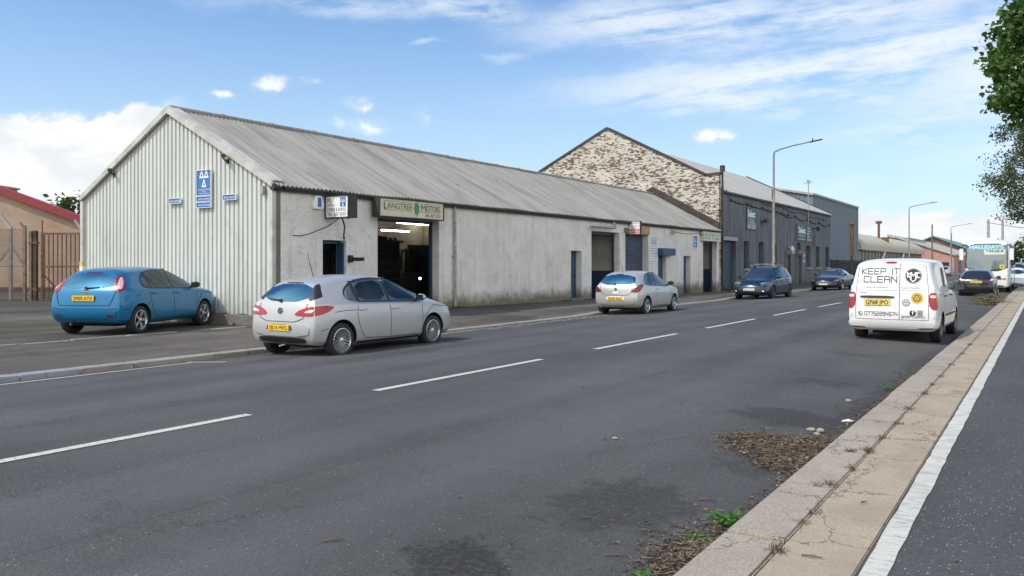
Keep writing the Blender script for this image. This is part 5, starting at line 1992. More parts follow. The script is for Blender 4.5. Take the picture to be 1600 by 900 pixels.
def plate(root, body, sk, view, x, z, w, h, txt, mat, off=.032, ink='black_ink'):
    p = sk.hit(view, x, z, off)
    sg = -1 if view == 'R' else 1
    mb = MB(); mb.box(p.x - w / 2, p.x + w / 2, min(p.y, p.y + .02 * -sg), max(p.y, p.y + .02 * -sg), z - h / 2, z + h / 2)
    pl = mb.build('number_plate', mat, root, bevel=.003)
    mb = MB()
    u = Vector((1, 0, 0)) if view == 'R' else Vector((-1, 0, 0))
    text(mb, txt, Vector((p.x, p.y + sg * .004, z - h * .34)) - u * w * .44, u, UZ, h * .68, w * .88, 0, .015)
    mb.build('lettering', ink, pl, recalc=False)


def handle_(root, sk, view, y, z, L, mat):
    mb = MB()
    p = sk.hit(view, y, z, .0)
    sg = 1 if view == 'S' else -1
    pts = [p + Vector((sg * q[0], q[1], 0)) for q in ((0, -L / 2), (.035, -L / 2 + .02), (.04, 0), (.035, L / 2 - .02), (0, L / 2))]
    mb.tube(pts, .013, 8)
    mb.build('door_handle', mat, root, smooth=60)


def mirror_(root, sk, view, y, z, mat, fwd=1, s=1.0):
    sg = 1 if view == 'S' else -1
    p = sk.hit(view, y, z, 0)
    mb = MB()
    c = p + Vector((sg * .15 * s, -.02, .05))
    mb.lathe([(-.055, .0), (-.05, .055), (.0, .075), (.05, .06), (.085, .03), (.09, 0)], 'Y', (0, 0, 0), 14)
    vs = mb.v
    mb.v = [(c.x + a * 1.5 * s, c.y + b * s, c.z + d_ * s) for a, b, d_ in vs]
    o = mb.build('wing_mirror', mat, root, smooth=50)
    mb = MB(); mb.tube([p, c], .022, 6)
    mb.build('arm', 'plastic_black', o, smooth=60)
    mb = MB(); mb.box(c.x - .095 * s, c.x + .095 * s, c.y - .062 * s, c.y - .052 * s, c.z - .055 * s, c.z + .055 * s)
    mb.build('mirror_glass', 'glass_solid', o, bevel=.008)


def seats(root, rows, w, z0):
    for y in rows:
        for sx in ((-.36, .36) if w > 1 else (0,)):
            mb = MB()
            mb.obox((sx, y, z0 + .28), UX, Vector((0, .97, -.24)), Vector((0, .24, .97)), .23, .06, .32)
            st = mb.build('seat', 'seat_fabric', root, bevel=.04)
            mb = MB(); mb.obox((sx, y - .10, z0 + .70), UX, UY, UZ, .13, .05, .085); mb.tube([(sx - .05, y - .08, z0 + .5), (sx - .05, y - .1, z0 + .7)], .01, 5); mb.tube([(sx + .05, y - .08, z0 + .5), (sx + .05, y - .1, z0 + .7)], .01, 5)
            mb.build('headrest', 'seat_fabric', st, bevel=.03)


def car(S, loc, rz, label, cat='car', group=None, name='parked_car'):
    root = empty(name, loc, rz, label, cat, group)
    paint = S['paint']
    body, sk = build_body(root, S, paint)
    gm = S.get('glass', 'glass_solid')
    trim = S.get('trim', 'plastic_black')

    def mk(nm, mat, fn, parent=root, smooth=60):
        mb = MB(); fn(mb)
        return mb.build(nm, mat, parent, smooth=smooth)
    for view in ('S', 'L'):
        if 'dlo' in S:
            mk('window_surround', trim, lambda mb: sk.patch(mb, view, S['dlo'], .004, 40, 6, 1) if not S.get('through') else sk.strip(mb, view, chaikin(S['dlo'], 1), S.get('dlow', .03), .006, closed=True))
            if S.get('through'):
                for a, b in S.get('pillars', []):
                    mk('window_pillar', trim, lambda mb: sk.strip(mb, view, [a, b], .085, .005))
        for w in S.get('side', []):
            mk('side_window', gm, lambda mb: sk.patch(mb, view, w, .008, 26, 6, 0))
        if 'chrome_line' in S:
            mk('window_trim', 'chrome', lambda mb: sk.strip(mb, view, S['chrome_line'], .016, .010))
        for w in S.get('seams', []):
            mk('panel_gap', 'arch_dark', lambda mb: sk.strip(mb, view, w, .011, .0025))
        if 'sill' in S:
            mk('sill_trim', trim, lambda mb: sk.strip(mb, view, S['sill'], S.get('sillw', .05), .008))
        for y_, z_ in S.get('handles', []):
            handle_(root, sk, view, y_, z_, .19, S.get('handle_mat', paint))
        if 'mirror' in S:
            mirror_(root, sk, view, *S['mirror'], S.get('mirror_mat', paint), s=S.get('mirror_s', 1.0))
        for nm, mat, poly in S.get('side_bits', []):
            mk(nm, mat, lambda mb: sk.patch(mb, view, poly, .009, 14, 5, 1))
    for nm, mat, view, poly, off in S.get('bits', []):
        mk(nm, mat, lambda mb: sk.patch(mb, view, poly, off, 26, 7, 1))
    for nm, mat, view, poly, off in S.get('bits2', []):       # left and right pairs
        for sg in (1, -1):
            pp = poly if sg == 1 else ([(-a, b) for a, b in poly] if view in 'RFT' else poly)
            vv = view if sg == 1 or view in 'RFT' else {'S': 'L', 'D': 'E'}[view]
            mk(nm, mat, lambda mb: sk.patch(mb, vv, pp, off, 16, 6, 1))
    for nm, mat, view, line, wd in S.get('lines', []):
        mk(nm, mat, lambda mb: sk.strip(mb, view, line, wd, .006))
    for (view, x, z, w, h, txt, mat) in S.get('plates', []):
        plate(root, body, sk, view, x, z, w, h, txt, mat)
    for y in S['axles']:
        for sd in (1, -1):
            wheel(root, sd * S['wx'], y, S['r'], S.get('tw', .205), S['rim'], sd, rim=S.get('rim_mat', 'alloy'))
    # dark floor pan and cabin
    yf, yr = S['axles'][1], S['axles'][0]
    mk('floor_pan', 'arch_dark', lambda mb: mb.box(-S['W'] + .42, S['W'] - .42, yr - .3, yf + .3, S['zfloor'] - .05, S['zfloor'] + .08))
    if S.get('through'):
        seats(root, S.get('seat_rows', ()), 2, S.get('seat_z', .62))
    return root, body, sk, mk


# ---- silver five-door hatchback
Y = 0
SILVER = dict(paint='paint_silver', W=.905, r=.322, axles=(.80, 3.485), wx=.885, zfloor=.24, rim='multi', br=.07, bf=.11, glass='car_glass',
    st=[(.24, .17, .22, .54, .26, .98, 1.385, .80, .54), (.38, .32, .38, .68, .24, .985, 1.43, .865, .58), (.62, .60, .64, .90, .22, .985, 1.465, .90, .60), (1.1, 1.1, 1.1, 1.25, .20, .975, 1.495, .908, .62),
        (1.8, 1.8, 1.8, 1.8, .20, .955, 1.515, .908, .63), (2.35, 2.35, 2.35, 2.25, .20, .94, 1.485, .908, .615), (2.85, 2.85, 2.85, 2.62, .20, .925, 1.385, .905, .59), (3.36, 3.36, 3.38, 3.28, .20, .925, 1.10, .90, .66),
        (3.74, 3.74, 3.72, 3.66, .21, .90, 1.02, .895, .66), (4.10, 4.10, 4.04, 4.0, .22, .83, .935, .86, .62), (4.30, 4.36, 4.28, 4.20, .23, .73, .83, .72, .54)],
    through=[('S', [(1.30, 1.03), (1.33, 1.36), (2.06, 1.405), (2.06, 1.02)]), ('S', [(2.18, 1.02), (2.18, 1.40), (2.42, 1.37), (3.0, 1.06), (3.0, 1.0)]), ('R', [(-.52, 1.06), (.52, 1.06), (.47, 1.32), (-.47, 1.32)])], through_y=1.9, seat_rows=(1.45, 2.42), seat_z=.66,
    dlo=[(.94, 1.13), (1.02, 1.25), (1.28, 1.385), (1.75, 1.435), (2.30, 1.415), (2.72, 1.27), (3.24, .995), (3.12, .965), (1.30, 1.0), (1.02, 1.05)], dlow=.035,
    pillars=[((1.26, 1.0), (1.24, 1.39)), ((2.13, .98), (2.12, 1.42))],
    side=[[(1.00, 1.13), (1.06, 1.24), (1.22, 1.34), (1.22, 1.04), (1.06, 1.06)], [(1.28, 1.02), (1.30, 1.375), (1.7, 1.412), (2.08, 1.41), (2.09, 1.00)], [(2.17, 1.0), (2.16, 1.41), (2.32, 1.395), (2.70, 1.255), (3.02, 1.07), (3.02, .985)]],
    chrome_line=[(.93, 1.12), (1.06, 1.035), (1.30, .985), (2.1, .962), (3.12, .945)],
    seams=[[(1.24, 1.0), (1.19, .80), (1.22, .62), (1.30, .45), (1.42, .33), (2.13, .30)], [(2.13, .97), (2.14, .30)], [(2.14, .30), (3.05, .30), (3.12, .5), (3.13, .95)], [(.62, .84), (.85, .86), (1.18, .86)], [(3.14, .60), (3.5, .86), (4.1, .80)], [(.30, .52), (.46, .56)]],
    handles=[(1.34, .865), (2.27, .85)], mirror=(3.0, .985), sill=[(1.2, .255), (3.08, .25)], sillw=.04,
    bits=[('rear_window', 'rear_glass', 'R', [(-.585, 1.035), (-.50, 1.34), (.50, 1.34), (.585, 1.035)], .008), ('spoiler_shadow', 'lamp_dark_red', 'R', [(-.22, 1.352), (-.2, 1.372), (.2, 1.372), (.22, 1.352)], .010),  # narrow dark red strip above the rear window
          ('windscreen', 'glass_solid', 'T', [(-.56, 2.66), (-.62, 3.2), (.62, 3.2), (.56, 2.66)], .006), ('bumper_trim', 'plastic_black', 'R', [(-.62, .36), (-.55, .29), (.55, .29), (.62, .36), (.5, .40), (-.5, .40)], .012),
          ('rear_bumper', 'paint_silver', 'R', [(-.68, .42), (-.71, .615), (-.36, .66), (.36, .66), (.71, .615), (.68, .42)], .018), ('plate_recess', 'plastic_grey', 'R', [(-.34, .505), (-.29, .63), (.29, .63), (.34, .505)], .022)],
    bits2=[('tail_light', 'lamp_red', 'D', [(.33, .79), (.43, .89), (.66, .955), (.92, .97), (1.06, .94), (.96, .86), (.80, .80), (.60, .775)], .012), ('tail_light_lens', 'lamp_white_red', 'D', [(.50, .84), (.62, .90), (.72, .90), (.66, .84)], .017),
           ('headlight', 'lamp_clear', 'F', [(.45, .62), (.50, .72), (.68, .80), (.80, .80), (.76, .68)], .01), ('c_pillar_trim', 'plastic_black', 'R', [(.50, 1.335), (.56, 1.10), (.60, 1.04), (.74, 1.10), (.66, 1.20), (.545, 1.345)], .006)],
    lines=[('panel_gap', 'arch_dark', 'R', [(-.60, 1.0), (-.55, .74), (-.36, .675), (.36, .675), (.55, .74), (.60, 1.0)], .012), ('bumper_chrome', 'chrome', 'R', [(-.6, .415), (.6, .415)], .012)],
    plates=[('R', 0, .565, .52, .11, 'SB14 MVG', 'plate_yellow')])


def aerial(mk, sk, y, z=0, L=.42, lean=-.35):
    p = sk.hit('T', 0, y, 0)
    a = mk('aerial', 'plastic_black', lambda mb: mb.tube([p, p + Vector((0, lean * L, L))], [.008, .004], 5))
    return a


def wiper(mk, sk, x0, x1, z0, z1):
    a, b = sk.hit('R', x0, z0, .02), sk.hit('R', x1, z1, .02)
    mk('rear_wiper', 'plastic_black', lambda mb: (mb.tube([a, b], [.018, .008], 6), mb.tube([a + Vector((0, .02, 0)), a + Vector((0, -.02, 0))], .03, 8)))


def badge(mk, sk, view, x, z, r, mat='badge_steel', ring=True):
    p = sk.hit(view, x, z, .008)
    sg = -1 if view == 'R' else 1
    b = mk('badge', mat, lambda mb: mb.lathe([(0, r), (sg * .008, r * .95), (sg * .008, r * .72), (sg * .003, r * .68), (sg * .003, 0)], 'Y', p, 20))
    if ring:
        mk('emblem', 'plastic_black', lambda mb: mb.tube([p + Vector((-r * .6, sg * .008, r * .2)), p + Vector((0, sg * .01, -.1 * r)), p + Vector((r * .6, sg * .008, -.25 * r))], r * .16, 6), b)


def tailpipe(mk, x, y, z):
    mk('exhaust', 'alloy_dark', lambda mb: mb.tube([(x, y, z), (x, y + .3, z)], .03, 10))


root, body, sk, mk = car(SILVER, (-11.60, 10.22, .012), R(.6), 'silver five-door hatchback parked at the kerb in front of the open garage', 'car')
aerial(mk, sk, .95, L=.45)
wiper(mk, sk, -.05, -.42, 1.04, 1.075)
badge(mk, sk, 'R', 0, .865, .062)
mk('towing_eye', 'lamp_white_red', lambda mb: mb.tube([(.0, .12, .235), (.0, .25, .25)], .014, 8))

# ---- blue five-door hatchback on the forecourt
BLUE = dict(paint='paint_blue', W=.92, r=.315, axles=(.84, 3.48), wx=.895, zfloor=.24, rim='five', br=.07, bf=.10, glass='car_glass',
    st=[(.26, .16, .24, .54, .27, 1.00, 1.39, .82, .57), (.42, .36, .42, .68, .25, 1.0, 1.435, .885, .60), (.62, .60, .64, .88, .23, .995, 1.465, .915, .62), (1.1, 1.1, 1.1, 1.25, .21, .985, 1.49, .92, .635),
        (1.8, 1.8, 1.8, 1.8, .21, .965, 1.50, .92, .64), (2.35, 2.35, 2.35, 2.25, .21, .95, 1.47, .92, .625), (2.85, 2.85, 2.85, 2.62, .21, .935, 1.375, .915, .60), (3.34, 3.34, 3.36, 3.28, .21, .93, 1.085, .91, .67),
        (3.72, 3.72, 3.70, 3.66, .22, .90, 1.0, .905, .67), (4.06, 4.06, 4.0, 3.96, .23, .83, .92, .87, .63), (4.24, 4.30, 4.22, 4.14, .24, .73, .81, .74, .55)],
    through=[('S', [(1.28, 1.05), (1.31, 1.35), (2.04, 1.40), (2.04, 1.03)]), ('S', [(2.16, 1.03), (2.16, 1.395), (2.40, 1.365), (2.98, 1.07), (2.98, 1.02)]), ('R', [(-.60, 1.06), (.60, 1.06), (.50, 1.33), (-.50, 1.33)])], through_y=1.9, seat_rows=(1.42, 2.40), seat_z=.66,
    dlo=[(.96, 1.10), (1.00, 1.22), (1.26, 1.375), (1.75, 1.425), (2.28, 1.405), (2.70, 1.265), (3.2, 1.0), (3.1, .975), (1.3, 1.01), (1.02, 1.045)], dlow=.03,
    pillars=[((1.24, 1.01), (1.22, 1.375)), ((2.11, .99), (2.10, 1.415))],
    side=[[(1.02, 1.09), (1.04, 1.20), (1.20, 1.32), (1.20, 1.045), (1.08, 1.055)], [(1.26, 1.03), (1.28, 1.365), (1.7, 1.405), (2.06, 1.402), (2.07, 1.01)], [(2.15, 1.01), (2.14, 1.402), (2.30, 1.388), (2.68, 1.25), (3.0, 1.075), (3.0, .995)]],
    seams=[[(1.22, 1.0), (1.18, .80), (1.24, .60), (1.34, .42), (1.46, .34), (2.11, .31)], [(2.11, .98), (2.12, .31)], [(2.12, .31), (3.03, .31), (3.1, .5), (3.11, .96)], [(3.12, .60), (3.4, .86), (4.04, .82)], [(.28, .58), (.48, .56)], [(.68, .80), (.70, .88), (.82, .88)]],
    handles=[(1.36, .90), (2.27, .885)], mirror=(2.98, 1.0), mirror_mat='plastic_black',
    bits=[('rear_window', 'rear_glass', 'R', [(-.70, 1.03), (-.555, 1.35), (.555, 1.35), (.70, 1.03)], .008), ('brake_light', 'lamp_dark_red', 'R', [(-.2, 1.362), (-.19, 1.378), (.19, 1.378), (.2, 1.362)], .010),
          ('windscreen', 'glass_solid', 'T', [(-.57, 2.66), (-.64, 3.22), (.64, 3.22), (.57, 2.66)], .006), ('rear_bumper', 'paint_blue', 'R', [(-.72, .38), (-.76, .58), (.76, .58), (.72, .38)], .018)],
    bits2=[('tail_light', 'lamp_red', 'D', [(.60, .95), (.71, 1.27), (.85, 1.315), (.875, 1.25), (.85, 1.05), (.78, .95)], .012), ('tail_light_lens', 'lamp_white_red', 'D', [(.68, 1.02), (.76, 1.25), (.84, 1.27), (.835, 1.12), (.77, 1.0)], .018),
           ('reflector', 'lamp_dark_red', 'R', [(.54, .42), (.55, .47), (.70, .47), (.70, .43)], .026), ('headlight', 'lamp_clear', 'F', [(.45, .64), (.50, .74), (.70, .82), (.82, .82), (.78, .70)], .01)],
    lines=[('panel_gap', 'arch_dark', 'R', [(-.72, 1.0), (-.66, .80), (-.60, .66), (.60, .66), (.66, .80), (.72, 1.0)], .012), ('bumper_crease', 'arch_dark', 'R', [(-.78, .60), (-.6, .585), (.6, .585), (.78, .60)], .008)],
    plates=[('R', 0, .815, .52, .115, 'SM09 AYX', 'plate_yellow')])
FZ = .165
ang = R(23)
root, body, sk, mk = car(BLUE, (-17.40, 9.98, FZ), ang, 'blue five-door hatchback parked nose in to the corrugated gable', 'car')
wiper(mk, sk, .02, .40, 1.03, 1.05)
p_ = sk.hit('R', 0, .945, .010)
mk('badge', 'badge_steel', lambda mb: [mb.lathe([(-.004, .0), (-.004, .04), (.01, .045)], 'Y', (0, 0, 0), 20), setattr(mb, 'v', [(p_.x + a * 1.9, p_.y + b, p_.z + c) for a, b, c in mb.v])])
tailpipe(mk, -.35, .18, .25)

# ---- small silver three-door hatchback
SMALL = dict(paint='paint_warm_silver', W=.865, r=.305, axles=(.66, 3.17), wx=.845, zfloor=.24, rim='five', br=.08, bf=.11, glass='car_glass',
    st=[(.12, .00, .06, .34, .26, .96, 1.36, .76, .53), (.28, .20, .26, .52, .24, .965, 1.42, .825, .57), (.52, .50, .54, .75, .22, .965, 1.455, .858, .59), (.95, .95, .95, 1.05, .20, .955, 1.48, .865, .605),
        (1.55, 1.55, 1.55, 1.55, .20, .935, 1.488, .865, .61), (2.05, 2.05, 2.05, 1.95, .20, .92, 1.455, .865, .60), (2.5, 2.5, 2.5, 2.32, .20, .905, 1.36, .86, .575), (3.0, 3.0, 3.02, 2.94, .20, .90, 1.08, .855, .63),
        (3.38, 3.38, 3.36, 3.30, .21, .87, .99, .845, .63), (3.72, 3.72, 3.67, 3.62, .22, .80, .905, .81, .58), (3.9, 3.96, 3.88, 3.81, .23, .71, .80, .68, .50)],
    through=[('S', [(.86, 1.06), (1.15, 1.36), (1.40, 1.385), (1.40, 1.03)]), ('S', [(1.52, 1.02), (1.52, 1.39), (2.05, 1.36), (2.62, 1.07), (2.62, 1.0)]), ('R', [(-.50, 1.05), (.50, 1.05), (.44, 1.32), (-.44, 1.32)])], through_y=1.7, seat_rows=(1.2, 2.08), seat_z=.64,
    dlo=[(.56, 1.05), (.76, 1.24), (1.10, 1.385), (1.5, 1.415), (2.0, 1.39), (2.40, 1.255), (2.88, .985), (2.8, .96), (1.45, .985), (.95, 1.0)], dlow=.03,
    pillars=[((1.46, .98), (1.45, 1.41))],
    side=[[(.64, 1.06), (.82, 1.23), (1.12, 1.365), (1.40, 1.39), (1.41, 1.0), (.90, 1.02)], [(1.50, .995), (1.50, 1.395), (1.98, 1.37), (2.38, 1.24), (2.68, 1.06), (2.68, .98)]],
    seams=[[(1.46, .98), (1.40, .75), (1.42, .45), (1.52, .30)], [(1.52, .30), (2.70, .29), (2.78, .5), (2.79, .94)], [(2.80, .58), (3.1, .83), (3.7, .78)], [(.22, .55), (.38, .54)]],
    handles=[(1.60, .86)], handle_mat='paint_warm_silver', mirror=(2.66, .985), mirror_mat='plastic_black',
    bits=[('rear_window', 'rear_glass', 'R', [(-.66, 1.02), (-.53, 1.345), (.53, 1.345), (.66, 1.02)], .008), ('windscreen', 'glass_solid', 'T', [(-.54, 2.36), (-.6, 2.86), (.6, 2.86), (.54, 2.36)], .006),
          ('brake_light', 'lamp_dark_red', 'R', [(-.14, 1.35), (-.13, 1.37), (.13, 1.37), (.14, 1.35)], .012), ('rear_bumper', 'paint_warm_silver', 'R', [(-.64, .36), (-.69, .655), (.69, .655), (.64, .36)], .016), ('plate_recess', 'white_board', 'R', [(-.30, .50), (-.34, .64), (.34, .64), (.30, .50)], .021)],
    bits2=[('tail_light', 'lamp_dark_red', 'D', [(.36, .78), (.46, .90), (.62, 1.0), (.78, 1.04), (.88, 1.03), (.82, .94), (.68, .82), (.5, .765)], .012), ('tail_light_lens', 'lamp_red', 'D', [(.50, .83), (.62, .94), (.74, .985), (.70, .90), (.58, .82)], .017),
           ('headlight', 'lamp_clear', 'F', [(.42, .62), (.46, .72), (.64, .79), (.75, .79), (.72, .68)], .01)],
    lines=[('panel_gap', 'arch_dark', 'R', [(-.60, 1.0), (-.52, .74), (-.4, .68), (.4, .68), (.52, .74), (.60, 1.0)], .012)],
    plates=[('R', 0, .565, .52, .11, 'SC55 GLF', 'plate_yellow')])
root, body, sk, mk = car(SMALL, (-11.98, 25.05, .012), R(1.0), 'small silver three-door hatchback parked outside the blue roller shutter', 'car')
aerial(mk, sk, .55, L=.40, lean=-.5)
wiper(mk, sk, -.05, -.4, 1.035, 1.045)
badge(mk, sk, 'R', 0, .87, .05)
mk('boot_handle', 'white_board', lambda mb: sk.patch(mb, 'R', [(-.11, .735), (-.10, .785), (.10, .785), (.11, .735)], .010))
tailpipe(mk, -.42, .14, .25)

# ---- teal compact people carrier facing the camera
MPV = dict(paint='paint_teal', W=.915, r=.335, axles=(.72, 3.50), wx=.895, zfloor=.24, rim='ten', rim_mat='alloy_dark', br=.07, bf=.11, glass='car_glass_dark',
    st=[(.12, .02, .06, .28, .26, 1.03, 1.48, .80, .60), (.30, .22, .24, .42, .24, 1.035, 1.55, .875, .63), (.60, .58, .60, .72, .22, 1.03, 1.59, .91, .655), (1.1, 1.1, 1.1, 1.15, .20, 1.015, 1.62, .915, .67),
        (1.8, 1.8, 1.8, 1.8, .20, .995, 1.625, .915, .67), (2.3, 2.3, 2.3, 2.2, .20, .98, 1.58, .915, .655), (2.8, 2.8, 2.8, 2.55, .20, .965, 1.45, .91, .625), (3.35, 3.35, 3.4, 3.22, .20, .945, 1.10, .905, .66),
        (3.78, 3.78, 3.75, 3.68, .21, .88, .99, .89, .64), (4.12, 4.12, 4.06, 4.02, .22, .80, .90, .85, .60), (4.30, 4.36, 4.27, 4.20, .23, .68, .80, .72, .52)],
    dlo=[(.55, 1.12), (.62, 1.30), (.95, 1.46), (1.6, 1.535), (2.1, 1.515), (2.6, 1.345), (3.22, 1.02), (3.1, .99), (1.4, 1.04), (.7, 1.07)],
    side=[[(.63, 1.13), (.70, 1.28), (.92, 1.42), (1.02, 1.435), (1.02, 1.08)], [(1.10, 1.08), (1.10, 1.45), (1.5, 1.50), (1.95, 1.50), (1.96, 1.04)], [(2.04, 1.04), (2.04, 1.495), (2.12, 1.485), (2.58, 1.325), (2.95, 1.12), (2.95, 1.02)]],
    seams=[[(1.98, .98), (2.0, .30)], [(1.0, .98), (1.02, .6), (1.2, .32)], [(1.2, .32), (2.9, .30), (3.02, .5), (3.03, .98)]],
    handles=[(1.15, .93), (2.15, .91)], mirror=(2.98, 1.03), sill=[(1.15, .28), (3.0, .27)], sillw=.07,
    bits=[('rear_window', 'glass_solid', 'R', [(-.62, 1.10), (-.54, 1.46), (.54, 1.46), (.62, 1.10)], .008), ('windscreen', 'glass_solid', 'F', [(-.72, 1.06), (-.58, 1.50), (.58, 1.50), (.72, 1.06)], .008),
          ('grille', 'plastic_black', 'F', [(-.52, .42), (-.60, .58), (.60, .58), (.52, .42)], .012), ('bumper_trim', 'plastic_black', 'F', [(-.5, .28), (-.55, .36), (.55, .36), (.5, .28)], .010),
          ('bonnet_chrome', 'chrome', 'F', [(-.42, .735), (-.4, .755), (.4, .755), (.42, .735)], .012)],
    bits2=[('headlight', 'lamp_smoke', 'F', [(.50, .66), (.52, .74), (.66, .83), (.83, .86), (.80, .74)], .012), ('daytime_light', 'lamp_clear', 'F', [(.44, .765), (.45, .785), (.66, .83), (.68, .81)], .016),
           ('fog_light', 'lamp_clear', 'F', [(.60, .40), (.60, .46), (.68, .46), (.68, .40)], .012), ('tail_light', 'lamp_red', 'R', [(.56, .92), (.60, 1.08), (.78, 1.08), (.80, .92)], .012)],
    lines=[('panel_gap', 'arch_dark', 'F', [(-.72, .90), (-.5, .72), (.5, .72), (.72, .90)], .010)],
    plates=[('F', 0, .50, .52, .11, 'SL66 CYW', 'plate_white')])
root, body, sk, mk = car(MPV, (-11.72, 43.55, .012), R(180 - 1), 'dark teal people carrier with a roof rack, facing the camera beside the street lamp', 'car')
for yy_ in (1.15, 2.1):
    mk('roof_bar', 'steel_galv', lambda mb: (mb.beam((-.66, yy_, 1.70), (.66, yy_, 1.70), .07, .03), mb.box(-.62, -.56, yy_ - .05, yy_ + .05, 1.55, 1.69), mb.box(.56, .62, yy_ - .05, yy_ + .05, 1.55, 1.69)))
for xx_ in (-.58, .58):
    mk('bar_clamp', 'plastic_black', lambda mb: mb.box(xx_ - .06, xx_ + .06, 1.0, 2.25, 1.715, 1.75))

# ---- dark saloon behind it
SALOON = dict(paint='paint_navy_black', W=.945, r=.345, axles=(1.05, 3.96), wx=.925, zfloor=.24, rim='ten', br=.10, bf=.16, glass='glass_solid',
    st=[(.14, .02, .10, .30, .28, .92, 1.02, .84, .60), (.40, .36, .40, .62, .25, .94, 1.10, .91, .60), (.95, .95, .95, 1.15, .22, .945, 1.26, .94, .56), (1.6, 1.6, 1.6, 1.7, .20, .94, 1.40, .945, .575), (2.3, 2.3, 2.3, 2.3, .20, .93, 1.42, .945, .585),
        (2.75, 2.75, 2.75, 2.65, .20, .92, 1.38, .945, .575), (3.2, 3.2, 3.2, 3.0, .20, .91, 1.26, .94, .56), (3.7, 3.7, 3.72, 3.6, .20, .89, 1.00, .935, .64), (4.25, 4.25, 4.22, 4.18, .21, .83, .92, .92, .64), (4.66, 4.66, 4.60, 4.56, .22, .76, .84, .88, .60), (4.88, 4.93, 4.85, 4.78, .23, .66, .74, .74, .52)],
    dlo=[(1.0, 1.04), (1.35, 1.25), (1.8, 1.34), (2.4, 1.345), (2.85, 1.26), (3.5, .98), (3.4, .955), (1.4, .99)],
    side=[[(1.35, 1.03), (1.5, 1.24), (1.85, 1.315), (2.25, 1.32), (2.25, .99)], [(2.33, .99), (2.33, 1.32), (2.80, 1.245), (3.3, 1.02), (3.3, .975)]],
    seams=[[(2.29, .96), (2.30, .30)], [(3.4, .92), (3.38, .30)]], handles=[(1.55, .86), (2.5, .85)], mirror=(3.25, .98), chrome_line=[(1.0, 1.03), (1.4, .97), (3.4, .94)],
    bits=[('windscreen', 'glass_solid', 'F', [(-.68, .99), (-.52, 1.31), (.52, 1.31), (.68, .99)], .008), ('rear_window', 'glass_solid', 'R', [(-.56, 1.08), (-.48, 1.32), (.48, 1.32), (.56, 1.08)], .008), ('grille', 'plastic_grey', 'F', [(-.42, .36), (-.52, .62), (.52, .62), (.42, .36)], .014), ('bumper_trim', 'plastic_black', 'F', [(-.75, .26), (-.8, .40), (.8, .40), (.75, .26)], .008)],
    bits2=[('headlight', 'lamp_smoke', 'F', [(.54, .60), (.56, .67), (.74, .74), (.88, .75), (.85, .65)], .012), ('tail_light', 'lamp_red', 'R', [(.4, .80), (.42, .88), (.82, .88), (.82, .80)], .012)],
    plates=[('F', 0, .44, .52, .11, 'SM17 LHJ', 'plate_white')])
root, body, sk, mk = car(SALOON, (-11.72, 59.8, .012), R(180 - 1), 'near-black saloon facing the camera past the teal people carrier', 'car')

# ---- black three-door hatchback on the right, tail to the camera
BLACK = dict(paint='paint_black', W=.848, r=.30, axles=(.70, 3.27), wx=.83, zfloor=.22, rim='seven', br=.10, bf=.13, glass='car_glass_dark',
    st=[(.12, .00, .06, .52, .22, .94, 1.33, .76, .52), (.30, .22, .28, .70, .20, .945, 1.38, .82, .56), (.6, .58, .60, .92, .19, .94, 1.41, .845, .58), (1.05, 1.05, 1.05, 1.2, .18, .93, 1.432, .848, .595),
        (1.6, 1.6, 1.6, 1.6, .18, .915, 1.44, .848, .60), (2.1, 2.1, 2.1, 2.0, .18, .90, 1.41, .848, .59), (2.6, 2.6, 2.6, 2.4, .18, .885, 1.30, .845, .57), (3.05, 3.05, 3.07, 2.95, .18, .87, 1.03, .84, .60), (3.5, 3.5, 3.48, 3.42, .19, .80, .90, .83, .59), (3.85, 3.85, 3.8, 3.75, .20, .72, .80, .79, .55), (4.04, 4.1, 4.0, 3.93, .21, .62, .69, .66, .46)],
    dlo=[(.80, 1.02), (1.0, 1.20), (1.25, 1.33), (1.6, 1.37), (2.1, 1.345), (2.5, 1.2), (3.0, .955), (2.9, .93), (1.5, .955), (1.0, .98)],
    side=[[(.88, 1.02), (1.04, 1.18), (1.25, 1.305), (1.46, 1.335), (1.46, .97)], [(1.54, .965), (1.54, 1.34), (2.08, 1.32), (2.48, 1.185), (2.8, 1.01), (2.8, .95)]],
    seams=[[(1.5, .94), (1.5, .28)], [(2.86, .90), (2.84, .28)]], handles=[(1.62, .83)], mirror=(2.76, .96),
    bits=[('rear_window', 'glass_solid', 'R', [(-.66, .985), (-.54, 1.30), (.54, 1.30), (.66, .985)], .010), ('brake_light', 'lamp_dark_red', 'R', [(-.12, 1.315), (-.11, 1.335), (.11, 1.335), (.12, 1.315)], .012), ('windscreen', 'glass_solid', 'F', [(-.62, .97), (-.5, 1.29), (.5, 1.29), (.62, .97)], .008),
          ('bumper_trim', 'plastic_grey', 'R', [(-.55, .24), (-.58, .32), (.58, .32), (.55, .24)], .010)],
    bits2=[('tail_light', 'lamp_red', 'R', [(.48, .80), (.62, .90), (.70, .99), (.78, .96), (.79, .82)], .012), ('tail_light_lens', 'lamp_clear', 'R', [(.60, .88), (.68, .965), (.76, .93), (.72, .87)], .017)],
    lines=[('panel_gap', 'arch_dark', 'R', [(-.58, .9), (-.5, .66), (.5, .66), (.58, .9)], .012), ('bumper_crease', 'alloy_dark', 'R', [(-.6, .44), (.6, .44)], .02)],
    plates=[('R', 0, .80, .52, .11, 'SN03 WXJ', 'plate_pale_yellow')])
root, body, sk, mk = car(BLACK, (-2.98, 48.3, .012), R(0), 'black three-door hatchback parked tail-on just before the white coach', 'car')
badge(mk, sk, 'R', 0, .905, .05, ring=False)

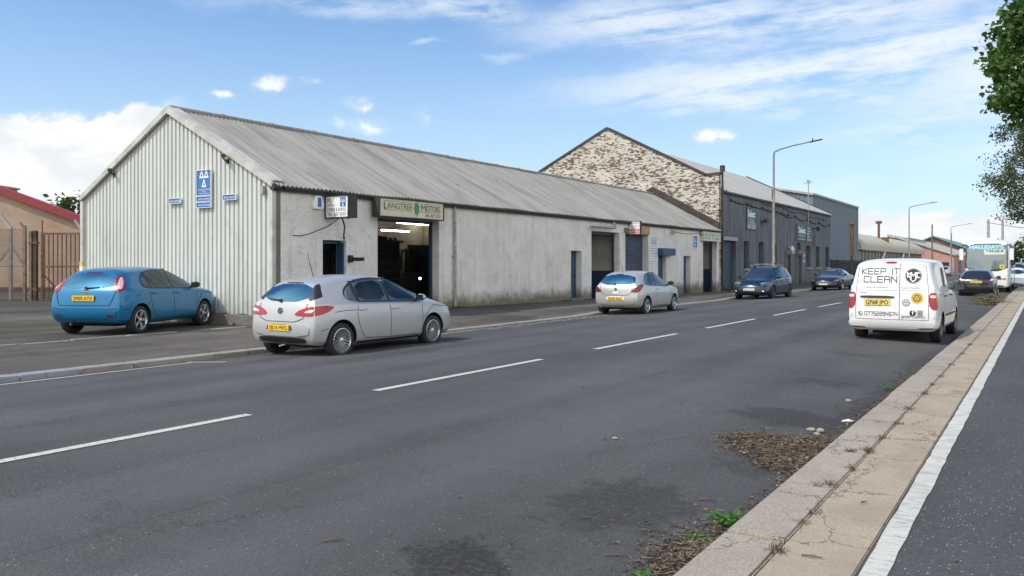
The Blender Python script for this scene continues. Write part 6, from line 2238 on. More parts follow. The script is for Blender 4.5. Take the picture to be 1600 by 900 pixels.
# ---- white panel van
VAN = dict(paint='paint_white', W=.897, r=.315, axles=(.86, 3.54), wx=.865, zfloor=.24, rim='steel', rim_mat='alloy_dark', br=.05, bf=.14, glass='car_glass_dark', gap=.045,
    st=[(.12, .00, .05, .17, .27, 1.10, 1.755, .865, .705), (.22, .16, .18, .28, .26, 1.10, 1.795, .895, .735), (.60, .60, .60, .62, .24, 1.095, 1.825, .90, .75), (1.1, 1.1, 1.1, 1.1, .23, 1.085, 1.835, .90, .755),
        (1.9, 1.9, 1.9, 1.9, .23, 1.07, 1.838, .90, .755), (2.35, 2.35, 2.35, 2.3, .23, 1.06, 1.815, .90, .74), (2.85, 2.85, 2.85, 2.6, .23, 1.045, 1.66, .895, .69), (3.35, 3.35, 3.38, 3.25, .23, 1.02, 1.20, .89, .67),
        (3.8, 3.8, 3.78, 3.72, .23, .94, 1.07, .88, .65), (4.15, 4.15, 4.10, 4.06, .24, .84, .95, .85, .60), (4.34, 4.40, 4.32, 4.25, .25, .72, .82, .72, .52)],
    side=[[(2.30, 1.14), (2.30, 1.66), (2.42, 1.66), (2.78, 1.47), (3.15, 1.16), (3.15, 1.11)]],
    seams=[[(2.22, 1.10), (2.22, .34)], [(2.22, .34), (3.1, .34), (3.2, .55), (3.22, 1.06)], [(2.22, 1.1), (2.22, 1.7)], [(1.22, 1.72), (1.22, .34), (2.22, .34)], [(.42, 1.05), (1.22, 1.05)]],
    handles=[(2.36, 1.0), (1.36, 1.0)], handle_mat='plastic_black', mirror=(3.0, 1.12), mirror_mat='plastic_black', mirror_s=1.35,
    side_bits=[('side_panel', 'paint_white', [(.42, 1.14), (.44, 1.62), (1.16, 1.65), (1.16, 1.12)]), ('side_moulding', 'plastic_black', [(1.26, .55), (1.26, .60), (3.1, .60), (3.1, .55)]), ('side_graphic', 'plastic_grey', [(1.35, 1.18), (1.36, 1.62), (1.72, 1.64), (1.74, 1.45), (1.62, 1.2)])],
    bits=[('windscreen', 'glass_solid', 'F', [(-.68, 1.14), (-.60, 1.70), (.60, 1.70), (.68, 1.14)], .008), ('grille', 'plastic_black', 'F', [(-.5, .62), (-.5, .72), (.5, .72), (.5, .62)], .012), ('brake_light', 'lamp_red', 'R', [(-.14, 1.715), (-.13, 1.755), (.09, 1.755), (.10, 1.715)], .012),
          ('bumper', 'paint_white', 'R', [(-.86, .34), (-.865, .50), (.865, .50), (.86, .34)], .035), ('door_handle_bar', 'plastic_black', 'R', [(-.63, .975), (-.63, 1.025), (.06, 1.025), (.06, .975)], .028)],
    bits2=[('tail_light', 'lamp_red', 'D', [(.525, .745), (.525, 1.10), (.705, 1.10), (.705, .745)], .014), ('reversing_lens', 'lamp_white_red', 'D', [(.545, .99), (.545, 1.05), (.64, 1.05), (.64, .99)], .020),
           ('reflector', 'lamp_dark_red', 'R', [(.52, .335), (.52, .36), (.80, .37), (.80, .345)], .042), ('headlight', 'lamp_clear', 'F', [(.5, .70), (.52, .82), (.72, .92), (.80, .90), (.78, .76)], .01), ('hinge', 'paint_white', 'R', [(.80, 1.16), (.80, 1.24), (.83, 1.24), (.83, 1.16)], .02), ('hinge', 'paint_white', 'R', [(.80, .58), (.80, .66), (.83, .66), (.83, .58)], .02)],
    lines=[('panel_gap', 'arch_dark', 'R', [(.16, 1.74), (.16, .52)], .010), ('panel_gap', 'arch_dark', 'R', [(-.66, 1.66), (-.72, 1.1), (-.72, .52), (.72, .52), (.72, 1.1), (.66, 1.66), (.58, 1.69), (-.58, 1.69)], .008), ('panel_crease', 'plastic_grey', 'R', [(-.68, 1.14), (.14, 1.14)], .005), ('panel_crease', 'plastic_grey', 'R', [(.18, 1.14), (.68, 1.14)], .005),
           ('roof_line', 'plastic_grey', 'R', [(-.56, 1.70), (.56, 1.70)], .004)],
    plates=[('R', -.28, .885, .52, .125, 'GF68 JPO', 'plate_pale_yellow')])
VAN['lines'] = VAN['lines'][:4]
root, body, sk, mk = car(VAN, (-2.79, 19.42, .012), R(-1.2), 'white panel van with black lettering on its rear doors parked by the kerb', 'van', name='parked_van')
# writing on the rear doors
mb = MB()


def rear_strokes(mb, s, x, z, w, h, th, mi=0):
    q, L = stroke_quads(s, 1.0, 1.0, .32, .16)
    kx = w / L
    vs, fs = [], []
    for quad in q:
        o_ = len(vs)
        for p in quad: vs.append((x + p.x * kx, z + p.y * h))
        fs.append((o_, o_ + 1, o_ + 2, o_ + 3))
    sk.flat(mb, 'R', vs, fs, .005, mi)


def rear_text(mb, s, x, z, h, w=None, mi=0, bold=.0, off=.005):
    vs, fs, L = text_mesh(s, bold)
    k = h if w is None else w / L
    sk.flat(mb, 'R', [(x + a * k, z + b * h) for a, b in vs], fs, off, mi)


def rear_disc(mb, x, z, r0, r1, mi, off, n=40):
    vs, fs = [], []
    for k in range(n):
        a = 2 * math.pi * k / n
        vs += [(x + r0 * math.cos(a), z + r0 * math.sin(a)), (x + r1 * math.cos(a), z + r1 * math.sin(a))]
    for k in range(n):
        fs.append((2 * k, 2 * k + 1, (2 * k + 3) % (2 * n), (2 * k + 2) % (2 * n)))
    sk.flat(mb, 'R', vs, fs, off, mi)


rear_strokes(mb, 'KEEP IT', -.60, 1.49, .74, .12, .02)
rear_strokes(mb, 'CLEAN', -.56, 1.315, .66, .125, .02)
rear_strokes(mb, '07752294674', -.53, .60, .66, .075, .02)
rear_text(mb, 'VEHICLE CLEANING', -.52, 1.19, .028, .46, 1)
rear_text(mb, 'FULLY INSURED', .20, 1.185, .028, .36, 1)
rear_text(mb, '@KEEPITCLEANGLA', .20, .56, .05, .46, 0, .01)
rear_text(mb, 'Caddy', -.66, 1.075, .035, .16, 1)
mb.build('lettering', ['plastic_black', 'blue_ink'], body, recalc=False)
mb = MB()
rear_disc(mb, .42, 1.455, .0, .165, 0, .004); rear_disc(mb, .42, 1.455, .148, .156, 1, .007)
for seg in ([(-.11, .07), (-.11, -.03)], [(-.035, .07), (-.11, .02), (-.05, -.05)], [(-.045, -.08), (-.045, .07), (.0, .0), (.045, .07), (.045, -.08)], [(-.05, -.08), (0, -.12), (.05, -.08)], [(.115, .06), (.075, .07), (.07, .0), (.075, -.04), (.115, -.03)]):
    for a, b in zip(seg, seg[1:]):
        d = Vector((b[0] - a[0], b[1] - a[1])).normalized() * .011
        sk.flat(mb, 'R', [(.42 + a[0] - d.y - d.x, 1.455 + a[1] + d.x - d.y), (.42 + b[0] - d.y + d.x, 1.455 + b[1] + d.x + d.y), (.42 + b[0] + d.y + d.x, 1.455 + b[1] - d.x + d.y), (.42 + a[0] + d.y - d.x, 1.455 + a[1] - d.x - d.y)], [(0, 1, 2, 3)], .008, 1)
mb.build('round_emblem', ['black_ink', 'white_ink'], body, recalc=False)
mb = MB()
rear_disc(mb, .50, .985, .0, .125, 0, .004); rear_disc(mb, .50, .985, .0, .088, 1, .006); rear_disc(mb, .50, .985, .066, .074, 0, .009)
for k in range(3):
    a0 = R(90 + 120 * k)
    cx, cz = .50 + .03 * math.cos(a0), .985 + .03 * math.sin(a0)
    rear_disc(mb, cx, cz, 0, .020, 0, .0085 + .0004 * k, 12)
    rear_disc(mb, .50 + .052 * math.cos(a0 + R(60)), .985 + .052 * math.sin(a0 + R(60)), 0, .009, 2, .0085, 10)
mb.build('yellow_emblem', ['plate_yellow', 'plastic_grey', 'white_ink'], body, recalc=False)
mb = MB()
rear_disc(mb, .29, .885, .0, .075, 0, .006, 24); rear_disc(mb, .29, .885, .05, .06, 1, .009, 24)
for seg in ([(-.045, .03), (-.02, -.04), (0, .0), (.02, -.04), (.045, .03)], [(-.02, .045), (0, .01), (.02, .045)]):
    for a, b in zip(seg, seg[1:]):
        d = Vector((b[0] - a[0], b[1] - a[1])).normalized() * .007
        sk.flat(mb, 'R', [(.29 + a[0] - d.y, .885 + a[1] + d.x), (.29 + b[0] - d.y, .885 + b[1] + d.x), (.29 + b[0] + d.y, .885 + b[1] - d.x), (.29 + a[0] + d.y, .885 + a[1] - d.x)], [(0, 1, 2, 3)], .011, 1)
mb.build('badge', ['plastic_grey', 'chrome'], body, recalc=False)
mb = MB()
rear_disc(mb, .42, .665, .0, .062, 0, .004, 24)
rear_text(mb, 'f', .405, .632, .085, None, 1, .02, .008)
vs_ = [(.50, .605), (.615, .605), (.615, .725), (.50, .725)]
sk.flat(mb, 'R', vs_, [(0, 1, 2, 3)], .004, 0)
rear_disc(mb, .5575, .665, .022, .031, 1, .008, 20)
for a, b in (((.512, .617), (.603, .617)), ((.603, .617), (.603, .713)), ((.603, .713), (.512, .713)), ((.512, .713), (.512, .617))):
    d = Vector((b[0] - a[0], b[1] - a[1])).normalized() * .004
    sk.flat(mb, 'R', [(a[0] - d.y, a[1] + d.x), (b[0] - d.y, b[1] + d.x), (b[0] + d.y, b[1] - d.x), (a[0] + d.y, a[1] - d.x)], [(0, 1, 2, 3)], .008, 1)
rear_disc(mb, -.62, .635, .040, .048, 0, .005, 20)
for a, b in (((-.64, .655), (-.63, .625)), ((-.63, .625), (-.605, .612))):
    d = Vector((b[0] - a[0], b[1] - a[1])).normalized() * .010
    sk.flat(mb, 'R', [(a[0] - d.y, a[1] + d.x), (b[0] - d.y, b[1] + d.x), (b[0] + d.y, b[1] - d.x), (a[0] + d.y, a[1] - d.x)], [(0, 1, 2, 3)], .006, 0)
mb.build('contact_icons', ['black_ink', 'white_ink'], body, recalc=False)

# ---- white coach facing the camera
COACH = dict(paint='paint_coach', W=1.20, r=.50, axles=(2.6, 8.6), wx=1.17, tw=.28, zfloor=.3, rim='steel', rim_mat='alloy_dark', br=.08, bf=.10, gap=.07,
    st=[(.05, .0, .0, .10, .30, 2.2, 3.12, 1.16, 1.06), (.3, .25, .25, .3, .28, 2.2, 3.17, 1.2, 1.12), (1.2, 1.2, 1.2, 1.2, .28, 2.2, 3.19, 1.2, 1.13), (4, 4, 4, 4, .28, 2.2, 3.19, 1.2, 1.13), (7.5, 7.5, 7.5, 7.5, .28, 2.2, 3.19, 1.2, 1.13), (10.6, 10.6, 10.6, 10.5, .28, 2.2, 3.18, 1.2, 1.12),
        (11.3, 11.3, 11.25, 11.05, .28, 2.2, 3.14, 1.18, 1.10), (11.55, 11.62, 11.55, 11.30, .30, 2.15, 3.06, 1.08, 1.03)],
    side=[], seams=[[(.4, 1.3), (11.2, 1.3)]],
    bits=[('windscreen_surround', 'plastic_black', 'F', [(-1.10, 1.28), (-1.11, 2.2), (-1.07, 2.93), (1.07, 2.93), (1.11, 2.2), (1.10, 1.28)], .008), ('windscreen', 'coach_glass', 'F', [(-1.04, 1.32), (-1.06, 2.2), (-1.0, 2.86), (1.0, 2.86), (1.06, 2.2), (1.04, 1.32)], .015), ('bumper_trim', 'plastic_grey', 'F', [(-.9, .34), (-.9, .46), (.9, .46), (.9, .34)], .012), ('number_panel', 'plastic_black', 'F', [(-.2, .54), (-.2, .62), (.2, .62), (.2, .54)], .012),
          ('side_glass', 'glass_solid', 'S', [(.5, 1.45), (.5, 2.7), (10.9, 2.7), (11.1, 2.3), (11.1, 1.45)], .008), ('side_glass', 'glass_solid', 'L', [(.5, 1.45), (.5, 2.7), (10.9, 2.7), (11.1, 2.3), (11.1, 1.45)], .008)],
    bits2=[('headlight', 'lamp_smoke', 'F', [(.52, .78), (.52, .88), (.80, .88), (.80, .78)], .014), ('indicator', 'lamp_amber', 'F', [(.82, .78), (.82, .88), (1.02, .88), (1.02, .78)], .014)])
COACH['bits'] = [b for b in COACH['bits']]
root, body, sk, mk = car(COACH, (-2.98, 68.62, .012), R(180), 'white coach with blue lettering over its windscreen, facing the camera', 'coach', name='parked_coach')


def front_text(mb, s, x, z, h, w, mi=0, bold=0.0, off=.022):
    vs, fs, L = text_mesh(s, bold)
    k = w / L
    sk.flat(mb, 'F', [(x - a * k, z + b * h) for a, b in vs], fs, off, mi)


mb = MB()
front_text(mb, "HALLIDAY'S", .90, 2.62, .20, 1.78, 0, .045)
mb.build('lettering', 'pale_blue_ink', root, recalc=False)
mb = MB()
sk.patch(mb, 'F', [(-.98, 2.26), (-.98, 2.58), (.12, 2.58), (.12, 2.26)], .020, 10, 4, 0)
dbo = mb.build('destination_board', 'pale_green_board', root, smooth=60)
mb = MB()
front_text(mb, 'TALLILA', .05, 2.42, .13, .95, 0, .03, .026)
mb.build('lettering', 'sign_green', dbo, recalc=False)
mk('windscreen_notice', 'plate_yellow', lambda mb: sk.patch(mb, 'F', [(-.92, 1.42), (-.92, 1.66), (-.68, 1.66), (-.68, 1.42)], .020, 6, 4, 0))
mk('notice_mark', 'plastic_black', lambda mb: sk.patch(mb, 'F', [(-.85, 1.49), (-.84, 1.6), (-.76, 1.58), (-.75, 1.49)], .024, 6, 4, 1))
for sg in (1, -1):
    mk('wiper', 'plastic_black', lambda mb: mb.tube([sk.hit('F', sg * .15, 1.34, .03), sk.hit('F', sg * .75, 1.42, .03)], .02, 6))
    mk('mirror_arm', 'plastic_black', lambda mb: mb.tube([(sg * 1.0, 11.35, 2.85), (sg * 1.25, 11.75, 2.8), (sg * 1.30, 11.8, 2.62)], .03, 8))
    mk('wing_mirror', 'white_board', lambda mb: mb.box(sg * 1.30 - .10, sg * 1.30 + .10, 11.72, 11.86, 1.95, 2.62))
mk('roof_hatch', 'paint_coach', lambda mb: mb.box(-.5, .5, 8.2, 10.3, 3.17, 3.30))

# ---- vehicles beyond the coach and far along the left kerb
FARV = dict(VAN); FARV.update(paint='paint_far_silver', plates=[], side_bits=[], lines=[], glass='glass_solid')
root, body, sk, mk = car(FARV, (-2.2, 86.5, .012), R(180), 'pale van half hidden behind the parked coach at the right edge', 'van', name='parked_van')
FARC = dict(BLACK); FARC.update(paint='paint_white', plates=[], glass='glass_solid')
root, body, sk, mk = car(FARC, (-1.95, 74.2, .012), R(180), 'white car facing the camera just behind the coach', 'car')
for i, (x_, y_, pn, lab) in enumerate([(-11.7, 95, 'paint_far_blue', 'blue car parked on the far left kerb beyond the white van'), (-11.7, 102, 'paint_far_silver', 'silver car parked right behind the far blue car'), (-11.6, 109, 'paint_white', 'white car second behind the far blue car'),
                                       (-11.7, 117, 'paint_teal', 'dark car third behind the far blue car'), (-11.7, 126, 'paint_far_silver', 'most distant silver car of the far kerb row')]):
    q = dict(BLACK); q.update(paint=pn, plates=[], glass='glass_solid', seams=[], handles=[])
    car(q, (x_, y_, .012), R(0), lab, 'car', 'cars parked far along the left kerb')
# ------------------------------------------------------------------ trees and plants
def leaf_shape(kind):
    if kind == 'maple':
        return [(0, 0), (.16, .10), (.46, .06), (.34, .30), (.52, .52), (.24, .56), (.18, .74), (0, 1.0), (-.18, .74), (-.24, .56), (-.52, .52), (-.34, .30), (-.46, .06), (-.16, .10)]
    if kind == 'narrow': return [(0, 0), (.11, .35), (.09, .7), (0, 1), (-.09, .7), (-.11, .35)]
    return [(0, 0), (.30, .3), (.28, .65), (0, 1), (-.28, .65), (-.30, .3)]


def put_leaf(mb, p, size, kind, rng, up=.6, fold=.25):
    nrm = Vector((rng.gauss(0, 1), rng.gauss(0, 1), rng.gauss(0, 1) + up * 2)).normalized()
    a = nrm.orthogonal().normalized()
    b = nrm.cross(a)
    t = rng.random() * 6.283
    u = a * math.cos(t) + b * math.sin(t); v = nrm.cross(u)
    pts = leaf_shape(kind)
    n = len(pts)
    vs = [p + (u * x + v * (y - .1) - nrm * (abs(x) * fold + (y * y) * .12)) * size for x, y in pts]
    mid = p + v * .45 * size
    mb.add([mid] + vs, [(0, i + 1, (i + 1) % n + 1) for i in range(n)])


def limb(mb, p, d, L, r, depth, rng, tips, droop=0.0, spread=.6, kids=3, keep=None):
    pts, rs = [p], [r]
    n = 5
    for i in range(n):
        d = (d + Vector((rng.gauss(0, .12), rng.gauss(0, .12), rng.gauss(0, .10) - droop))).normalized()
        p = p + d * (L / n)
        pts.append(p); rs.append(r * (1 - .55 * (i + 1) / n))
    mb.tube(pts, rs, 6 if r > .03 else 4, cap=False)
    if depth == 0:
        tips.append(pts); return
    for k in range(kids):
        i = rng.randint(2, n)
        dd = (d + Vector((rng.gauss(0, spread), rng.gauss(0, spread), rng.gauss(.1, spread * .7)))).normalized()
        limb(mb, pts[i], dd, L * rng.uniform(.55, .8), rs[i] * .62, depth - 1, rng, tips, droop, spread, kids)


# broad-leaved tree beside the cycle path, close to the camera; its trunk stands outside the picture
rng = random.Random(21)
TX = Vector((2.5, 17.35, .09))
mt = empty('broadleaf_tree', TX, 0, 'dark green broad-leaved tree reaching in at the top right corner', 'tree')
mb = MB(); tips = []
mb.tube([(0, 0, 0), (.05, .05, 1.2), (-.05, .1, 2.6), (-.15, .05, 3.6), (-.2, .0, 5.4), (-.2, .1, 9.2)], [.26, .21, .19, .16, .11, .05], 12)
for k in range(13):
    a = 2.4 * k
    z = 4.3 + .36 * k
    limb(mb, Vector((-.12, .05, z)), Vector((math.cos(a), math.sin(a), .45 + .05 * k)).normalized(), 1.45 - .05 * k, .07, 2, rng, tips, .01, .55, 3)
# the low limbs over the path, towards the kerb
for (x_, y_, z_) in [(-2.7, -1.2, 4.75), (-2.6, -1.3, 5.3), (-2.5, -.3, 4.75), (-2.2, -1.5, 5.9), (-2.3, -1.0, 4.6), (-2.1, -.8, 6.2), (-1.8, -1.5, 4.7), (-2.3, .3, 5.4), (-2.0, .6, 4.9), (-1.6, -.6, 4.55)]:
    s_0 = Vector((-.14, .05, 3.9 + .4 * (z_ - 4)))
    e_ = Vector((x_, y_, z_))
    limb(mb, s_0, (e_ - s_0).normalized(), (e_ - s_0).length * .82, .05, 0, rng, tips)
    for q in range(9):
        f_ = rng.uniform(.5, 1.0)
        limb(mb, s_0 + (e_ - s_0) * .82 * f_, ((e_ - s_0).normalized() + Vector((rng.gauss(0, .7), rng.gauss(0, .7), rng.gauss(.05, .6)))).normalized(), rng.uniform(.45, .8), .014, 0, rng, tips)
CL = [(-2.9, -2.66, 5.23), (-2.66, -2.51, 5.28), (-2.79, -2.33, 5.0), (-3.06, -1.46, 5.18), (-2.58, -2.2, 4.9), (-3.07, -1.73, 4.81), (-2.81, -1.56, 4.76), (-2.54, -1.91, 4.61), (-2.95, -1.39, 4.49), (-2.67, -1.99, 4.3), (-3.03, -1.44, 4.09), (-2.81, -1.56, 4.12),
      (-2.57, -2.71, 3.84), (-2.86, -2.64, 4.07), (-3.06, -2.5, 4.43), (-2.49, -1.35, 5.43), (-2.42, -1.83, 4.25), (-2.6, -2.21, 5.61), (-2.33, -1.25, 5.74), (-2.34, -0.99, 4.02), (-2.73, -2.29, 3.77), (-2.25, -1.2, 4.96)]
for q in CL:
    q = Vector(q) + Vector((0, 0, .22)); s_0 = Vector((-.9, -.6, q.z - .15)) + Vector((rng.gauss(0, .15), rng.gauss(0, .15), rng.gauss(0, .15)))
    limb(mb, s_0, (q - s_0).normalized(), (q - s_0).length * .88, .022, 0, rng, [])
    for k in range(5):
        a_ = q + Vector((rng.gauss(0, .09), rng.gauss(0, .09), rng.gauss(0, .08)))
        tt = []; limb(mb, a_, Vector((rng.gauss(-.2, 1), rng.gauss(-.2, 1), rng.gauss(.1, .8))).normalized(), rng.uniform(.12, .26), .008, 0, rng, tt)
        tips += tt
    tips += [[q + Vector((rng.gauss(0, .12), rng.gauss(0, .12), rng.gauss(0, .11))) for _ in range(6)] for _ in range(3)]
mb.build('trunk', 'bark', mt, smooth=60, recalc=False)
mb = MB()
for pts in tips:
    for _ in range(27):
        q = pts[rng.randint(1, 5)] + Vector((rng.gauss(0, .085), rng.gauss(0, .085), rng.gauss(0, .075)))
        put_leaf(mb, q, rng.uniform(.065, .115), 'maple', rng, .5)
mb.build('crown', 'maple_leaf', mt, recalc=False)

# finer-leaved tree farther along the path
WL = [(-1.62, -1.27, 5.42), (-1.47, -2.34, 4.02), (-1.57, -0.22, 3.34), (-1.36, 0.79, 5.97), (-1.15, -2.14, 4.3), (-1.4, -1.4, 3.55), (-0.69, 1.41, 3.84), (-2.47, 0.44, 6.08), (-1.44, -1.42, 4.68), (-2.1, -1.66, 4.45), (-1.6, 0.77, 4.34), (-0.56, 1.76, 4.0), (-2.67, -0.09, 4.0), (-0.58, 0.7, 2.88), (-0.88, -1.12, 5.47), (-0.8, -1.82, 5.89), (-1.76, -2.2, 3.36), (-1.06, -2.16, 5.08), (-3.12, -0.92, 4.18), (-0.74, -0.2, 5.14), (-1.62, -2.39, 2.67), (-3.09, -2.88, 4.07), (-1.48, -2.0, 4.73), (-1.74, -0.31, 4.72), (-1.67, -0.36, 4.22), (-1.36, -0.87, 2.92), (-2.3, -1.97, 3.68), (-1.29, -2.43, 2.73), (-1.55, -2.56, 4.65), (-1.44, -2.34, 3.98), (-1.9, -0.28, 4.12), (-1.22, -2.34, 4.87), (-1.2, -1.46, 5.99), (-1.53, -1.41, 4.62), (-2.26, -1.69, 4.97), (-2.38, -1.74, 4.14), (-2.73, -1.23, 3.56), (-2.09, -2.14, 3.61), (-2.13, -2.3, 3.36), (-2.24, 0.09, 5.31), (-1.36, 0.85, 5.28), (-2.48, -2.78, 4.57), (-2.71, -0.31, 4.52), (-2.18, -1.99, 3.26), (-1.24, -1.13, 3.38), (-2.25, -0.07, 6.02), (-2.15, -1.44, 5.32), (-2.06, 0.54, 4.98), (-3.05, -0.02, 5.99), (-0.82, -0.2, 3.64), (-2.16, -2.16, 5.17), (-1.41, -1.46, 5.98), (-2.64, 0.1, 3.49), (-0.58, 1.4, 3.93), (-3.24, -0.89, 4.32), (-2.24, -0.56, 5.79), (-2.08, 0.59, 4.58), (-2.24, -2.12, 4.05), (-1.53, 0.35, 3.27), (-2.59, -1.27, 5.08), (-2.31, -0.12, 3.44), (-0.83, -2.15, 2.92), (-2.37, -1.16, 5.37), (-1.87, 0.11, 4.91), (-2.49, -2.76, 6.12), (-2.86, 0.23, 6.13), (-2.37, -1.26, 3.24), (-2.24, -1.75, 5.13), (-1.54, -1.26, 3.96), (-2.13, -2.54, 5.47), (-2.41, -1.77, 5.98), (-1.79, -0.12, 5.07), (-1.65, -0.06, 5.54), (-1.81, -1.19, 6.04), (-2.87, -0.39, 4.77), (-0.71, 0.44, 3.99), (-1.49, -2.21, 3.58), (-3.15, -3.12, 4.1), (-2.61, -2.97, 3.44), (-1.12, 1.26, 3.37), (-1.59, 0.06, 3.61), (-1.07, -2.1, 5.73), (-1.6, 0.48, 5.3), (-2.55, -2.33, 5.35), (-2.04, -1.62, 4.95), (-2.91, -1.61, 4.82), (-1.49, 0.24, 2.85), (-1.21, 0.14, 5.84), (-1.86, -0.39, 4.51), (-2.09, -2.62, 3.02), (-0.63, -0.36, 3.61), (-2.42, -2.18, 3.68), (-1.5, -1.41, 5.53), (-1.24, -1.31, 5.4), (-1.93, 0.36, 3.87)]
rng = random.Random(5)
TW = Vector((1.85, 32.9, .09))
wt = empty('willow_tree', TW, 0, 'grey-green small-leaved tree with thin twigs below the broad-leaved tree', 'tree')
mb = MB(); tips = []
mb.tube([(0, 0, 0), (.0, .1, 1.2), (-.1, .1, 2.4), (-.1, .1, 4.2), (0, .1, 6.3)], [.17, .14, .12, .09, .04], 10)
for k in range(26):
    a = 2.399 * k
    z = 1.7 + .19 * k
    L = 2.15 - .028 * k
    if math.cos(a) < -.1: L *= 1.18
    limb(mb, Vector((-.08, .1, z)), Vector((math.cos(a), math.sin(a), .45)).normalized(), L, .035, 2, rng, tips, .012, .5, 3)
for q in WL:
    q = Vector(q); z0_ = max(1.4, q.z - 1.3)
    s_0 = Vector((-.08, .1, z0_))
    limb(mb, s_0, (q - s_0 + Vector((0, 0, .3))).normalized(), (q - s_0).length, .016, 0, rng, [])
    for k in range(5):
        limb(mb, q + Vector((rng.gauss(0, .15), rng.gauss(0, .15), rng.gauss(0, .15))), Vector((rng.gauss(-.3, 1), rng.gauss(-.2, 1), rng.gauss(.35, .6))).normalized(), rng.uniform(.25, .5), .006, 0, rng, tips)
mb.build('trunk', 'bark', wt, smooth=60, recalc=False)
mb = MB()
for pts in tips:
    for _ in range(40):
        i = rng.randint(0, 4); f = rng.random()
        q = pts[i].lerp(pts[i + 1], f) + Vector((rng.gauss(0, .09), rng.gauss(0, .09), rng.gauss(0, .09)))
        put_leaf(mb, q, rng.uniform(.05, .09), 'oval', rng, .2, .1)
mb.build('crown', 'willow_leaf', wt, recalc=False)


def far_tree(name, loc, h, rad, label, seed, leaf='far_leaf', n=900, size=.5, group=None, low=.25):
    rng = random.Random(seed)
    t = empty(name, loc, 0, label, 'tree', group)
    mb = MB(); tips = []
    mb.tube([(0, 0, 0), (.05, 0, h * .35), (0, .1, h * .8)], [h * .03, h * .022, h * .006], 8)
    for k in range(9):
        a = 2.4 * k
        limb(mb, Vector((0, 0, h * (.25 + .06 * k))), Vector((math.cos(a), math.sin(a), .6)).normalized(), rad * .8, h * .01, 1, rng, tips, 0, .5, 3)
    mb.build('trunk', 'bark', t, smooth=60, recalc=False)
    mb = MB()
    clumps = []
    for _ in range(34):
        a = rng.random() * 6.283; zz = rng.uniform(low, 1.0)
        rr = rad * math.sqrt(max(.02, 1 - ((zz - .58) / .48) ** 2)) * rng.uniform(.45, 1.0)
        clumps.append((Vector((math.cos(a) * rr, math.sin(a) * rr, zz * h * .94)), rad * rng.uniform(.16, .34)))
    for _ in range(n):
        c, s0 = rng.choice(clumps)
        put_leaf(mb, c + Vector((rng.gauss(0, .6), rng.gauss(0, .6), rng.gauss(0, .5))) * s0, size * rng.uniform(.6, 1.3), 'oval', rng, .6)
    mb.build('crown', leaf, t, recalc=False)
    return t


for i, (x_, y_, h_, r_, lf) in enumerate([(-10.5, 322, 8.8, 4.4, 'far_leaf'), (-4.5, 318, 9.6, 4.6, 'far_leaf'), (2, 321, 9.2, 4.5, 'dark_leaf'), (9, 316, 10.5, 5, 'far_leaf'), (-16.5, 330, 8.4, 4.5, 'dark_leaf')]):
    far_tree('roadside_tree', (x_, y_, 0), h_, r_, ['bright green tree closing the road just right of the coach', 'second tree right of the coach at the far end of the road', 'dark tree at the right edge of the far tree line',
             'tallest tree of the far tree line at the right edge', 'dark tree of the far tree line hidden mostly by the coach'][i], 40 + i, lf, 800, 1.1, 'trees closing the far end of the road', .06)
far_tree('garden_tree', (-57.4, 33.3, 0), 6.6, 2.3, 'green tree between the brick hall roof and the corrugated gable', 77, 'far_leaf', 2600, .34)

# ------------------------------------------------------------------ litter, weeds and stones in the right-hand gutter
rng = random.Random(99)


def litter(mb, x, y, rng, z=None, big=1.0):
    z = road_z(x) + .006 if z is None else z
    if rng.random() < .55:
        L = rng.uniform(.02, .085) * big; a = rng.random() * 3.14; w = rng.uniform(.0022, .005)
        d = Vector((math.cos(a), math.sin(a), rng.uniform(-.1, .22)))
        p = Vector((x, y, z + rng.uniform(0, .012)))
        mb.tube([p, p + d * L * .5 + Vector((rng.gauss(0, .004), rng.gauss(0, .004), 0)), p + d * L], [w, w * .8, w * .5], 4)
    else:
        put_leaf(mb, Vector((x, y, z + rng.uniform(.003, .014))), rng.uniform(.012, .042) * big, rng.choice(('oval', 'narrow', 'maple')), rng, 1.1, .5)


def in_patch(x, y):
    # the broad drift of dead leaves lying out from the kerb
    t = (x + 1.65) / -1.0            # 0 at the kerb, 1 a metre out
    return 0 < t < 1 and abs(y - (7.55 + .35 * t)) < (.95 - .62 * t) * (1 + .25 * math.sin(9 * y) * math.cos(7 * x))


mb = MB(); mbt = MB()
n = 0
while n < 1700:
    x, y = rng.uniform(-2.66, -1.65), rng.uniform(6.3, 8.7)
    if in_patch(x, y):
        e_ = 0 if rng.random() < .7 else 1
        litter(mb if rng.random() < .55 else mbt, min(-1.65, x + e_ * rng.gauss(0, .07)), y + e_ * rng.gauss(0, .12), rng); n += 1
for _ in range(1500):
    y = rng.uniform(4.2, 17); x = -1.66 - abs(rng.gauss(0, .075)) - (.10 * max(0, math.sin(y * 1.9)) * rng.random())
    litter(mb if rng.random() < .6 else mbt, x, y, rng, None, .8)
for _ in range(700):
    y = 4.75 + rng.gauss(0, .35); x = -1.70 - abs(rng.gauss(0, .16))
    litter(mb if rng.random() < .5 else mbt, x, y, rng)
for _ in range(260):
    x, y = rng.uniform(-5.5, -1.7), rng.uniform(2.8, 14)
    if rng.random() < .25 + .75 * (x > -2.6): litter(mb, x, y, rng, None, .7)
tag(mb.build('leaf_litter', 'dry_leaf', recalc=False), 'drift of brown dead leaves lying in the right-hand gutter', 'leaf litter', None, 'stuff')
tag(mbt.build('twig_litter', 'dry_twig', recalc=False), 'broken dry twigs mixed into the leaf drift by the kerb', 'twigs', None, 'stuff')
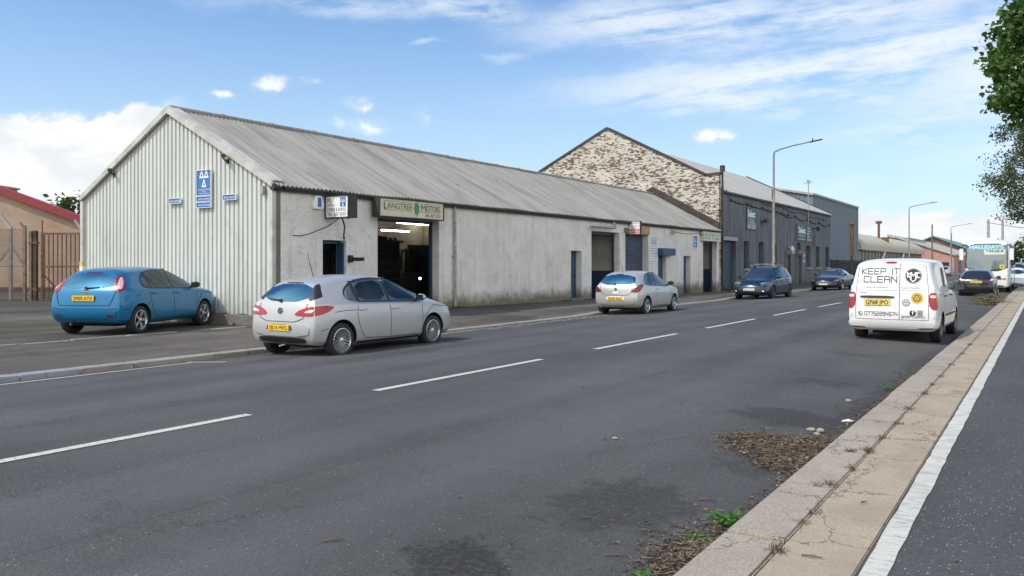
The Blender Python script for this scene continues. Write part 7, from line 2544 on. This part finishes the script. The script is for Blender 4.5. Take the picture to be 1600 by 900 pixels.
# dark silt under it
mb = MB()
for (x0_, x1_, y0_, y1_, sd_) in ((-2.62, -1.645, 6.6, 8.5, 1), (-1.98, -1.645, 4.1, 5.6, 2), (-1.80, -1.645, 8.5, 13.5, 3), (-1.75, -1.645, 5.6, 6.6, 4)):
    nx_, ny_ = 14, 40
    vs = []
    for j in range(ny_ + 1):
        for i in range(nx_ + 1):
            x = x1_ + (x0_ - x1_) * i / nx_; y = y0_ + (y1_ - y0_) * j / ny_
            if sd_ == 1:
                k_ = i / nx_
                y = (7.55 + .35 * k_) + (j / ny_ * 2 - 1) * (.95 - .66 * k_) * (1 + .22 * math.sin(9 * x + j * .5))
            else:
                x = x1_ + (x0_ - x1_) * i / nx_ * (.55 + .45 * math.sin(y * 4 + sd_) * math.sin(y * 1.7))
            e_ = min(i / nx_, 1 - i / nx_) if sd_ == 1 else 1 - i / nx_
            edge_ = min(1, 4 * (1 - i / nx_)) * min(1, 5 * min(j / ny_, 1 - j / ny_))
            vs.append((x, y, road_z(x) + .0045 * edge_ + .0035 * rng.random() * edge_ - .003 * (1 - edge_)))
    mb.add(vs, [(j * (nx_ + 1) + i, j * (nx_ + 1) + i + 1, (j + 1) * (nx_ + 1) + i + 1, (j + 1) * (nx_ + 1) + i) for j in range(ny_) for i in range(nx_)])
M('silt', (.030, .024, .017), .95, var=.5, scale=22, bump=.5)
tag(mb.build('gutter_silt', 'silt', smooth=180, recalc=False), 'dark damp silt under the leaves along the right kerb', 'silt', None, 'stuff')


def tuft(mb, p, n, h, rng, spread=.5):
    for _ in range(n):
        a = rng.random() * 6.283; s_ = rng.random() * spread
        d = Vector((math.cos(a) * s_, math.sin(a) * s_, 1)).normalized()
        L = h * rng.uniform(.5, 1.2); w = rng.uniform(.0015, .003) * (1 + h * 3)
        q = Vector(p) + Vector((rng.gauss(0, .02), rng.gauss(0, .02), 0)) * (1 + h * 3)
        sd_ = Vector((-math.sin(a), math.cos(a), 0)) * w
        m_ = q + d * L * .55; e_ = m_ + (d + Vector((math.cos(a), math.sin(a), -.6)) * .9).normalized() * L * .45
        mb.add([q - sd_, q + sd_, m_ + sd_ * .8, m_ - sd_ * .8, e_], [(0, 1, 2, 3), (3, 2, 4)])


mb = MB()
for (x, y, n_, h_) in [(-1.28, 4.75, 60, .07), (-1.27, 5.6, 26, .05), (-1.29, 5.35, 30, .04), (-1.32, 6.35, 60, .07), (-1.40, 6.30, 30, .05), (-1.29, 6.95, 55, .07), (-1.42, 7.6, 70, .06), (-1.30, 7.7, 60, .08), (-1.5, 7.45, 30, .04), (-1.28, 8.4, 40, .05), (-1.27, 9.2, 50, .05),
                       (-1.45, 9.2, 26, .04), (-1.28, 10.2, 50, .06), (-1.27, 11.5, 50, .06), (-1.28, 12.4, 50, .05), (-1.27, 13.4, 40, .06), (-1.27, 15, 50, .06), (-1.27, 17, 50, .06), (-1.28, 19, 50, .07)]:
    tuft(mb, (x, y, .10), n_, h_, rng, 1.6)
for _ in range(240):
    y = rng.uniform(4, 22)
    tuft(mb, (-1.279 + rng.gauss(0, .008), y, .098), 3, .02, rng, 1.4)
tag(mb.build('dry_grass', 'dry_twig', recalc=False), 'dry grass tufts growing from the joints behind the granite kerb', 'dry grass', None, 'stuff')


def weed(x, y, z, n, r, h, label, leaf=.05, seed=1):
    rng = random.Random(seed)
    t = empty('weed', (x, y, z), 0, label, 'weed')
    ms, ml = MB(), MB()
    for k in range(n):
        a = 2.4 * k + rng.random(); rr = r * math.sqrt((k + .5) / n)
        e_ = Vector((math.cos(a) * rr, math.sin(a) * rr, h * rng.uniform(.4, 1)))
        ms.tube([(0, 0, 0), tuple(e_ * .5 + Vector((0, 0, h * .2))), tuple(e_)], [.003, .002, .0015], 4)
        for q in range(3): put_leaf(ml, e_ + Vector((rng.gauss(0, .012), rng.gauss(0, .012), rng.gauss(0, .008))), leaf * rng.uniform(.6, 1.2), 'oval', rng, 1.3)
    ms.build('stem', 'weed_leaf', t, recalc=False); ml.build('leaves', 'weed_leaf', t, recalc=False)


weed(-1.74, 5.35, .01, 26, .13, .08, 'bright green weed growing in the gutter against the kerb', .05, 3)
weed(-1.80, 5.0, .005, 16, .10, .03, 'flat patch of green weed nearer the camera in the gutter', .03, 8)
weed(-1.84, 4.15, .01, 8, .05, .06, 'tiny green weed at the very bottom of the gutter', .04, 4)
weed(-1.8, 12.2, .01, 12, .09, .06, 'small weed in the gutter behind the white van', .04, 6)
# stones, paper, twigs lying apart
for i, (x, y, r_, lab) in enumerate([(-2.02, 8.78, .034, 'largest pale stone beyond the leaf drift'), (-1.93, 8.80, .036, 'pale stone beside the largest one'), (-1.92, 8.62, .028, 'small grey stone nearest the kerb'), (-2.05, 10.9, .03, 'lone tan stone farther up the gutter'), (-3.4, 7.1, .022, 'tiny brown stone out on the bare road')]):
    bm = bmesh.new(); bmesh.ops.create_icosphere(bm, subdivisions=2, radius=r_)
    rr = random.Random(i)
    for v in bm.verts:
        v.co = Vector((v.co.x * 1.3, v.co.y, v.co.z * .6)) * (1 + .16 * math.sin(v.co.x * 90 + i) + .12 * rr.uniform(-1, 1))
    me = bpy.data.meshes.new('stone'); bm.to_mesh(me); bm.free(); me.materials.append(MATS['stone_pale'])
    o = bpy.data.objects.new('stone', me); COL.objects.link(o); o.location = (x, y, road_z(x) + r_ * .45); tag(o, lab, 'stone', 'stones beside the leaf drift')
for i, (x, y, a, L, lab) in enumerate([(-3.58, 3.52, .9, .13, 'pale dry twig lying alone on the road at the bottom left'), (-2.15, 4.35, .6, .12, 'thin twig on the road at the foot of the kerb'), (-2.1, 5.75, .5, .13, 'dark twig pointing at the kerb left of the green weed'), (-1.14, 4.75, .1, .11, 'thin twig lying across the sandy strip near the camera'), (-1.05, 6.0, 1.2, .07, 'short twig beside the white edge line')]):
    mb = MB(); d = Vector((math.cos(a), math.sin(a), 0))
    zz = (road_z(x) + .008) if x < -1.65 else .108
    mb.tube([(0, 0, 0), tuple(d * L * .5 + Vector((.006, -.006, .006))), tuple(d * L)], [.0055, .005, .003], 6)
    mb.tube([tuple(d * L * .5), tuple(d * L * .6 + Vector((-d.y, d.x, .3)) * .025)], [.003, .002], 5)
    o = mb.build('twig', 'dry_twig', smooth=60); o.location = (x, y, zz); tag(o, lab, 'twig', 'twigs lying apart on road and path')
mb = MB(); put_leaf(mb, Vector((0, 0, .01)), .06, 'narrow', random.Random(2), 3)
o = mb.build('fallen_leaf', 'weed_leaf', recalc=False); o.location = (-.42, 5.1, .10); tag(o, 'narrow yellow-green leaf lying on the dark cycle path', 'leaf')
mb = MB(); mb.add([(0, 0, 0), (.10, .02, .012), (.12, .09, .004), (.05, .10, .02), (-.01, .06, .004)], [(0, 1, 3, 4), (1, 2, 3)])
o = mb.build('paper_scrap', 'white_board', recalc=False); o.location = (-1.86, 9.5, .014); tag(o, 'crumpled white scrap of paper in the gutter', 'paper')
mb = MB()
for k in range(7): mb.box(-.16 + .05 * k, -.118 + .05 * k, -.06 + .008 * (k % 2), .06, 0, .004 + .002 * (k % 3))
o = mb.build('path_patch', 'brown_brick'); o.location = (.24, 8.25, .096); tag(o, kind='structure')
# heap of dry branches by the kerb
rng = random.Random(31)
bh = MB()
for _ in range(420):
    a = rng.random() * 6.283; rr = abs(rng.gauss(0, .5)); hh = max(0, .42 * (1 - rr / 1.2)) * rng.random()
    p = Vector((math.cos(a) * rr * .55, math.sin(a) * rr * 1.6, hh + .02))
    b_ = rng.random() * 6.283; L = rng.uniform(.2, .7)
    d = Vector((math.cos(b_), math.sin(b_), rng.uniform(-.15, .35)))
    bh.tube([p, p + d * L * .5 + Vector((0, 0, rng.uniform(0, .06))), p + d * L + Vector((0, 0, -.03))], [.010, .008, .003], 4)
o = bh.build('brush_heap', 'dry_twig', recalc=False); o.location = (-2.0, 40.5, .02); tag(o, 'heap of dry branches against the kerb behind the black hatchback', 'brush heap')
bl = MB()
for _ in range(500):
    a = rng.random() * 6.283; rr = abs(rng.gauss(0, .55))
    put_leaf(bl, Vector((math.cos(a) * rr * .55, math.sin(a) * rr * 1.7, .03 + max(0, .3 * (1 - rr)) * rng.random())), rng.uniform(.04, .09), 'oval', rng, .5)
lo = bl.build('leaves', 'dry_leaf', o, recalc=False)

# growth along the foot of walls and fence
rng = random.Random(12)
mb = MB()
for _ in range(420):
    xx = rng.uniform(-26, -15.4)
    q = Vector(LF) + Vector((c_, s_, 0)) * xx + Vector((-s_, c_, 0)) * rng.uniform(-.5, .3)
    tuft(mb, (q.x, q.y, .2), 9, rng.uniform(.10, .26), rng, .8)
M('rank_grass', (.085, .12, .035), .9, var=.4, scale=2)
tag(mb.build('rank_grass', 'rank_grass', recalc=False), 'rank green grass along the foot of the fence and gate', 'grass', None, 'stuff')
q = Vector(LF) + Vector((c_, s_, 0)) * -17.0 + Vector((-s_, c_, 0)) * 1.2
bt = empty('bramble', (q.x, q.y, .2), 0, 'straggly green bramble growing behind the rusty gate', 'bramble')
mb = MB(); ml = MB()
for k in range(34):
    a = rng.random() * 6.283
    e_ = Vector((math.cos(a) * .5 * rng.random(), math.sin(a) * .4 * rng.random(), rng.uniform(.5, 1.5)))
    mb.tube([(0, 0, 0), tuple(e_ * .6), tuple(e_)], [.012, .008, .004], 4)
    for j in range(22): put_leaf(ml, e_ * rng.uniform(.3, 1.05) + Vector((rng.gauss(0, .08), rng.gauss(0, .08), rng.gauss(0, .06))), rng.uniform(.05, .10), 'oval', rng, .5)
mb.build('stem', 'dark_leaf', bt, recalc=False); ml.build('leaves', 'far_leaf', bt, recalc=False)
mb = MB()
for _ in range(260):
    y = rng.choice([rng.uniform(14.3, 17.5), rng.uniform(21.2, 22.2), rng.uniform(22, 27), rng.uniform(28.6, 29.4), rng.uniform(30.4, 31.3)])
    tuft(mb, (WX + .03 + abs(rng.gauss(0, .05)), y, wall_z(y) - .01), 7, rng.uniform(.03, .12), rng, 1.0)
for _ in range(170):
    x = rng.uniform(-21.5, -16.0)
    tuft(mb, (x, 13.88 - abs(rng.gauss(0, .16)), fore_z(x, 13.9) - .005), 7, rng.uniform(.03, .09), rng, 1.2)
for _ in range(120):
    y = rng.uniform(48, 77)
    tuft(mb, (WX + .04 + abs(rng.gauss(0, .05)), y, .12), 6, rng.uniform(.05, .3), rng, .8)
tag(mb.build('wall_weeds', 'rank_grass', recalc=False), 'low weeds and moss along the foot of the walls', 'weeds', None, 'stuff')
